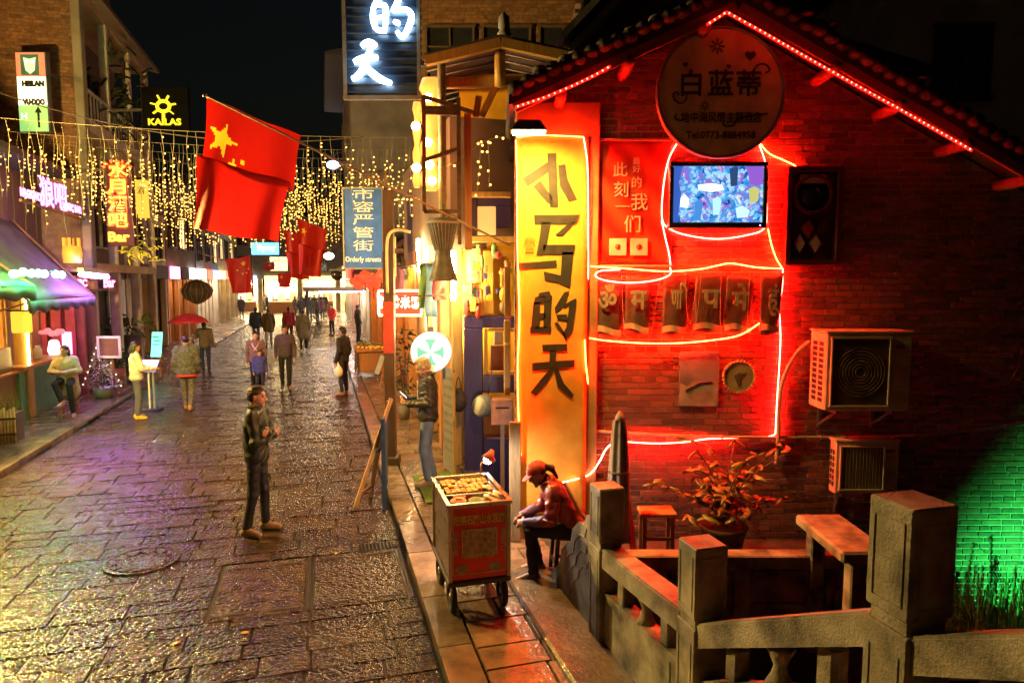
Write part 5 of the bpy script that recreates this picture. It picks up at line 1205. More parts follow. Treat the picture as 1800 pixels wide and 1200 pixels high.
lp_ = Vector((0, .07, .35)); wl_ = [Vector((X, YW, Z)) - t.location - lp_ for X, Z in ((7.4, 3.9), (3.2, -2.25), (-4, 1.5), (-2, 9))]
m = MB(); m.prism([lp_ + v.normalized() * .16 for v in wl_], (0, 1, .2), .004); fix_normals(m.build('added_light_flap', MATS['lamp_housing'], t))  # unseen flap added to cut the green light along a diagonal
d = Vector((-.02, .95, .45)); obj('green_light', ld, t, (0, .07, .35)).rotation_euler = d.to_track_quat('-Z', 'Y').to_euler()
# ================================================================== SIGNS, FLAGS, LIGHTS, STREET FURNITURE
# ---- tall white neon sign
YS = 10.2
t = thing('neon_board_sign', 'tall dark blue slatted sign board with glowing white brush characters', 'sign')
a, b = P(606, 172, YS), P(736, 0, YS); x0_, x1_, z0_ = a.x, b.x, a.z
NAVY = M('navy_sign_metal', (.03, .05, .09), .4, .3, 4, .15, 30, metal=.3)
MB().chbox(((x0_ + x1_) / 2, YS + .08, z0_ + 2.4), (x1_ - x0_, .12, 4.8), .02).build('board', NAVY, t)
for i in range(40): MB().bar((x0_ + .04, YS + .012, z0_ + .08 + i * .118), (x1_ - .04, YS + .012, z0_ + .08 + i * .118), .05, .022).build('slat', NAVY, t)
for x in (x0_ + .01, x1_ - .01): MB().bar((x, YS + .01, z0_), (x, YS + .01, z0_ + 4.8), .05).build('edge_trim', METALG, t)
MB().bar((x0_ - .02, YS + .01, z0_), (x1_ + .02, YS + .01, z0_), .06).build('edge_trim', METALG, t)
WN = EM('white_neon', (.66, .90, 1.0), 9)
def zs(p): return P(580 + p[0] / 4, p[1] / 4, YS - .06)
for pts, r_ in (([(222, 328), (255, 305), (290, 305), (325, 325)], .05), ([(170, 440), (205, 425), (270, 408), (335, 408)], .055), ([(298, 315), (265, 400), (225, 500), (190, 540), (155, 556)], .05), ([(235, 440), (290, 510), (360, 560), (430, 588)], .05),
                ([(355, -20), (330, 15), (298, 70)], .042), ([(300, 75), (305, 140), (320, 205)], .042), ([(335, 40), (385, 45), (392, 130), (382, 232)], .042), ([(318, 130), (372, 122)], .032), ([(322, 205), (382, 225)], .035),
                ([(490, -20), (470, 30), (438, 85)], .042), ([(450, 78), (530, 68), (572, 108), (558, 180), (512, 262), (470, 222)], .042), ([(450, 150), (490, 172)], .036)):
    pp = spline([zs(p) for p in pts], 5); n_ = len(pp)
    MB().tube(pp, [r_ * (.62 + .38 * math.sin(math.pi * (i + .5) / n_)) for i in range(n_)], 8).build('neon_stroke', WN, t)
MB().bar((x1_, YS + .08, z0_ + .5), (x1_ + .5, YS + .08, z0_ + .5), .06).build('wall_arm', METALG, t)
# ---- steel sign frame with orange lantern cloth
t = thing('steel_sign_frame', 'rusty steel ladder frame standing out from the shop in front of the lantern cloth', 'frame')
RUST = M('rusty_steel', (.11, .06, .035), .6, .4, 10, .3, 50, metal=.3)
for (a, b) in (((745, 168), (746, 372)), ((806, 172), (808, 430)), ((745, 170), (832, 198)), ((748, 190), (806, 192)), ((748, 198), (806, 200)), ((745, 282), (806, 262)), ((746, 372), (808, 372))):
    MB().bar(P(*a, 9.3), P(*b, 9.3 if a[0] < 800 else 9.35), .05, .05, (0, 1, 0)).build('steel_bar', RUST, t)
MB().bar(P(822, 200, 9.4), P(824, 440, 9.4), .09, .06, (0, 1, 0)).build('timber_upright', WOODO, t)
t = thing('lantern_cloth', 'glowing orange cloth column lit by bulbs beside the steel frame', 'lantern')
OC = EM('orange_cloth_glow', (1.0, .18, .025), 1.6); OB = EM('lantern_bulb', (1.0, .72, .28), 24)
for (px, w_, y0, y1) in ((757, 20, 140, 335), (733, 8, 180, 330)):
    c0, c1 = P(px, y0, 9.7), P(px, y1, 9.7); wd = w_ / F_PX * 9.7
    n_ = 12; MB().tube([c0.lerp(c1, i / n_) for i in range(n_ + 1)], [wd * (.75 + .25 * math.sin(i * 1.9)) for i in range(n_ + 1)], 12).build('cloth_column', OC, t)
for px, py in ((753, 172), (752, 250), (755, 290), (759, 318), (731, 222), (732, 295)): MB().ball(P(px, py, 9.45), .06, 10, 8).build('bulb', OB, t)
# ---- flags
def flag_mat():
    m_, n, b = _nodes('flag_red'); L = n.links.new; b.inputs['Base Color'].default_value = (.50, .014, .010, 1); b.inputs['Roughness'].default_value = .55
    tr = n.nodes.new('ShaderNodeBsdfTranslucent'); tr.inputs[0].default_value = (.42, .010, .006, 1); mx = n.nodes.new('ShaderNodeMixShader'); mx.inputs[0].default_value = .40
    o = n.nodes['Material Output']; L(b.outputs[0], mx.inputs[1]); L(tr.outputs[0], mx.inputs[2]); L(mx.outputs[0], o.inputs[0])
    ns = n.nodes.new('ShaderNodeTexNoise'); ns.inputs['Scale'].default_value = 6; bp = n.nodes.new('ShaderNodeBump'); bp.inputs['Strength'].default_value = .5; bp.inputs['Distance'].default_value = .04; L(ns.outputs[0], bp.inputs['Height']); L(bp.outputs[0], b.inputs['Normal'])
    MATS['flag_red'] = m_; return m_
FLAG = flag_mat(); STAR = M('flag_star_yellow', (.80, .55, .03), .6, .1, 6, .1)
_n = STAR.node_tree; _t = _n.nodes.new('ShaderNodeBsdfTranslucent'); _t.inputs[0].default_value = (.9, .55, .03, 1); _x = _n.nodes.new('ShaderNodeMixShader'); _x.inputs[0].default_value = .5
_n.links.new(_n.nodes['Principled BSDF'].outputs[0], _x.inputs[1]); _n.links.new(_t.outputs[0], _x.inputs[2]); _n.links.new(_x.outputs[0], _n.nodes['Material Output'].inputs[0])
def flag(label, A, B, C, D, stars, fold=.08, pole=None, crease=.48, pole_r=.014, nu=26, nv=34):
    """A-B along the pole, C below A, D below B (world points)"""
    t = thing('national_flag', label, 'flag', A, 0, 'red flags over the street'); A0 = A
    def fn(u, v):
        vv = v; tk = 0.0
        if crease:                # the cloth doubles back on itself half way down
            vv = v * 1.10 if v < crease else (crease * 1.10 - (v - crease) * 1.6 if v < crease + .06 else crease * 1.10 - .096 + (v - crease - .06) * (1 - crease * 1.10 + .096) / (1 - crease - .06))
            tk = -1.5 * fold * min(1, max(0, (v - crease) / .06))
        p = A.lerp(B, u).lerp(C.lerp(D, u), vv) - A0
        y = fold * (.5 * math.sin(u * 7 + v * 3) * v + .5 * math.sin(u * 3.1 - 1) * v + .25 * math.sin(u * 17 + v * 2) * v)
        y += tk + fold * .35 * math.sin(u * 11 + 2 * v) * (.3 + v)
        return p + Vector((.015 * math.sin(v * 9 + u * 4), y, .012 * math.sin(u * 9)))
    W_, H_ = (B - A).length, ((C - A).length + (D - B).length) / 2
    def star_of(u, v):          # the stars are dyed into the cloth: their cells leave the red sheet and become parts
        for k, (u0, v0, r_, rot_) in enumerate(stars):
            x, y = (u - u0) * W_, (v0 - v) * H_; d = math.hypot(x, y)
            if d > r_: continue
            a = (math.atan2(x, y) - rot_ + math.pi / 5) % (2 * math.pi / 5) - math.pi / 5
            if d * math.cos(abs(a)) * .2245 + d * math.sin(abs(a)) * .691 < r_ * .2245: return k + 1
        return 0
    if stars: nu, nv = (130, 150) if W_ > 1.1 else (50, 60)
    vs = [fn(i / nu, j / nv) for j in range(nv + 1) for i in range(nu + 1)]; cells = {}
    for j in range(nv):
        for i in range(nu): cells.setdefault(star_of((i + .5) / nu, (j + .5) / nv), []).append((j * (nu + 1) + i, j * (nu + 1) + i + 1, (j + 1) * (nu + 1) + i + 1, (j + 1) * (nu + 1) + i))
    for k, fs in cells.items():
        used = sorted({q for f_ in fs for q in f_}); ix = {q: n_ for n_, q in enumerate(used)}
        m = MB(); m._add([vs[q] for q in used], [[ix[q] for q in f_] for f_ in fs], True); m.build('star' if k else 'cloth', STAR if k else FLAG, t)
    e, f = pole; m = MB(); m.tube([e - A0, f - A0], pole_r, 8); m.build('flagpole', M('pale_pole', (.40, .28, .16), .5, .3), t)
    MB().ball(e - A0, pole_r * 1.8).build('pole_tip', METALG, t)
    return t
flag('large red flag with yellow stars hanging from a slanting pole over the street', P(363, 172, 8.0), P(531, 240, 8.45), P(346, 404, 8.0), P(494, 427, 8.45),
     [(.18, .25, .19, .25), (.20, .43, .062, .6), (.34, .40, .068, .2), (.44, .34, .05, .0)], .10, (P(360, 168, 8.0), P(897, 432, 9.45)))
flag('small red flag hanging low over the left pavement beside the wicker lantern', P(395, 456, 22), P(440, 450, 22), P(408, 516, 22), P(443, 515, 22), [(.72, .18, .10, 0), (.45, .35, .04, 0), (.62, .45, .04, 0), (.78, .45, .04, 0), (.88, .35, .04, 0)], .06, (P(392, 456, 22), P(330, 440, 22.2)), crease=0)
flag('red flag with a creased fold in front of the far shops', P(523, 384, 17), P(575, 404, 17.4), P(528, 482, 17), P(566, 488, 17.4), [(.18, .18, .10, .2)], .10, (P(521, 383, 17), P(740, 470, 19)))
flag('narrow red flag draped behind the creased far flag', P(496, 404, 18), P(540, 412, 18.3), P(514, 488, 18), P(546, 492, 18.3), [], .10, (P(494, 403, 18), P(600, 430, 19)))
flag('distant red flag hanging above the white shops at the street end', P(487, 482, 34), P(512, 478, 34), P(490, 505, 34), P(510, 505, 34), [(.3, .25, .12, 0)], .06, (P(486, 482, 34), P(530, 472, 35)), crease=0)
flag('distant red flag under the blue shop sign', P(462, 463, 40), P(482, 460, 40), P(464, 476, 40), P(483, 474, 40), [(.6, .35, .12, 0)], .05, (P(460, 463, 40), P(500, 455, 40)), crease=0)
# ---- goblet drum
t = thing('goblet_drum', 'dark goblet drum hung above the door of the yellow shop', 'drum', P(779, 440, 9.2))
k_ = 9.2 / F_PX; prof = [(26, -53), (24, -50), (16, -20), (13, 0), (17, 15), (24, 40), (26, 50), (26.5, 54), (24, 55)]
MB().lathe([(r_ * k_, z_ * k_) for r_, z_ in prof], 28).build('shell', M('drum_black_wood', (.07, .065, .06), .5, .4, 12, .35, 50), t)
m = MB(); m.tube([(27 * k_ * math.cos(a), 27 * k_ * math.sin(a), 47 * k_) for a in np.linspace(0, 6.283, 29)[:-1]], .016, 6, True); m.build('tension_ring', cm('ring_grey', (.25, .24, .2)), t)
for i in range(24):
    a = i * 2 * math.pi / 24; MB().tube([(27 * k_ * math.cos(a), 27 * k_ * math.sin(a), 47 * k_), (14.5 * k_ * math.cos(a + .1), 14.5 * k_ * math.sin(a + .1), 0)], .006, 5).build('tension_cord', cm('cord_grey', (.2, .2, .19)), t)
MB().tube([(0, 0, 55 * k_), (0, .02, 80 * k_)], .008, 5).build('hanging_rope', WOODD, t)
# ---- blue street sign
t = thing('street_sign', 'tall blue street notice sign with white characters and English words below', 'sign')
Y = 13.5; a, b = P(603, 331, Y), P(675, 472, Y); c = (a + b) / 2
SB = cm('sign_blue', (.03, .11, .52), .4); SW = cm('sign_white', (.72, .72, .70), .5)
MB().chbox(c, (b.x - a.x, .06, a.z - b.z), .01).build('panel', SB, t)
for dx, dz, w2, h2 in ((0, (a.z - b.z) / 2, b.x - a.x + .02, .03), (0, -(a.z - b.z) / 2, b.x - a.x + .02, .03), (-(b.x - a.x) / 2, 0, .03, a.z - b.z - .03), ((b.x - a.x) / 2, 0, .03, a.z - b.z - .03)):
    MB().box(c + Vector((dx, -.02, dz)), (w2, .06, h2)).build('border', METALG, t)
for ch, py in zip('市容严管街', (343, 365, 387, 410, 433)): text(ch, .225, SW, t, P(639, py, Y - .033), width=.40)
text('Orderly streets', .14, SW, t, P(638.5, 456, Y - .033), bold=.002, width=.70)
MB().bar(P(678, 300, Y + .05), P(680, 520, Y + .05), .07).build('pole', RUST, t)
for py in (345, 460): MB().bar(P(670, py, Y + .03), P(681, py, Y + .05), .04).build('bracket', METALG, t)
# ---- timber lamp post at the kerb
t = thing('timber_post', 'tall square timber post with a red band standing on the right pavement', 'post')
b_ = G(688, 815, PAVE); MB().bar(b_, (b_.x + .02, b_.y, P(680, 335, b_.y).z), .15, .15, (0, 1, 0)).build('shaft', wood('post_wood', (.08, .04, .022)), t)
MB().bar((b_.x, b_.y, P(0, 620, b_.y).z), (b_.x, b_.y, P(0, 530, b_.y).z), .158, .158, (0, 1, 0)).build('red_band', cm('band_red', (.45, .05, .03)), t)
MB().chbox((b_.x, b_.y, .16), (.26, .26, .14), .02).build('foot', WOODD, t)
MB().tube(spline([P(681, 515, b_.y - .1), P(680, 440, b_.y - .1), P(684, 412, b_.y - .1), P(700, 404, b_.y - .1), P(722, 408, b_.y - .1)], 6), .022, 8).build('curved_arm', cm('arm_pale', (.5, .36, .2)), t)
# ---- rice noodle sign
t = thing('noodle_sign', 'lit red sign with four white characters and a yellow border', 'sign')
Y = 12.2; a, b = P(665, 511, Y), P(741, 554, Y); c = (a + b) / 2; W_, H_ = b.x - a.x, a.z - b.z
MB().chbox(c + Vector((0, .05, 0)), (W_, .08, H_), .01).build('box', EM('noodle_red', (1, .05, .02), .9), t)
m = MB()
for dx, dz, w2, h2 in ((0, H_ / 2, W_, .035), (0, -H_ / 2, W_, .035), (-W_ / 2, 0, .035, H_ - .04), (W_ / 2, 0, .035, H_ - .04)): MB().box(c + Vector((dx, 0, dz)), (w2, .03, h2)).build('lit_border', EM('border_glow', (1, .72, .3), 5), t)
for i, ch in enumerate('桂林米粉'): text(ch, .23, EM('noodle_white', (1, .85, .6), 5), t, c + Vector((-W_ * .375 + W_ * .25 * i, -.004, 0)), bold=.006, width=.17)
for dx in (-.3, .3): MB().bar(c + Vector((dx, .06, H_ / 2)), c + Vector((dx, .06, H_ / 2 + .7)), .025).build('hanger', RUST, t)
# ---- round light box
t = thing('round_light_box', 'glowing white round light box with a pale green cross pattern over the pavement', 'sign')
c = P(758, 618, 9.9); r_ = 35.5 / F_PX * 9.9
MB().lathe([(r_ * .96, 0), (r_, .02), (r_, .14), (r_ * .96, .16)], 40, c + Vector((0, .08, 0)), (0, -1, 0), False).build('lit_face', EM('round_box_glow', (.80, 1.0, .97), .47), t)
TQ = EM('round_box_teal', (.22, .85, .72), .28)
for k in range(4):
    an = k * math.pi / 2; d = Vector((math.cos(an), 0, math.sin(an))); n_ = Vector((-d.z, 0, d.x)); cc = c + Vector((0, -.082, 0)); m = MB()
    m.prism([cc + d * .02, cc + d * r_ * .45 - n_ * .04, cc + d * r_ * .62 - n_ * .09, cc + d * r_ * .66, cc + d * r_ * .62 + n_ * .09, cc + d * r_ * .45 + n_ * .04], (0, -1, 0), .003); fix_normals(m.build('pattern_leaf', TQ, t))
MB().lathe([(.055, 0), (.055, .004)], 16, c + Vector((0, -.082, -r_ * .8)), (0, -1, 0)).build('emblem', EM('round_box_gold', (.8, .75, .3), .4), t)
MB().box(c + Vector((0, 0, r_ + .03)), (.08, .06, .08)).build('hanger', METALG, t); MB().bar(c + Vector((-.45, 0, r_ + .5)), c + Vector((.5, 0, r_ + .55)), .02).build('rod', RUST, t); MB().tube([c + Vector((0, 0, r_ + .05)), c + Vector((0, 0, r_ + .52))], .008, 5).build('chain', METALG, t)
# ---- folding board at the kerb
t = thing('folding_board', 'folding wooden sandwich board with a blue panel standing on the kerb', 'board')
tp0, tp1 = P(684, 700, 8.75), P(668, 702, 8.95); f1, f2, f3, f4 = G(624, 892, 0), G(640, 880, 0), G(676, 893, .02), G(668, 868, .02)
top = P(680, 702, 8.8)
for a, b, mt in ((f1, P(688, 700, 8.7), WOODY), (f2 + Vector((.04, .2, 0)), P(682, 705, 8.95), WOODB)): MB().bar(a, b, .035, .045).build('frame_leg', mt, t)
BLP = cm('board_blue', (.03, .07, .16), .5)
q0, q1 = G(676, 893, 0), P(673, 735, G(676, 893, 0).y + .02); MB().bar(q0, q1, .05, .05).build('frame_leg', BLP, t)
q2 = q0 + Vector((-.10, .62, 0)); q3 = q1 + Vector((-.06, .55, 0)); MB().bar(q2, q3, .05, .05).build('frame_leg', BLP, t)
m = MB(); m.prism([q0.lerp(q1, .25), q2.lerp(q3, .25), q3, q1], (1, 0, 0), .02); fix_normals(m.build('panel', BLP, t))
for f in (.12, .5): MB().bar(f1.lerp(P(688, 700, 8.7), f), (f2 + Vector((.04, .2, 0))).lerp(P(682, 705, 8.95), f), .03, .03).build('stretcher', WOODB, t)
# ---- snack cart
cart_o = G(792, 1086, PAVE)
t = thing('snack_cart', 'red snack cart with a tray of fried tofu on the right pavement', 'cart', cart_o, TH)
CW_, CD, ZB, ZT = .50, .80, .31, .96
STEEL = M('stainless_steel', (.42, .36, .28), .30, .1, 3, .01, 10, metal=.9); CRED = cm('cart_red', (.80, .05, .028), .4)
MB().chbox((CW_ / 2, CD / 2, ZB - .02), (CW_ + .04, CD + .04, .05), .01).build('chassis', cm('chassis', (.05, .04, .04)), t)
MB().bbox((0, 0, ZB + .006), (CW_, .02, ZT - .03)).build('front_panel', CRED, t)
MB().bbox((0, .021, ZB + .006), (.02, CD, ZT - .03)).build('side_panel', STEEL, t); MB().bbox((CW_ - .02, .021, ZB + .006), (CW_, CD, ZT - .03)).build('side_panel', STEEL, t); MB().bbox((.021, CD - .02, ZB + .006), (CW_ - .021, CD, ZT - .03)).build('back_panel', STEEL, t)
for x, y in ((0, 0), (CW_, 0), (0, CD), (CW_, CD)): MB().bar((x, y, ZB), (x, y, ZT - .02), .03).build('corner_post', STEEL, t)
m = MB()
for a, b in (((-.02, -.01), (CW_ + .02, -.01)), ((-.02, CD + .01), (CW_ + .02, CD + .01)), ((-.01, -.02), (-.01, CD + .02)), ((CW_ + .01, -.02), (CW_ + .01, CD + .02))): m.bar((a[0], a[1], ZT - .005), (b[0], b[1], ZT - .005), .035, .03)
m.build('rim', STEEL, t); MB().bbox((.02, .02, ZT - .14), (CW_ - .02, CD - .02, ZT - .125)).build('counter', WOODD, t)
MB().bar((.02, .30, ZT - .02), (CW_ - .02, .30, ZT - .02), .02).build('divider', STEEL, t)
MB().chbox((CW_ / 2, .55, ZT - .06), (CW_ - .05, .44, .06), .01).build('griddle_tray', STEEL, t)
GOLD = cm('cart_gold', (.90, .68, .16)); PWH = cm('cart_pale', (.8, .7, .58))
text('阳朔石磨山水豆腐', .085, GOLD, t, (CW_ / 2, -.004, ZT - .14), bold=.002, width=CW_ * .86)
o = text('现做现卖', .05, PWH, t, (.045, -.004, ZT - .33), vertical=True, line=1.0); o = text('香嫩可口', .05, PWH, t, (CW_ - .045, -.004, ZT - .33), vertical=True)
text('传统手工豆腐', .042, GOLD, t, (CW_ / 2, -.004, ZB + .20), width=.26)
MB().chbox((CW_ / 2, -.003, ZT - .33), (.29, .006, .22), .002).build('photo_panel', M('photo_panel', (.42, .32, .22), .5, .6, 25, .05), t)
for dx, dz, w2, h2 in ((0, .112, .30, .006), (0, -.112, .30, .006), (-.147, 0, .006, .22), (.147, 0, .006, .22)): MB().box((CW_ / 2 + dx, -.006, ZT - .33 + dz), (w2, .008, h2)).build('photo_border', PWH, t)
for dx, dz, w2, h2 in ((0, .30, CW_ * .9, .006), (0, -.27, CW_ * .9, .006), (-CW_ * .45, .015, .006, .57), (CW_ * .45, .015, .006, .57)): MB().box((CW_ / 2 + dx, -.003, (ZB + ZT) / 2 + dz), (w2, .006, h2)).build('panel_line', GOLD, t)
for x_, nm in ((.10, 'bowl'), (.38, 'bowl')):
    m = MB(); m.prism([Vector((x_ + .055 * math.cos(a), -.001, ZB + .10 + .035 * math.sin(a))) for a in np.linspace(0, 6.28, 17)[:-1]], (0, -1, 0), .004); fix_normals(m.build('printed_dish', M('print_food', (.40, .34, .24), .5, .6, 30, 0), t))
for x in (.03, CW_ - .03):
    for y in (.10, CD - .14):
        m = MB(); m.tube([(x, y + .11 * math.cos(a), .138 + .11 * math.sin(a)) for a in np.linspace(0, 6.283, 25)[:-1]], .028, 8, True); wh = m.build('wheel', M('tyre_rubber', (.015, .014, .014), .7), t)
        m = MB(); m.lathe([(.03, -.02), (.03, .02)], 12, (x, y, .138), (1, 0, 0)); m.build('hub', METALG, wh)
        m = MB()
        for k in range(8): m.bar((x, y, .138), (x, y + .105 * math.cos(k * .785), .138 + .105 * math.sin(k * .785)), .006)
        m.build('spoke', METALG, wh); MB().bar((x, y, .14), (x, y, ZB - .03), .03).build('wheel_fork', RUST, t)
M4 = Matrix.Translation(cart_o) @ Matrix.Rotation(TH, 4, 'Z')
t = thing('tofu_slab', 'fried tofu spread over the tray of the snack cart', 'tofu', M4 @ Vector((CW_ / 2, .55, ZT - .028)), TH)
TOF = M('fried_tofu', (.62, .38, .10), .5, .5, 25, .5, 60)
for i in range(9):
    for j in range(7):
        if rnd.random() < .9: MB().chbox((-.19 + .0475 * i + rnd.uniform(-.006, .006), -.17 + .056 * j + rnd.uniform(-.006, .006), .012 + rnd.uniform(-.002, .004)), (.043, .050, .024), .006, rnd.uniform(-.15, .15)).build('tofu_piece', TOF, t)
def bowl(label, x, y, r_, mt, fill=None):
    t = thing('bowl', label, 'bowl', M4 @ Vector((x, y, ZT - .124)), 0, 'bowls on the cart'); MB().lathe([(r_ * .5, 0), (r_ * .8, .05), (r_, .115), (r_ * .94, .115), (r_ * .7, .05), (r_ * .3, .02)], 20).build('dish', mt, t)
    if fill: MB().lathe([(r_ * .9, .08), (r_ * .7, .10), (r_ * .05, .112)], 16).build('contents', fill, t)
bowl('red chilli bowl at the front corner of the cart', .10, .14, .07, cm('bowl_white', (.6, .55, .48)), cm('chilli', (.55, .12, .03)))
bowl('pale green plastic bowl in the middle of the cart front', .25, .13, .065, cm('bowl_green', (.35, .45, .32)))
bowl('small covered bowl behind the chilli bowl', .13, .24, .055, cm('bowl_red', (.5, .2, .14)), cm('bowl_white', (.6, .55, .48)))
t = thing('plastic_bag', 'crumpled white plastic bag of cups at the cart corner', 'bag', M4 @ Vector((.40, .15, ZT - .124)))
me = volume_mesh('bag', [('e', (0, 0, .075), (.08, .07, .07), None), ('e', (.03, .02, .12), (.05, .05, .04), None), ('e', (-.03, -.02, .11), (.05, .04, .05), None)], M('white_plastic_bag', (.75, .72, .66), .3, .15, 20, .5, 40), .008, .02, wrinkle=.007, wf=90); obj('bag_body', me, t)
# lamp clipped on the cart
t = thing('clip_lamp', 'glaring white work lamp clipped to the back of the snack cart', 'lamp')
lp = P(858, 806, 6.7); bs = M4 @ Vector((CW_ - .05, CD, ZT))
MB().tube(spline([bs, bs + Vector((.01, .0, .12)), lp + Vector((.06, .03, -.03)), lp + Vector((.03, .02, .03))], 6), .010, 7).build('gooseneck', METALG, t)
ax_ = Vector((-.45, -.25, -.85)); MB().lathe([(.02, -.10), (.035, -.06), (.075, .01)], 16, lp, ax_).build('shade', cm('shade_red', (.4, .1, .08)), t)
MB().ball(lp + ax_.normalized() * .01, .042, 12, 8).build('bulb', EM('work_bulb', (1.0, .97, .88), 60), t)
ld = bpy.data.lights.new('work_light', 'POINT'); ld.energy = 30; ld.color = (1, .92, .75); ld.shadow_soft_size = .04; obj('work_light', ld, t, lp + ax_.normalized() * .07)
# vendor's stool
t = thing('vendor_stool', 'dark wooden stool under the seated cart vendor', 'stool', G(1000, 1010, PAVE), .15); VS = t.location.copy()
MB().chbox((0, 0, .435), (.36, .30, .04), .012).build('seat', WOODD, t)
for a in (-1, 1):
    for b in (-1, 1): MB().bar((a * .16, b * .12, 0), (a * .13, b * .10, .42), .035).build('leg', WOODD, t)
    MB().bar((a * .15, -.11, .16), (a * .15, .11, .16), .025).build('stretcher', WOODD, t)
MB().bar((-.15, -.11, .24), (.15, -.11, .24), .025).build('stretcher', WOODD, t)
# green mat, menu board, wooden planks, framed pictures, rust box, hanging drum
MB_ = MB(); MB_.chbox((0, 0, 0), (.62, 1.25, .02), .004); o = MB_.build('door_mat', M('green_mat', (.10, .16, .02), .9, .3, 30, .5, 200), None, G(772, 862, PAVE) + Vector((.02, .15, .014)), (0, 0, TH)); tag(o, 'green grass mat on the pavement in front of the yellow shop', 'mat')
t = thing('menu_board', 'grey printed menu board propped beside the man in jeans', 'board', G(790, 830, PAVE), TH + .2)
m = MB(); m.box((0, 0, .78), (.03, .42, 1.5)); m.build('board', cm('menu_grey', (.16, .15, .14)), t)
for i in range(9): MB().box((-.017, 0, .35 + .13 * i), (.004, .30, .05)).build('printed_line', cm('menu_ink', (.12, .1, .1)), t)
MB().bar((0, -.2, 0), (0, -.2, 1.5), .03).build('leg', WOODY, t); MB().bar((0, .2, 0), (0, .2, 1.5), .03).build('leg', WOODY, t)
t = thing('grained_plank', 'tall weathered plank with dark grain at the banner corner', 'plank', P(909, 800, 7.12)); t.location.z = PAVE
MB().chbox((-.02, 0, .66), (.13, .04, 1.3), .01).build('board', wood('grainy_plank', (.20, .12, .055), .6, 5, .9), t)
t = thing('framed_pictures', 'column of small framed pictures hung on the side wall by the banner', 'picture')
for i, (py0, py1) in enumerate(((562, 600), (604, 690), (470, 555))):
    a, b = P(892, py0, 8.6), P(892, py1, 8.6); MB().chbox(((-.06), 8.6, (a.z + b.z) / 2), (.08, .35, a.z - b.z), .01).build('frame', WOODY, t)
    MB().chbox((-.102, 8.6, (a.z + b.z) / 2), (.004, .28, a.z - b.z - .08), .001).build('photo', M('old_photo', (.35, .33, .30), .3, .7, 18, .05), t)
t = thing('rust_box', 'rust coloured metal letter box on the post by the door', 'box', P(883, 722, 8.2)); MB().chbox((0, 0, 0), (.26, .24, .30), .01).build('case', M('rust_paint', (.26, .10, .05), .6, .35, 8, .3), t); MB().bar((0, .05, -.15), (0, .05, -1.05), .05).build('post', WOODB, t); MB().box((0, -.122, .06), (.16, .008, .02)).build('slot', DARK, t)
t = thing('leaning_drum', 'round grey drum hanging inside the blue door frame', 'drum', P(858, 712, 9.75)); MB().lathe([(.13, 0), (.16, .05), (.16, .16), (.14, .2)], 20, (0, 0, 0), (-.6, -.8, .1)).build('shell', cm('drum_grey', (.22, .25, .28), .3), t); MB().lathe([(.13, .2), (.125, .215)], 20, (0, 0, 0), (-.6, -.8, .1)).build('skin', cm('drum_skin2', (.5, .5, .48)), t); MB().tube([(0, 0, .15), (.05, .1, .5)], .008, 5).build('strap', WOODD, t)
t = thing('shop_bag', 'black bag hung on the edge of the blue door post', 'bag', P(806, 705, 9.8)); obj('bag_body', volume_mesh('bag', [('e', (0, 0, 0), (.12, .09, .16), None), ('e', (0, 0, .1), (.07, .06, .1), None)], cm('bag_black', (.03, .028, .03)), .015, .04, wrinkle=.006), t); MB().tube(spline([Vector((-.05, 0, .15)), Vector((0, 0, .36)), Vector((.05, 0, .15))], 5), .008, 5).build('strap', cm('bag_black', (.03, .03, .03)), t)
# ---- market table further on, camera, far stall roof
t = thing('market_table', 'wooden market table heaped with greens and yellow goods at the kerb', 'table', G(652, 662, PAVE), TH)
MB().chbox((0, .4, .78), (.85, 1.5, .05), .01).build('table_top', WOODO, t); MB().chbox((0, .4, .45), (.75, 1.35, .55), .01).build('box_front', WOODO, t)
for a in (-.38, .38):
    for b in (-.3, 1.1): MB().bar((a, b, 0), (a, b, .76), .05).build('leg', WOODD, t)
t2 = thing('produce', 'heap of leafy greens and yellow fruit on the market table', 'produce', t.location + Vector((0, 0, .81)), TH); LG = M('produce_leaf', (.16, .20, .03), .5, .5, 8, .2, rand=.4); YF = M('yellow_fruit', (.65, .45, .08), .5)
for i in range(46):
    o = obj('leaf', LM, t2, (rnd.uniform(-.25, .3), rnd.uniform(.2, .9), rnd.uniform(.02, .14)), (rnd.uniform(-1.2, .4), 0, rnd.uniform(0, 6.28))); o.data = LM; o.scale = (1.6, 1.6, 1.6)
for i in range(18): MB().ball((rnd.uniform(-.38, .38), rnd.uniform(-.28, .2), .045), .045, 8, 6).build('fruit', YF, t2)
t = thing('price_placard', 'small white and blue placard on a slanting stake by the market table', 'placard', G(668, 682, PAVE), TH); MB().bar((0, 0, 0), (.12, 0, .75), .03).build('stake', WOODO, t); MB().box((.0, -.05, .62), (.12, .02, .5), Matrix.Rotation(.35, 3, 'Y')).build('card', cm('placard_blue', (.4, .45, .6)), t)
t = thing('stall_canopy', 'red edged flat stall roof beyond the street sign', 'canopy', G(640, 600, 0), TH); Yk = t.location.y
zt = P(600, 508, Yk).z; MB().chbox((-.6, 1.2, zt), (4.2, 3.0, .14), .02).build('roof_slab', cm('stall_red', (.3, .06, .05)), t)
MB().box((-.6, -.32, zt), (4.2, .03, .20)).build('edge_strip', cm('stall_grey', (.3, .26, .24)), t)
for x in (-2.55, 1.35):
    for y in (-.2, 2.6): MB().bar((x, y, 0), (x, y, zt), .08).build('leg', cm('stall_leg', (.04, .04, .05)), t)
MB().box((-.4, 1.0, zt - .12), (3.2, .12, .05)).build('tube_lamp', EM('stall_tube', (1, .9, .85), 60), t)
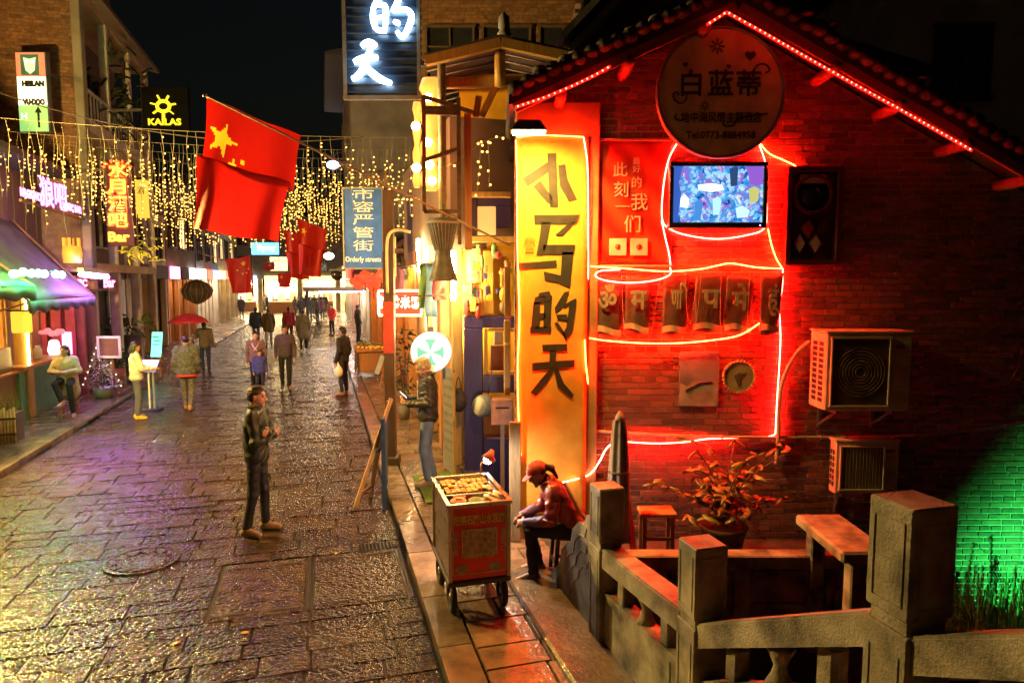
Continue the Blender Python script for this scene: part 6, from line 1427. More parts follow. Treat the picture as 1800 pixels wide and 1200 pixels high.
t = thing('security_camera', 'black dome security camera on a bracket above the stall roof', 'camera', P(592, 483, 16)); MB().ball((0, 0, 0), (.14, .16, .13), 12, 8).build('housing', cm('cam_black', (.02, .02, .025), .2), t); MB().chbox((.02, 0, .11), (.34, .2, .06), .02).build('shroud', cm('cam_grey', (.12, .12, .13)), t); MB().tube([(.0, .0, .12), (.2, .3, .3), (1.3, .8, .4)], .02, 6).build('bracket', METALG, t)
# a round drain cover, two stone covers, kerb grate
t = thing('manhole_cover', 'round iron manhole cover in the wet road', 'manhole cover', G(250, 985, .0) + Vector((0, 0, .006)))
MB().lathe([(.36, -.02), (.36, .006), (.335, .008), (.33, .002), (.30, .002), (.295, .008), (.20, .008), (.195, .003), (.02, .005)], 48, (0, 0, 0), None, False).build('plate', STONE, t)
m = MB()
for k in range(12): m.box((.25 * math.cos(k * .5236), .25 * math.sin(k * .5236), .010), (.06, .02, .006), k * .5236)
m.build('tread', STONE, t)
for lab, xa, xb in (('stone drain cover with slots nearest the kerb', -.14, .72), ('stone drain cover with slots in the middle of the road', -1.01, -.20)):
    t = thing('drain_cover', lab, 'drain cover', st(xa, cover_zone[2], 0), TH, 'slotted stone drain covers'); W_, H_ = xb - xa, cover_zone[3] - cover_zone[2] - .02
    m = MB(); slab_mb(m, W_ / 2, H_ / 2, .0, W_ - .02, H_, .06, .015); m.build('slab', STONE, t)
    for f in (.22, .78):
        for y in (.10, H_ - .12): MB().chbox((W_ * f, y, .001), (.26, .022, .006), .002).build('slot', DARK, t)
    MB().chbox((W_ + .03, H_ / 2, -.004), (.03, H_, .02), .004).build('iron_strip', IRON, t)
t = thing('kerb_grate', 'small iron drain grate at the right kerb', 'grate', G(662, 960, 0) + Vector((0, 0, .004)), TH); MB().box((0, 0, -.004), (.36, .2, .006)).build('pit', DARK, t)
for i in range(9): MB().box((-.16 + .04 * i, 0, .003), (.014, .2, .012)).build('grate_bar', IRON, t)
for lab, px, py in (('yellow fallen leaf on the road by the stone drain covers', 423, 1115), ('dull fallen leaf near the kerb grate', 590, 975), ('fallen leaf on the left of the road', 318, 1130)):
    o = obj('fallen_leaf', None); bpy.data.objects.remove(o); mm_ = MB(); mm_.grid(lambda u, v: leaf(u, v) * .55 + Vector((0, 0, .012)), 2, 5); o = mm_.build('fallen_leaf', M('fallen_leaf', (.55, .38, .04), .4, .3), None, G(px, py, .004), (0, 0, rnd.uniform(0, 6))); tag(o, lab, 'leaf', 'leaves fallen on the road')

# ================================================================== LEFT SIDE OF THE STREET
YELP = cm('lamp_yellow', (.6, .42, .08))
# light box sign
t = thing('light_box_sign', 'upright glowing light box with an animal head emblem and an arrow on the brick wall', 'sign')
Y = 15.6; a, b = P(25, 90, Y), P(88, 234, Y); c = (a + b) / 2; W_, H_ = b.x - a.x, a.z - b.z
MB().chbox(c + Vector((0, .08, 0)), (W_, .14, H_), .01).build('case', cm('case_dark', (.05, .05, .06)), t)
def face(name, x0, x1, z0, z1, col, s_): return MB().box(c + Vector(((x0 + x1) / 2 * W_, -.002, (z0 + z1) / 2 * H_)), ((x1 - x0) * W_, .02, (z1 - z0) * H_)).build(name, EM('box_' + name, col, s_), t)
face('top_panel', -.46, .46, .19, .48, (1.0, .28, .12), .45); face('white_panel', -.46, .46, -.16, .188, (1.0, .93, .55), 1.0); face('green_panel', -.46, .46, -.48, -.162, (.40, .85, .22), .45)
face('emblem_plate', -.30, .28, .205, .455, (.10, .22, .10), .2)
for o in t.children:
    if o.name.startswith('emblem_plate'): o.location.y -= .012
EK = cm('emblem_ink', (.02, .03, .02)); 
for dx in (-.07, .07): MB().ball(c + Vector((dx, -.028, .36 * H_)), (.03, .006, .04)).build('emblem_eye', EM('emblem_pale', (.9, .95, .7), 1.4), t)
m = MB(); m.prism([c + Vector(q) for q in ((-.14, -.026, .42 * H_), (-.10, -.026, .26 * H_), (0, -.026, .215 * H_), (.10, -.026, .26 * H_), (.14, -.026, .42 * H_), (0, -.026, .40 * H_))], (0, -1, 0), .004); fix_normals(m.build('emblem_head', EM('emblem_mid', (.5, .7, .35), .8), t))
for s_, z_, sz in (('HEILAN', .10, .15), ('VU·DOO', -.125, .16)): text(s_, sz, EK, t, c + Vector((.04, -.018, z_ * H_)), width=W_ * .72, bold=.014)
text('H', .2, EM('h_glow', (.8, 1, .7), 1.5), t, c + Vector((-.2, -.018, -.30 * H_))); m = MB(); cc = c + Vector((.12, -.016, -.31 * H_)); m.prism([cc + Vector(q) for q in ((-.025, 0, -.22), (.025, 0, -.22), (.025, 0, .1), (.08, 0, .1), (0, 0, .24), (-.08, 0, .1), (-.025, 0, .1))], (0, -1, 0), .004); fix_normals(m.build('arrow', EK, t))
MB().bar(c + Vector((0, .15, .6)), c + Vector((-.1, 1.2, .6)), .05).build('wall_arm', METALG, t)
# black sign with yellow sun
t = thing('black_sun_sign', 'black square sign with a glowing yellow sun and letters below the balcony', 'sign')
Y = 18.0; a, b = P(247, 152, Y), P(332, 230, Y); c = (a + b) / 2; MB().chbox(c + Vector((0, .08, 0)), (b.x - a.x, .14, a.z - b.z), .01).build('box', M('sign_black', (.004, .004, .004), .9, .1, 5, 0, spec=.1), t)
KY = EM('sun_yellow', (1.0, .72, .02), .9); cc = P(287, 187, Y - .01)
MB().tube([cc + Vector((.16 * math.cos(x), 0, .13 * math.sin(x))) for x in np.linspace(0, 6.283, 21)[:-1]], .045, 6, True).build('sun_ring', KY, t)
for k in range(7):
    an = k * 6.283 / 7 + .2; d = Vector((math.cos(an), 0, math.sin(an) * .9)); MB().bar(cc + d * .20, cc + d * .33, .07, .03).build('sun_ray', KY, t)
text('KAILAS', .22, KY, t, P(289, 215, Y - .01), bold=.008, width=.85); MB().bar(c + Vector((-.3, .1, 0)), c + Vector((-1.5, .2, 0)), .06).build('wall_arm', METALG, t)
# vertical red neon bar sign
t = thing('vertical_bar_sign', 'vertical dark sign with glowing orange red characters hanging over the left pavement', 'sign')
Y = 16.0; a, b = P(184, 284, Y), P(236, 432, Y); c = (a + b) / 2; MB().chbox(c + Vector((0, .08, 0)), (b.x - a.x, .14, a.z - b.z), .01).build('box', cm('bar_sign_dark', (.06, .01, .008)), t)
NR = EM('bar_neon_red', (1.0, .04, .006), 6); NO = EM('bar_neon_orange', (1.0, .30, .03), 2.2)
for ch, py in zip('水月酒吧', (301, 330, 360, 389)): text(ch, .36, NR, t, P(207, py, Y), bold=.035, width=.46); text(ch, .36, NO, t, P(207, py, Y - .015), bold=.006, width=.44)
text('Bar', .3, NO, t, P(208, 417, Y - .01), bold=.012, width=.5)
for an in np.linspace(.3, 2.8, 7): MB().bar(P(205, 298, Y) + Vector((.28 * math.cos(an), 0, .16 * math.sin(an))), P(205, 298, Y) + Vector((.36 * math.cos(an), 0, .22 * math.sin(an))), .03).build('neon_ray', NR, t)
MB().bar(c + Vector((-.3, .1, .8)), c + Vector((-2.2, .5, .8)), .06).build('wall_arm', METALG, t)
def street_sign_on(fn_label, name, cat='sign'): return thing(name, fn_label, cat)
# purple neon lettering on the bar front
t = thing('purple_neon_lettering', 'purple neon lettering slanting along the upper front of the bar', 'neon sign'); PN = EM('purple_neon', (.85, .14, 1.0), 3.2)
def on_front(px, py, off=.06): 
    p = SX(px, py, -5.3 + off); return p
RZ = TH + math.pi / 2
for s_, px, py, sz, w_ in (('MAGICWOLF', 58, 344, .2, 1.15), ('狼吧', 95, 346, .62, 1.5), ('MUSIC BAR', 127, 366, .2, 1.2)): text(s_, sz, PN, t, on_front(px, py), RZ, bold=.012, width=w_)
MB().bar(on_front(36, 352, .03), on_front(148, 386, .03), .05).build('neon_rail', RUST, t)
t = thing('pink_bar_lettering', 'pink neon lettering low on the front beneath the awning', 'neon sign'); 
for s_, px, py, sz, w_ in (('MUSIC', 135, 498, .22, 1.4), ('Bar', 192, 497, .36, 1.0)): text(s_, sz, EM('pink_neon_bar', (1.0, .12, .35), 4.0), t, SX(px, py, -5.3), RZ, bold=.01, width=w_)
MB().bar(SX(118, 512, -5.3), SX(206, 508, -5.3), .05).build('neon_rail', RUST, t)
t = thing('violet_tube_lamp', 'violet fluorescent tube under the second awning', 'lamp'); a, b = SX(142, 482, -4.7), SX(188, 487, -4.7); MB().tube([a, b], .05, 8).build('tube', EM('violet_tube', (.52, .18, 1.0), 120), t); MB().bar(a + Vector((0, 0, .09)), b + Vector((0, 0, .09)), .12, .08).build('fitting', METALG, t)
t = thing('green_bulb_string', 'string of green bulbs along the edge of the awning', 'string lights'); pts = [SX(px, py, -4.72) for px, py in ((24, 476), (40, 473), (55, 475), (67, 475), (77, 476), (98, 477), (108, 478))]; MB().tube(pts, .008, 5).build('wire', RUST, t)
for p in pts: MB().ball(p + Vector((0, 0, -.05)), .065, 8, 6).build('bulb', EM('green_bulb', (.05, 1.0, .25), 110), t)
# awnings
AWN = M('dark_awning_canvas', (.045, .055, .035), .7, .4, 3, .3, 30); AWB = M('brown_awning_canvas', (.10, .085, .06), .7, .4, 3, .3, 30)
def awning(label, sy0_, sy1_, zin, zout, xout, mat):
    t = thing('awning', label, 'awning', st(FAC_L, sy0_, 0), TH, 'awnings of the bar'); L_ = sy1_ - sy0_; w_ = xout - FAC_L
    m = MB(); m.grid(lambda u, v: Vector((w_ * u, L_ * v, zin + (zout - zin) * u - .06 * math.sin(u * math.pi) - .02 * math.sin(v * 9) * u)), 8, 12); o = m.build('canvas', mat, t); o.modifiers.new('thick', 'SOLIDIFY').thickness = .015
    m = MB(); m.grid(lambda u, v: Vector((w_ + .01 * math.sin(u * 40), L_ * u, zout - .02 - v * (.20 + .03 * math.sin(u * 40)))), 48, 2); o = m.build('valance', mat, t); o.modifiers.new('thick', 'SOLIDIFY').thickness = .008
    for y in (0.02, L_ - .02): MB().bar((0, y, zin), (w_, y, zout - .02), .04).build('rafter', RUST, t); MB().bar((.02, y, zout - .5), (w_ - .02, y, zout - .05), .03).build('brace', RUST, t)
    return t
awning('long dark awning over the bar, nearest the street front', 8.6, 13.6, 4.1, 2.8, -4.75, AWN)
awning('second dark awning over the bar counter', 13.7, 17.3, 4.2, 2.55, -4.9, AWN)
# timber hut at the left edge with rope lights
t = thing('timber_kiosk', 'timber kiosk with a light roped eave at the left picture edge', 'kiosk', st(-6.1, 9.6, PAVE), TH)
pA = G(48, 733, PAVE); sA = (sx_of(pA) + 6.1, sy_of(pA) - 9.6)
for x, y in ((sA[0], sA[1]), (sA[0], .0), (-.1, sA[1]), (-.1, 0)): MB().chbox((x, y, 1.35), (.26, .26, 2.7), .02).build('post', WOODY, t)
zr = 2.62
MB().prism([Vector((sA[0] + .55, -.4, zr)), Vector((sA[0] + .55, -.4, zr + .12)), Vector((-.5, -.4, zr + .75)), Vector((-.5, -.4, zr + .62))], (0, 1, 0), sA[1] + .8).build('roof', M('kiosk_roof', (.20, .16, .10), .7, .4), t)
for y in np.linspace(-.3, sA[1] + .3, 9): MB().bar((sA[0] + .55, y, zr - .03), (-.45, y, zr + .56), .05).build('rafter', WOODY, t)
MB().chbox((sA[0] - .02, sA[1] / 2, .5), (.08, sA[1] - .3, .95), .02).build('front_boards', WOODB, t); MB().chbox((sA[0] - .1, sA[1] / 2, 1.0), (.4, sA[1] - .26, .06), .01).build('counter_top', WOODO, t)
MB().chbox((-.05, sA[1] / 2, 1.4), (.06, sA[1] - .3, 2.4), .02).build('back_boards', WOODO, t)
for i in range(10):
    MB().lathe([(.05, 0), (.06, .12), (.025, .2), (.025, .28)], 10, (sA[0] - .12 + rnd.uniform(-.08, .08), .3 + (sA[1] - .6) * i / 9, 1.03)).build('bottle', rnd.choice(GOODS), t)
MB().lathe([(.05, .1), (.13, .0), (.14, -.06)], 12, (sA[0] - .4, sA[1] * .5, 2.3)).build('pendant_shade', RUST, t); MB().ball((sA[0] - .4, sA[1] * .5, 2.22), .07, 10, 8).build('pendant_bulb', EM('kiosk_bulb', (1.0, .70, .28), 150), t)
kk = t
t = thing('eave_rope_light', 'yellow rope light along the kiosk eave and down its corner post', 'rope light', st(-6.1, 9.6, PAVE), TH)
RL = EM('warm_rope', (1.0, .72, .22), 26); pts = [Vector((sA[0] + .57, y, zr + .02 + .04 * math.sin(y * 5))) for y in np.linspace(-.4, sA[1] + .38, 16)]; MB().tube(pts, .022, 6).build('rope', RL, t)
MB().tube([Vector((sA[0] + .15, sA[1] - .15, z)) for z in np.linspace(zr, 1.05, 8)], .022, 6).build('rope', RL, t)
MB().tube([Vector((x, sA[1] + .4, zr + .05 + .62 * (sA[0] + .55 - x) / (sA[0] + 1.05))) for x in np.linspace(sA[0] + .5, -.3, 10)], .018, 6).build('rope', RL, t)
t = thing('yellow_box_lantern', 'square yellow box lantern hanging from the kiosk', 'lantern', P(38, 566, 13.4)); MB().chbox((0, 0, 0), (.26, .26, .42), .02).build('paper_box', EM('box_lantern', (1.0, .62, .05), .6), t); MB().box((0, 0, .23), (.34, .3, .03)).build('cap', RUST, t); MB().tube([(0, 0, .24), (0, 0, .6)], .01, 5).build('cord', RUST, t)
t = thing('bamboo_planter', 'bamboo slatted planter with grass at the left picture edge', 'planter', G(4, 778, PAVE), TH)
for i in range(9): MB().tube([(-.2 + .05 * i, 0, 0), (-.2 + .05 * i, 0, .55 + .03 * (i % 3))], .024, 7).build('cane', M('pale_bamboo', (.42, .34, .16), .5, .3), t)
for z in (.15, .42): MB().bar((-.24, -.03, z), (.24, -.03, z), .03).build('binding', WOODD, t)
g_ = MB()
for i in range(90):
    x, y, hgt, an = rnd.uniform(-.2, .2), rnd.uniform(.02, .3), rnd.uniform(.2, .55), rnd.uniform(0, 6.28); d = Vector((math.cos(an), math.sin(an), 0)) * .15; p0 = Vector((x, y, .5)); sd = Vector((-d.y, d.x, 0)) * .06
    g_._add([p0 - sd, p0 + sd, p0 + d + Vector((0, 0, hgt))], [(0, 1, 2)])
g_.build('grass_tuft', M('planter_grass', (.22, .24, .05), .6, .4), t); MB().bbox((-.22, .03, 0), (.22, .34, .5)).build('soil_box', WOODD, t)
# things on and around the counter
t = thing('flower_lamp', 'pink and white glowing flower lamp on the bar counter', 'lamp', st(FAC_L - .12, 15.6, 1.30))
t.location = SX(97, 640, -5.9); t.location.z = 1.20
MB().lathe([(.10, 0), (.14, .1), (.10, .3), (.06, .34)], 16).build('glowing_vase', EM('vase_glow', (.75, .95, 1.0), .8), t)
for k in range(14):
    an = k * 2.4; rr_ = .07 + .012 * k; MB().ball((rr_ * math.cos(an), rr_ * math.sin(an), .48 + .02 * (k % 5)), (.07, .07, .05), 7, 5).build('petal', EM('petal_pink', (1.0, .25, .26), .45), t)
t = thing('pink_light_box', 'small upright pink light box behind the seated woman', 'sign', SX(118, 603, -5.75)); MB().chbox((0, 0, .0), (.18, .1, .52), .01).build('case', EM('pink_box', (1.0, .16, .62), 3.0), t); text('酒', .14, EM('pink_box_w', (1, .8, .95), 4), t, (0, -.055, .12)); text('吧', .14, EM('pink_box_w', (1, .8, .95), 4), t, (0, -.055, -.06))
MB().bar((0, 0, -.27), (0, 0, -.9), .04).build('stand', RUST, t)
t = thing('glass_jar', 'clear glass jar standing on the bar counter', 'jar', SX(68, 640, -5.9)); t.location.z = 1.20; MB().lathe([(.06, 0), (.08, .05), (.08, .22), (.05, .26), (.05, .3)], 14).build('jar_body', cm('glass_pale', (.55, .6, .6), .1), t)
def bar_stool(label, loc, h_=.70):
    t = thing('bar_stool', label, 'stool', loc, .3); MB().lathe([(.16, h_ - .05), (.175, h_ - .02), (.16, h_)], 18).build('seat', WOODO, t)
    for k in range(4):
        an = k * math.pi / 2 + .78; MB().bar((.20 * math.cos(an), .20 * math.sin(an), 0), (.12 * math.cos(an), .12 * math.sin(an), h_ - .05), .035).build('leg', WOODO, t)
    MB().tube([(.165 * math.cos(x), .165 * math.sin(x), .25) for x in np.linspace(0, 6.283, 17)[:-1]], .012, 6, True).build('foot_ring', METALG, t); return t
LWOM = G(122, 728, PAVE); bar_stool('orange wooden stool under the seated woman in the beige coat', LWOM)
t = thing('christmas_tree', 'silver christmas tree with small lights in a pot beside the bar', 'christmas tree', G(180, 700, PAVE)); k_ = 1.28
TIN = M('silver_tinsel', (.55, .54, .56), .35, .3, 20, .2); needles = MB()
MB().tube([(0, 0, .1), (0, 0, 1.3)], [.025, .01], 6).build('trunk', WOODB, t)
for i in range(900):
    f = rnd.random() ** 1.3; z = .28 + f * 1.05; r_ = .40 * (1 - f) ** .9 + .03; an = rnd.uniform(0, 6.28); rr_ = r_ * rnd.uniform(.45, 1.0); p0 = Vector((rr_ * math.cos(an), rr_ * math.sin(an), z)); d = Vector((math.cos(an + rnd.uniform(-.9, .9)), math.sin(an + rnd.uniform(-.9, .9)), rnd.uniform(-.5, .5))) * .075; sd = Vector((-d.y, d.x, .03)).normalized() * .016
    needles._add([p0 - sd, p0 + sd, p0 + d], [(0, 1, 2)])
needles.build('crown', TIN, t)
for i in range(22):
    f = i / 22; an = i * 2.1; r_ = .41 * (1 - f) + .05; MB().ball((r_ * math.cos(an), r_ * math.sin(an), .3 + f * 1.0), .013, 6, 4).build('tree_light', EM('tree_bulb', (1, .75, .4), 4, False), t)
MB().lathe([(.15, 0), (.20, .25), (.17, .25)], 14).build('pot', cm('tree_pot', (.16, .2, .08)), t)
def pot_plant(label, loc, hgt, r_, n=60, col=(.06, .10, .025), potc=(.25, .09, .05), pot_h=.35, group=None, leafscale=1.0):
    t = thing('potted_plant', label, 'plant', loc, 0, group); MB().lathe([(r_ * .45, 0), (r_ * .6, pot_h), (r_ * .5, pot_h)], 14).build('pot', cm('pot_%d' % int(potc[0] * 1000), potc), t)
    lv = M('plant_leaf_%d' % int(col[0] * 1000 + col[1] * 100), col, .5, .5, 6, .2, rand=.4)
    mm_ = MB(); mm_.grid(leaf, 2, 3); lm2 = mm_.mesh('leaf', lv)
    for k in range(5): MB().tube([(0, 0, pot_h - .05), (r_ * .5 * math.cos(k * 1.3), r_ * .5 * math.sin(k * 1.3), pot_h + hgt * .7)], .012, 5).build('stem', WOODD, t)
    for i in range(n):
        an, f = rnd.uniform(0, 6.28), rnd.random(); rr_ = r_ * math.sqrt(rnd.random()) * (1 - .4 * f); o = obj('leaf', lm2, t, (rr_ * math.cos(an), rr_ * math.sin(an), pot_h + hgt * (.15 + .85 * f)), (rnd.uniform(-.6, .8), rnd.uniform(-.4, .4), an - 1.57)); s_ = rnd.uniform(.9, 1.7) * leafscale; o.scale = (s_, s_, s_)
    return t
pot_plant('bushy potted plant behind the white framed board', G(170, 668, PAVE) + Vector((0, .4, 0)), 1.15, .55, 130, pot_h=.5, potc=(.20, .08, .05))
pot_plant('leafy potted plant on a pedestal beside the grey shutter', G(238, 650, PAVE) , .6, .55, 80, col=(.08, .15, .03), pot_h=1.1, potc=(.14, .1, .08))
pot_plant('low round leaved pot plant next to the christmas tree', G(205, 672, PAVE), .5, .4, 60, pot_h=.4, potc=(.3, .12, .06))
pot_plant('dark slim plant in a pot outside the noodle shop', G(708, 740, PAVE) + Vector((0, .2, 0)), 1.5, .22, 90, col=(.04, .06, .02), pot_h=.3, potc=(.12, .1, .08), leafscale=.7)
t = thing('framed_board', 'white framed board leaning among the plants', 'board', P(192, 610, 15.9)); 
for dx, dz, w2, h2 in ((0, .23, .56, .06), (0, -.23, .56, .06), (-.25, 0, .06, .40), (.25, 0, .06, .40)): MB().chbox((dx, 0, dz), (w2, .05, h2), .006).build('frame', cm('frame_white', (.55, .5, .42)), t)
MB().box((0, .01, 0), (.46, .02, .42)).build('panel', cm('panel_brown', (.14, .06, .04)), t); MB().bar((0, .1, -.25), (0, .2, -1.35), .05).build('support', WOODB, t)
t = thing('stone_trough', 'dark stone trough under the framed board', 'trough', G(205, 672, PAVE) + Vector((-.5, .5, 0)), TH); m = MB(); m.chbox((0, 0, .3), (.5, 1.3, .6), .03); m.build('body', M('trough_stone', (.10, .09, .08), .7, .4), t); MB().chbox((0, 0, .61), (.4, 1.2, .02), .005).build('soil', DARK, t)
t = thing('led_easel', 'green glowing writing board on a wooden easel', 'easel', G(278, 660, PAVE), TH - .35); 
GR = EM('easel_green', (.12, .95, .58), 1.9); MB().box((0, 0, .92), (.30, .03, .72), Matrix.Rotation(-.18, 3, 'X')).build('lit_board', GR, t)
for i in range(5): MB().box((rnd.uniform(-.03, .03), -.022 + .018 * (i - 2) * -.9 * .13, .70 + i * .11), (.2, .008, .035)).build('written_line', cm('easel_ink', (.02, .15, .1)), t)
for dx in (-.17, .17): MB().bar((dx, -.15, 0), (dx * .6, .08, 1.3), .03).build('leg', WOODO, t)
MB().bar((0, .4, 0), (0, .08, 1.25), .03).build('leg', WOODO, t)
t = thing('menu_stand', 'black and white menu stand on the road in front of the woman in white', 'stand', G(268, 720, 0)); 
for dx in (-.05, .05): MB().bar((dx, 0, .02), (dx, 0, .95), .03).build('upright', cm('stand_white', (.6, .58, .5)), t)
MB().chbox((0, 0, .015), (.38, .28, .03), .008).build('foot', cm('stand_black', (.03, .03, .03)), t); MB().box((0, -.05, 1.0), (.36, .03, .30), Matrix.Rotation(-.7, 3, 'X')).build('menu_page', EM('menu_page', (.85, .6, .95), .5), t)
t = thing('crown_lantern', 'orange crown shaped hanging lantern above the awning', 'lantern', SX(127, 446, -5.2)); OL = EM('crown_glow', (1.0, .36, .04), .45); MB().lathe([(.17, -.2), (.19, 0), (.17, .16)], 12).build('body', OL, t)
for k in range(6): MB().box((.15 * math.cos(k), .15 * math.sin(k), .25), (.05, .03, .18)).build('crown_point', OL, t)
MB().tube([(0, 0, .2), (0, 0, .7)], .01, 5).build('cord', RUST, t)
t = thing('wicker_lantern', 'big dark teardrop wicker lantern hanging over the left pavement', 'lantern', P(346, 513, 24)); prof = [(.05, .42), (.35, .30), (.52, .05), (.42, -.2), (.15, -.38), (.03, -.42)]
m = MB(); m.lathe(prof, 16); m.build('basket', M('dark_wicker', (.07, .05, .04), .7, .5, 20, .6, 40), t)
for k in range(16): an = k * 6.283 / 16; MB().tube([(r_ * 1.03 * math.cos(an), r_ * 1.03 * math.sin(an), z_) for r_, z_ in prof], .014, 5).build('wicker_rib', cm('wicker_rib', (.22, .15, .1)), t)
MB().tube([(0, 0, .42), (0, 0, 1.5)], .015, 5).build('cord', RUST, t)
t = thing('balcony_plants', 'dark foliage hanging from the balcony corner', 'plant', P(215, 165, 19.5)); mm_ = MB(); mm_.grid(leaf, 2, 3); lm2 = mm_.mesh('leaf', M('balcony_leaf', (.03, .045, .015), .6, .4, rand=.4))
for i in range(70): o = obj('leaf', lm2, t, (rnd.gauss(0, .25), rnd.gauss(0, .5), rnd.gauss(0, .6)), (rnd.uniform(-1, 1), 0, rnd.uniform(0, 6.28))); o.scale = (2, 2, 2)
MB().tube([(0, 0, -1.0), (.05, .1, .9)], .02, 5).build('stem', WOODD, t)
t = thing('glow_bush', 'hanging bush with leaves made to glow yellow under the vertical bar sign', 'plant', P(243, 441, 17)); lm3 = MB(); lm3.grid(leaf, 2, 3); lm3 = lm3.mesh('leaf', EM('glow_leaf', (.9, .70, .05), .2))  # leaves emit faintly, standing in for lamplight falling on them
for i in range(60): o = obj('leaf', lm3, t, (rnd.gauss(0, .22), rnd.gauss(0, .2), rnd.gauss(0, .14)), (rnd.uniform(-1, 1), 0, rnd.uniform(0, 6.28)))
MB().tube([(0, 0, .1), (0, .05, .9)], .012, 5).build('hanger', RUST, t)
t = thing('yellow_light_box', 'narrow yellow light box beyond the vertical bar sign', 'sign'); c = P(250, 350, 18.2); MB().chbox(c, (.30, .12, .98), .01).build('case', EM('yellow_box', (1, .60, .06), .6), t); text('酒', .2, cm('box_ink', (.3, .05, .02)), t, c + Vector((0, -.065, .2))); MB().bar(c + Vector((-.15, .05, 0)), c + Vector((-1.6, .3, 0)), .05).build('wall_arm', RUST, t)
t = thing('blue_shop_sign', 'bright blue and white shop sign above the far end of the street', 'sign'); c = P(466, 437, 50); MB().chbox(c, (1.95, .15, .86), .02).build('case', EM('far_blue', (.10, .45, 1.0), 2.2), t); text('Skyway', .5, EM('far_white', (.8, 1, 1), 4), t, c + Vector((.1, -.09, .05)), bold=.01, width=1.3)
MB().bar(c + Vector((-1, 0, -.5)), c + Vector((-1, 0, -3.5)), .1).build('pole', RUST, t)
for lab, px, py, Y, col, s_ in (('cold white floodlight high over the right shops', 634, 324, 30, (.8, .93, 1), 9), ('blue white floodlight over the middle of the street', 585, 290, 32, (.25, .35, 1), 5), ('yellow white shop globe at the far right shops', 578, 450, 40, (1, .95, .7), 12)):
    t = thing('far_lamp', lab, 'lamp', P(px, py, Y)); MB().ball((0, 0, 0), (.30, .2, .2), 10, 8).build('globe', EM('far_lamp_%d' % px, col, s_), t); MB().tube([(0, 0, .2), (.1, .3, .6), (1.5, .6, .8)], .03, 6).build('bracket', RUST, t)
# ---- fairy light curtains
FW = M('pale_light_wire', (.24, .22, .13), .5, .2, 10, 0); FB = EM('fairy_bulb', (1.0, .44, .075), 4.0)
names = ['nearest', 'second', 'third', 'fourth', 'fifth', 'farthest']
for ci, (sy_, zz, n_, l0, l1) in enumerate(((13.0, 5.55, 34, .5, 1.5), (15.4, 5.75, 46, .7, 1.9), (18.0, 6.0, 54, .9, 2.2), (21.5, 6.3, 54, 1.0, 2.4), (26.0, 6.6, 50, 1.0, 2.6), (33.0, 7.2, 46, 1.4, 3.2))):
    t = thing('light_curtain', '%s of the fairy light curtains strung across the street, counted from the bridge' % names[ci], 'fairy lights', st(-6.3, sy_, 0), TH, 'fairy light curtains')
    W_ = 8.3; sag = lambda u: zz - .12 * 4 * u * (1 - u)
    MB().tube([(W_ * u, 0, sag(u)) for u in np.linspace(0, 1, 24)], .004, 5).build('cable', FW, t); n_ = int(n_ * 1.35)
    for i in range(n_):
        u = (i + rnd.uniform(.1, .9)) / n_; L_ = rnd.uniform(l0, l1); m = MB(); x = W_ * u; zt = sag(u); ph = rnd.uniform(0, 6)
        pts = [Vector((x + .02 * math.sin(z * 6 + ph), .015 * math.sin(z * 9 + ph), zt - z)) for z in np.linspace(0, L_, 9)]
        m.m = 0; m.tube(pts, .0025 + .0001 * sy_, 4); m.m = 1; z = L_ * rnd.uniform(.15, .45)
        while z < L_:
            if rnd.random() < .62: m.ball((x + .02 * math.sin(z * 6 + ph) + .02, -.01, zt - z), .0075 + .00036 * sy_, 6, 4)
            z += rnd.uniform(.06, .17)
        m.build('strand', [FW, FB], t)
t = thing('eave_light_string', 'fairy lights tangled along the right hand eaves above the yellow shop', 'fairy lights')
for pts in ([(690, 330), (730, 310), (790, 290), (850, 250), (890, 240)], [(840, 250), (858, 255), (860, 330)], [(700, 360), (712, 345), (735, 350), (745, 330)], [(845, 262), (842, 300), (838, 345)], [(720, 330), (722, 380)], [(700, 345), (702, 400)]):
    pp = spline([P(a, b, 9.6 if a > 760 else 12) for a, b in pts], 6); m = MB(); m.m = 0; m.tube(pp, .006, 4); m.m = 1
    for i in range(1, len(pp), 2): m.ball(pp[i] + Vector((rnd.uniform(-.03, .03), 0, rnd.uniform(-.06, .02))), .016, 6, 4)
    m.build('strand', [FW, FB], t)
# overhead wires
for i, (lab, a, b, sag_) in enumerate((('black overhead cable from the left roofs to the white neon sign', st(FAC_L, 15, 6.6), P(640, 240, 14), .5), ('overhead cable sagging over the middle of the street', st(FAC_L, 20, 6.5), st(FAC_R, 20, 6.0), .4), ('low overhead cable crossing towards the noodle sign', st(FAC_L, 24, 5.2), st(FAC_R, 23, 5.4), .5))):
    t = thing('overhead_cable', lab, 'cable', (0, 0, 0), 0, 'cables over the street'); MB().tube([a.lerp(b, u) - Vector((0, 0, sag_ * 4 * u * (1 - u))) for u in np.linspace(0, 1, 24)], .012, 5).build('wire', cm('cable', (.06, .05, .05)), t)
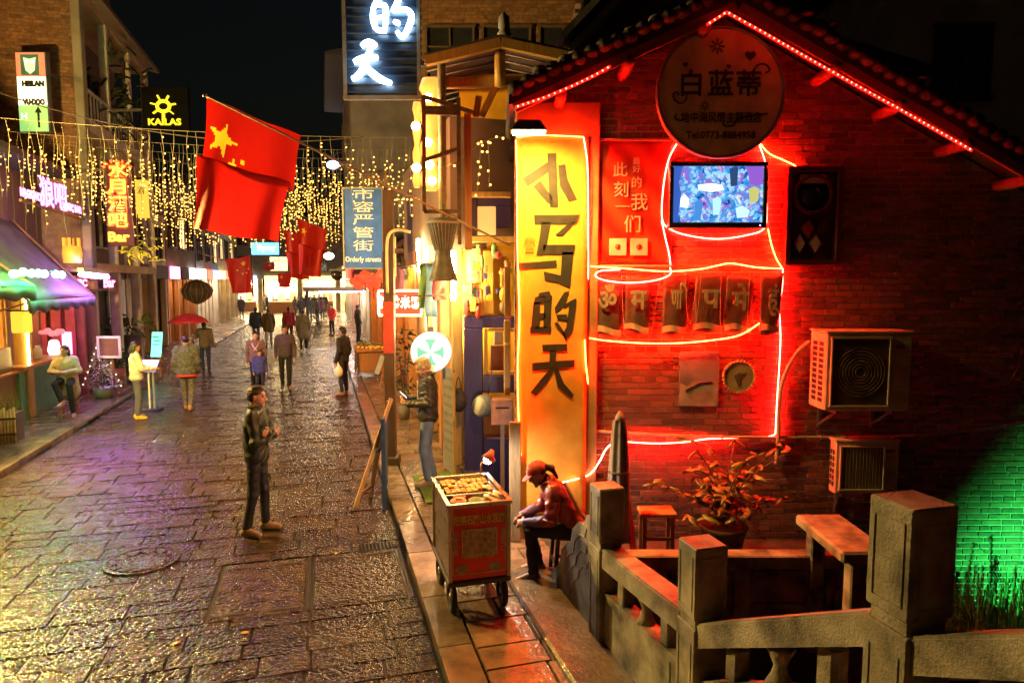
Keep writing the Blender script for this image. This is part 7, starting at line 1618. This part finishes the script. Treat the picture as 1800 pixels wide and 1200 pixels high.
# ---- street lamp beside the camera that lights the foreground
def street_lamp(label, sx_, sy_, ht, energy, col, reach=1.4, size=R(120), aim=(0, 0)):
    t = thing('street_lamp', label, 'street lamp', st(sx_, sy_, PAVE), TH, 'street lamps'); IRN = cm('lamp_iron', (.05, .05, .05))
    MB().lathe([(.12, 0), (.10, .3), (.055, .4), (.045, ht)], 14).build('pole', IRN, t)
    MB().tube(spline([Vector((0, 0, ht - .1)), Vector((.3, 0, ht + .25)), Vector((reach, 0, ht + .3))], 6), .03, 8).build('arm', IRN, t)
    MB().lathe([(.05, .10), (.16, .02), (.20, -.06)], 16, (reach, 0, ht + .22)).build('hood', IRN, t); MB().lathe([(.17, .0), (.15, -.07), (.03, -.10)], 16, (reach, 0, ht + .17)).build('lens', EM('sodium_lens', (1.0, .72, .30), 30), t)
    ld = bpy.data.lights.new('lamp_light', 'POINT'); ld.energy = energy; ld.color = col; ld.shadow_soft_size = .15; obj('lamp_light', ld, t, (reach, 0, ht + .05), (aim[0], aim[1], 0)); return t
street_lamp('warm street lamp on the left pavement before the kiosk', -5.2, 10.3, 4.4, 3700, (1.0, .58, .13), .35)
# ---- lanterns, cloths and signs crowding the right hand shop fronts
RLN = EM('red_lantern_glow', (1.0, .05, .015), 1.1); lw = ['first', 'second', 'third', 'fourth', 'fifth', 'sixth', 'seventh', 'eighth']
for i in range(8):
    sy_ = 15.9 + i * 1.75; t = thing('paper_lantern', '%s red paper lantern along the right hand eaves, counted from the yellow shop' % lw[i], 'lantern', st(FAC_R - .55 - .12 * (i % 2), sy_, 3.0 - .12 * (i % 3)), TH, 'red lanterns on the right')
    MB().lathe([(.06, .17), (.13, .13), (.19, .04), (.19, -.04), (.13, -.13), (.06, -.17)], 14).build('paper_globe', RLN, t); MB().lathe([(.065, .17), (.065, .21)], 10).build('cap', GOODS[1], t)
    MB().tube([(0, 0, -.17), (0, 0, -.38)], .02, 6).build('tassel', GOODS[0], t); MB().tube([(0, 0, .2), (0, 0, .7)], .006, 4).build('cord', RUST, t)
cl = [(1.0, .55, .06), (1.0, .10, .04), (.95, .25, .5), (1.0, .8, .35), (.3, .9, .4), (1.0, .3, .06)]
hz = ['茶', '酒', '米粉', '小吃', '咖啡', '客栈']
lb = ['amber', 'red', 'rose', 'pale yellow', 'green', 'orange']
for i in range(6):
    sy_ = 16.6 + i * 3.1; t = thing('projecting_sign', 'small %s upright sign jutting from the right hand shop fronts' % lb[i], 'sign', st(FAC_R - .42, sy_, 3.45 + .35 * (i % 2)), TH, 'upright signs on the right')
    MB().chbox((0, 0, 0), (.42, .10, .95), .012).build('lit_case', EM('upright_sign_%d' % i, cl[i], .9), t); text(hz[i], .26, cm('sign_ink2', (.06, .02, .01)), t, (0, -.056, .0), vertical=True, bold=.004); MB().bar((.2, 0, .3), (.5, 0, .3), .03).build('arm', RUST, t)
for i in range(7):
    sy_ = 10.3 + i * .78; t = thing('hanging_cloth', '%s patterned cloth hung over the pavement along the yellow shop front' % lw[i], 'cloth', st(FAC_R - .10, sy_, 3.15), TH, 'cloths hung along the yellow shop'); hh = .55 + .3 * ((i * 3) % 4) / 3
    m = MB(); m.grid(lambda u, v: Vector((-.22 + .2 * u + .02 * math.sin(v * 6), .03 * math.sin(u * 6 + v * 4), -hh * v)), 5, 8); o = m.build('sheet', GOODS[(i * 2) % 7], t); o.modifiers.new('thick', 'SOLIDIFY').thickness = .006; MB().bar((-.25, 0, .01), (.02, 0, .01), .02).build('rod', WOODD, t)
t = thing('timber_balcony', 'orange timber balcony rail over the eatery beyond the yellow shop', 'balcony', st(FAC_R - .55, 15.7, 3.55), TH)
MB().bar((0, 0, .8), (0, 6, .8), .07).build('top_rail', WOODO, t); MB().bar((0, 0, .05), (0, 6, .05), .09).build('bottom_rail', WOODO, t)
for i in range(25): MB().bar((0, .1 + i * .24, .1), (0, .1 + i * .24, .77), .035).build('baluster', WOODO, t)
MB().bbox((.05, 0, -.02), (.62, 6, .06)).build('deck', WOODB, t)
# ================================================================== PEOPLE
BLK = fab('black', (.016, .016, .017)); DGREEN = M('cloth_dark_green', (.011, .017, .009), .5, .3, 9, .25, 120, spec=.4)
# man with crossed arms
crossed = dict(elL=(-.235, .08, 1.12), elR=(.235, .07, 1.11), wrL=(.09, .148, 1.185), wrR=(-.10, .160, 1.125), ankR=(.12, -.10, .085), kneeR=(.11, -.02, .49), ankL=(-.10, .04, .085), kneeL=(-.095, .04, .49),
               toeR=(.17, .06, .04), toeL=(-.11, .21, .04), head=(0, .025, 1.59), shL=(-.172, .02, 1.40), shR=(.172, .02, 1.40))
def pocket(root, q):
    MB().tube([(.17, -.02, .88), (.17, .05, .88)], .004, 5).build('pocket_seam', M('seam', (.1, .1, .08)), root)
person('man in a dark green jacket standing in the road with folded arms', G(456, 936, 0), R(-88), 1.70, crossed, 0, skinm('man', (.38, .20, .12)), hair_style='short', top=DGREEN, top_len=.84, top_loose=1.05, legs=M('cloth_black_trousers', (.007, .007, .008), .6, .2, 9, .2, 120), leg_loose=.95,
       shoe=M('tan_boot', (.20, .13, .04), .6, .2, 10, .2), head=(0, 4, 0), hands=((0, (-.2, -.8, .3), .25), (0, (.2, -.8, .1), .25)), extra=pocket, wrinkle=.008)
# seated vendor
sit = dict(pelvis=(0, -.03, .54), chest=(0, .15, .82), neck=(0, .27, .965), head=(0, .355, 1.055), hipL=(-.09, .02, .50), hipR=(.09, .02, .50), kneeL=(-.13, .43, .53), kneeR=(.12, .45, .53), ankL=(-.13, .40, .085), ankR=(.10, .33, .085),
           shL=(-.17, .21, .925), shR=(.17, .21, .925), elL=(-.24, .24, .66), elR=(.24, .28, .66), wrL=(-.11, .47, .60), wrR=(.07, .50, .61))
RJ = M('quilted_red_jacket', (.20, .022, .026), .35, .3, 9, .35, 30, spec=.5)
def vendor_extra(root, q):
    S_ = M('blue_sleeve', (.09, .07, .22), .6, .2)
    for sd in 'LR':
        w2 = q['el' + sd] + (q['wr' + sd] - q['el' + sd]) * .35
        obj('sleeve_cover', volume_mesh('sleeve_cover', [('c', w2, q['wr' + sd] * .97 + q['el' + sd] * .03, .056, .048)], S_, .009, .02, wrinkle=.004), root)
    MB().tube(spline([Vector((-.12, .10, 1.0)), Vector((-.19, .02, .86)), Vector((-.20, -.06, .70)), Vector((-.12, -.20, .58))], 6), .018, 8).build('bag_strap', M('tan_strap', (.34, .22, .13), .6), root)
person('woman vendor in a red quilted jacket and red cap seated beside the snack cart', (VS.x + .03, VS.y - .02, PAVE), R(92), 1.60, sit, 0, skinm('vendor', (.36, .19, .11)), hair_style='tail', top=RJ, top_len=.86, top_loose=1.12, legs=BLK, leg_loose=1.05,
       shoe=M('brown_shoe', (.10, .045, .025), .5, .2), head=(0, 30, 0), cap=fab('red_cap', (.42, .06, .05)), hands=((0, (.6, 0, -.5), .9), (0, (-.6, 0, -.5), .9)), extra=vendor_extra, wrinkle=.008, sleeve=.5)
# elderly man in jeans
ph = dict(head=(0, .06, 1.575), elL=(-.235, -.03, 1.13), elR=(.235, -.03, 1.12), wrL=(-.07, .24, 1.10), wrR=(.08, .25, 1.14), kneeL=(-.10, .06, .49), ankL=(-.11, .0, .085), ankR=(.10, -.06, .085))
def open_jacket(root, q):
    MB().grid(lambda u, v: Vector(((u - .5) * .09, .128 + .012 * math.sin(u * 3.1), .96 + .44 * v)), 4, 8).build('shirt_front', fab('shirt_grey', (.42, .40, .35)), root)
jm = G(754, 851, PAVE)
person('grey haired man in black jacket and blue jeans looking down by the round light box', jm, R(96), 1.76, ph, 0, skinm('pale', (.50, .30, .19)), hair=('grey_blond_hair', (.42, .33, .20)), hair_style='short', top=M('cloth_black_jacket', (.020, .017, .016), .5, .3, 9, .2, 120), top_len=.86, top_loose=1.08,
       legs=M('cloth_blue_jeans', (.11, .17, .30), .8, .35, 7, .3, 160), leg_loose=1.06, shoe=M('grey_shoe', (.20, .16, .12), .6, .2), head=(0, 32, 0), hands=((0, (.5, -.2, .6), .8), (0, (-.5, -.2, .6), .8)), extra=open_jacket)
t = thing('phone', 'small dark phone held by the grey haired man', 'phone', jm + Vector((-.34, .0, 1.24)), R(96)); MB().chbox((0, 0, 0), (.075, .012, .15), .004, Matrix.Rotation(-.8, 3, 'X')).build('case', cm('phone_black', (.02, .02, .02), .2), t); MB().box((0, -.005, .006), (.066, .004, .13), Matrix.Rotation(-.8, 3, 'X')).build('screen', EM('phone_screen', (.7, .8, 1), .6), t)
# seated woman in the beige coat
sit2 = dict(pelvis=(0, 0, .80), chest=(0, .05, 1.10), neck=(0, .05, 1.27), head=(0, .085, 1.41), hipL=(-.09, .03, .76), hipR=(.09, .03, .76), kneeL=(-.16, .40, .70), kneeR=(.10, .43, .74), ankL=(-.24, .46, .085), ankR=(-.05, .52, .34),
            shL=(-.17, .04, 1.225), shR=(.17, .04, 1.225), elL=(-.27, .10, .97), elR=(.27, .10, .97), wrL=(-.05, .30, .96), wrR=(.06, .30, .97))
person('woman in a hooded beige coat sitting on a stool outside the bar', LWOM, R(-165), 1.62, sit2, 1, skinm('light', (.46, .27, .17)), hair_style='long', top=fab('beige_coat', (.44, .35, .22)), top_len=.62, top_loose=1.15, legs=BLK, shoe=fab('pink_shoe', (.4, .2, .18)), head=(-15, 8, 0), hood=1, group='people at the bar')
# woman reading the menu
rd = dict(elL=(-.23, .10, 1.13), elR=(.23, .10, 1.13), wrL=(-.12, .32, 1.08), wrR=(.14, .34, 1.10))
person('woman in a white jacket and yellow boots reading the menu stand', G(243, 736, 0), R(-55), 1.62, rd, 1, hair_style='bob', top=fab('white_jacket', (.56, .54, .44)), top_len=.88, top_loose=1.12, legs=fab('grey_jeans', (.10, .10, .13)), shoe=fab('yellow_boot', (.55, .38, .05)), head=(0, 15, 0))
# poncho
def hem(root, q):
    MB().tube([(.20 * math.cos(a), .15 * math.sin(a), .80) for a in np.linspace(0, 6.283, 21)[:-1]], .03, 7, True).build('red_hem', fab('red_hem', (.45, .03, .03)), root)
person('person in a grey poncho and patterned trousers walking away along the left of the road', G(331, 720, 0), TH + .1, 1.66, dict(ankL=(-.05, .10, .085), kneeL=(-.07, .08, .49), ankR=(.05, -.10, .085)), 1, hair=('purple_hair', (.03, .015, .03)), hair_style='bun', top=M('plaid_poncho', (.07, .065, .06), .8, .6, 18, .2), top_len=.80, top_loose=1.38, legs=M('patterned_trousers', (.10, .09, .07), .8, .9, 30, .2), shoe=fab('tan_shoe', (.3, .16, .06)), extra=hem)
# umbrella carrier
up = G(362, 655, 0)
person('person in a brown jacket carrying the red umbrella on the left of the road', up, TH, 1.62, dict(elL=(-.26, .1, 1.18), wrL=(-.28, .22, 1.28), ankL=(-.08, .08, .085)), 1, top=fab('brown_jacket', (.12, .09, .05)), top_len=.85, legs=fab('navy_trousers', (.03, .035, .07)))
t = thing('umbrella', 'open red umbrella carried on the left of the road', 'umbrella', P(332, 566, 20.6)); 
m = MB(); m.grid(lambda u, v: Vector((.60 * v * math.cos(u * 6.2832) * (1 - .05 * abs(math.sin(u * 4 * 6.2832))), .60 * v * math.sin(u * 6.2832) * (1 - .05 * abs(math.sin(u * 4 * 6.2832))), .26 * (1 - v ** 2) - .04 * v * (1 - abs(math.sin(u * 4 * 6.2832))))), 32, 6); o = m.build('canopy', fab('umbrella_red', (.42, .03, .06), .5), t); o.modifiers.new('thick', 'SOLIDIFY').thickness = .004
MB().tube([(0, 0, .32), (.10, 0, -.55)], .010, 6).build('shaft', METALG, t); MB().tube([(.10, 0, -.55), (.115, 0, -.66)], .02, 6).build('handle', BLK, t)
for k in range(8): MB().tube([(0, 0, .22), (.57 * math.cos(k * .785), .57 * math.sin(k * .785), .0)], .004, 4).build('rib', METALG, t)
# the others on the road
def walk(k=.12): return dict(ankL=(-.09, k, .085), kneeL=(-.095, k * .8 + .03, .50), ankR=(.09, -k, .12), kneeR=(.095, .02, .49), toeR=(.1, -k + .13, .05))
person('woman with pale straps over a dark top walking towards the bridge with a child', G(452, 690, 0), TH + math.pi, 1.58, walk(.10), 1, skinm('light', (.46, .27, .17)), top=fab('grey_pink', (.16, .09, .09)), top_len=.84, legs=BLK, hair_style='tail', extra=lambda r_, q: [MB().tube(spline([Vector((s_ * .10, -.02, 1.46)), Vector((s_ * .06, .125, 1.32)), Vector((-s_ * .05, .14, 1.18))], 4), .018, 6).build('strap', fab('pink_strap', (.55, .3, .4)), r_) for s_ in (-1, 1)])
person('small child in a blue jacket held in front of the walking woman', G(458, 692, 0), TH + math.pi + .2, 1.12, walk(.08), 1, skinm('light', (.46, .27, .17)), top=fab('child_blue', (.05, .05, .22)), top_len=.8, top_loose=1.15, legs=fab('dark_navy', (.02, .02, .04)))
person('man in a mauve grey sweater walking towards the bridge', G(503, 684, 0), TH + math.pi, 1.70, walk(.06), 1, skinm('man', (.38, .20, .12)), top=fab('mauve', (.075, .05, .065)), top_len=.88, legs=BLK)
person('young man in a dark vest standing at the right kerb with a plastic bag', G(605, 694, 0), R(70), 1.72, dict(wrL=(-.22, .08, .86)), 1, skinm('man', (.38, .20, .12)), top=fab('dark_vest', (.03, .024, .024)), top_len=.86, legs=fab('dark_grey', (.035, .03, .03)), shoe=fab('tan_shoe', (.3, .16, .06)))
t = thing('carrier_bag', 'pale plastic bag held by the young man at the kerb', 'bag', G(601, 694, 0) + Vector((-.02, -.22, .62))); obj('bag_body', volume_mesh('bag', [('e', (0, 0, 0), (.11, .09, .15), None), ('c', (0, 0, .1), (0, 0, .24), .05, .015)], M('white_plastic_bag', (.75, .72, .66)), .016, .03, wrinkle=.006), t)
person('person in a navy coat walking away on the left of the couple', G(451, 606, 0), TH, 1.68, walk(), 1, top=fab('navy', (.03, .035, .06)), top_len=.78, top_loose=1.15, legs=fab('blue_grey', (.09, .10, .13)))
person('person in an olive coat walking away on the right of the couple', G(473, 608, 0), TH, 1.66, walk(-.1), 1, top=fab('olive', (.075, .055, .03)), top_len=.74, top_loose=1.15, legs=fab('pale_jeans', (.22, .22, .22)))
person('person in a dark red jacket walking away behind the man in mauve', G(509, 606, 0), TH, 1.70, walk(), 1, top=fab('dark_red', (.20, .02, .025)), top_len=.84, top_loose=1.1, legs=BLK)
person('person in a long grey coat walking away in the middle of the road', G(534, 618, 0), TH, 1.70, walk(-.1), 1, top=fab('grey_coat', (.13, .13, .12)), top_len=.62, top_loose=1.2, legs=BLK, shoe=fab('white_shoe', (.5, .5, .48)))
person('woman in a bright red vest standing at the right kerb under the stall roof', G(584, 588, 0), TH + 2.4, 1.62, None, 1, top=fab('bright_red', (.55, .04, .03)), top_len=.80, legs=BLK, sleeve=.4)
person('dark figure looking at the stalls under the red edged roof', G(630, 600, PAVE), TH - 1.2, 1.68, None, 1, top=fab('stall_dark', (.05, .04, .04)), top_len=.8, legs=BLK)
CC = [(.05, .045, .05), (.08, .06, .05), (.04, .05, .08), (.12, .05, .05), (.06, .055, .04), (.10, .09, .09)]
ordw = ['first', 'second', 'third', 'fourth', 'fifth', 'sixth', 'seventh', 'eighth', 'ninth', 'tenth', 'eleventh', 'twelfth', 'thirteenth', 'fourteenth', 'fifteenth', 'sixteenth', 'seventeenth', 'eighteenth', 'nineteenth', 'twentieth', 'twenty-first', 'twenty-second', 'twenty-third']
crowd = [(449, 548), (459, 549), (469, 550), (483, 548), (493, 547), (501, 546), (507, 545), (519, 556), (530, 560), (537, 552), (545, 562), (553, 553), (558, 566), (567, 560), (425, 560), (453, 545), (476, 546), (513, 547), (525, 549), (541, 546), (549, 548), (562, 549), (571, 552)]
crowd.sort()
for i, (px, py) in enumerate(crowd):
    c_ = CC[i % 6]; person('%s person from the left in the far crowd before the glaring shops' % ordw[i], G(px, py, 0), TH + rnd.choice((0, 0, math.pi, .8, -.9)), rnd.uniform(1.58, 1.76), walk(rnd.uniform(-.15, .15)), 2, top=fab('crowd%d' % (i % 6), c_), top_len=rnd.choice((.85, .7, .8)), top_loose=rnd.uniform(1.05, 1.2), legs=fab('crowd_leg%d' % (i % 3), CC[(i * 2) % 3]), group='far crowd')
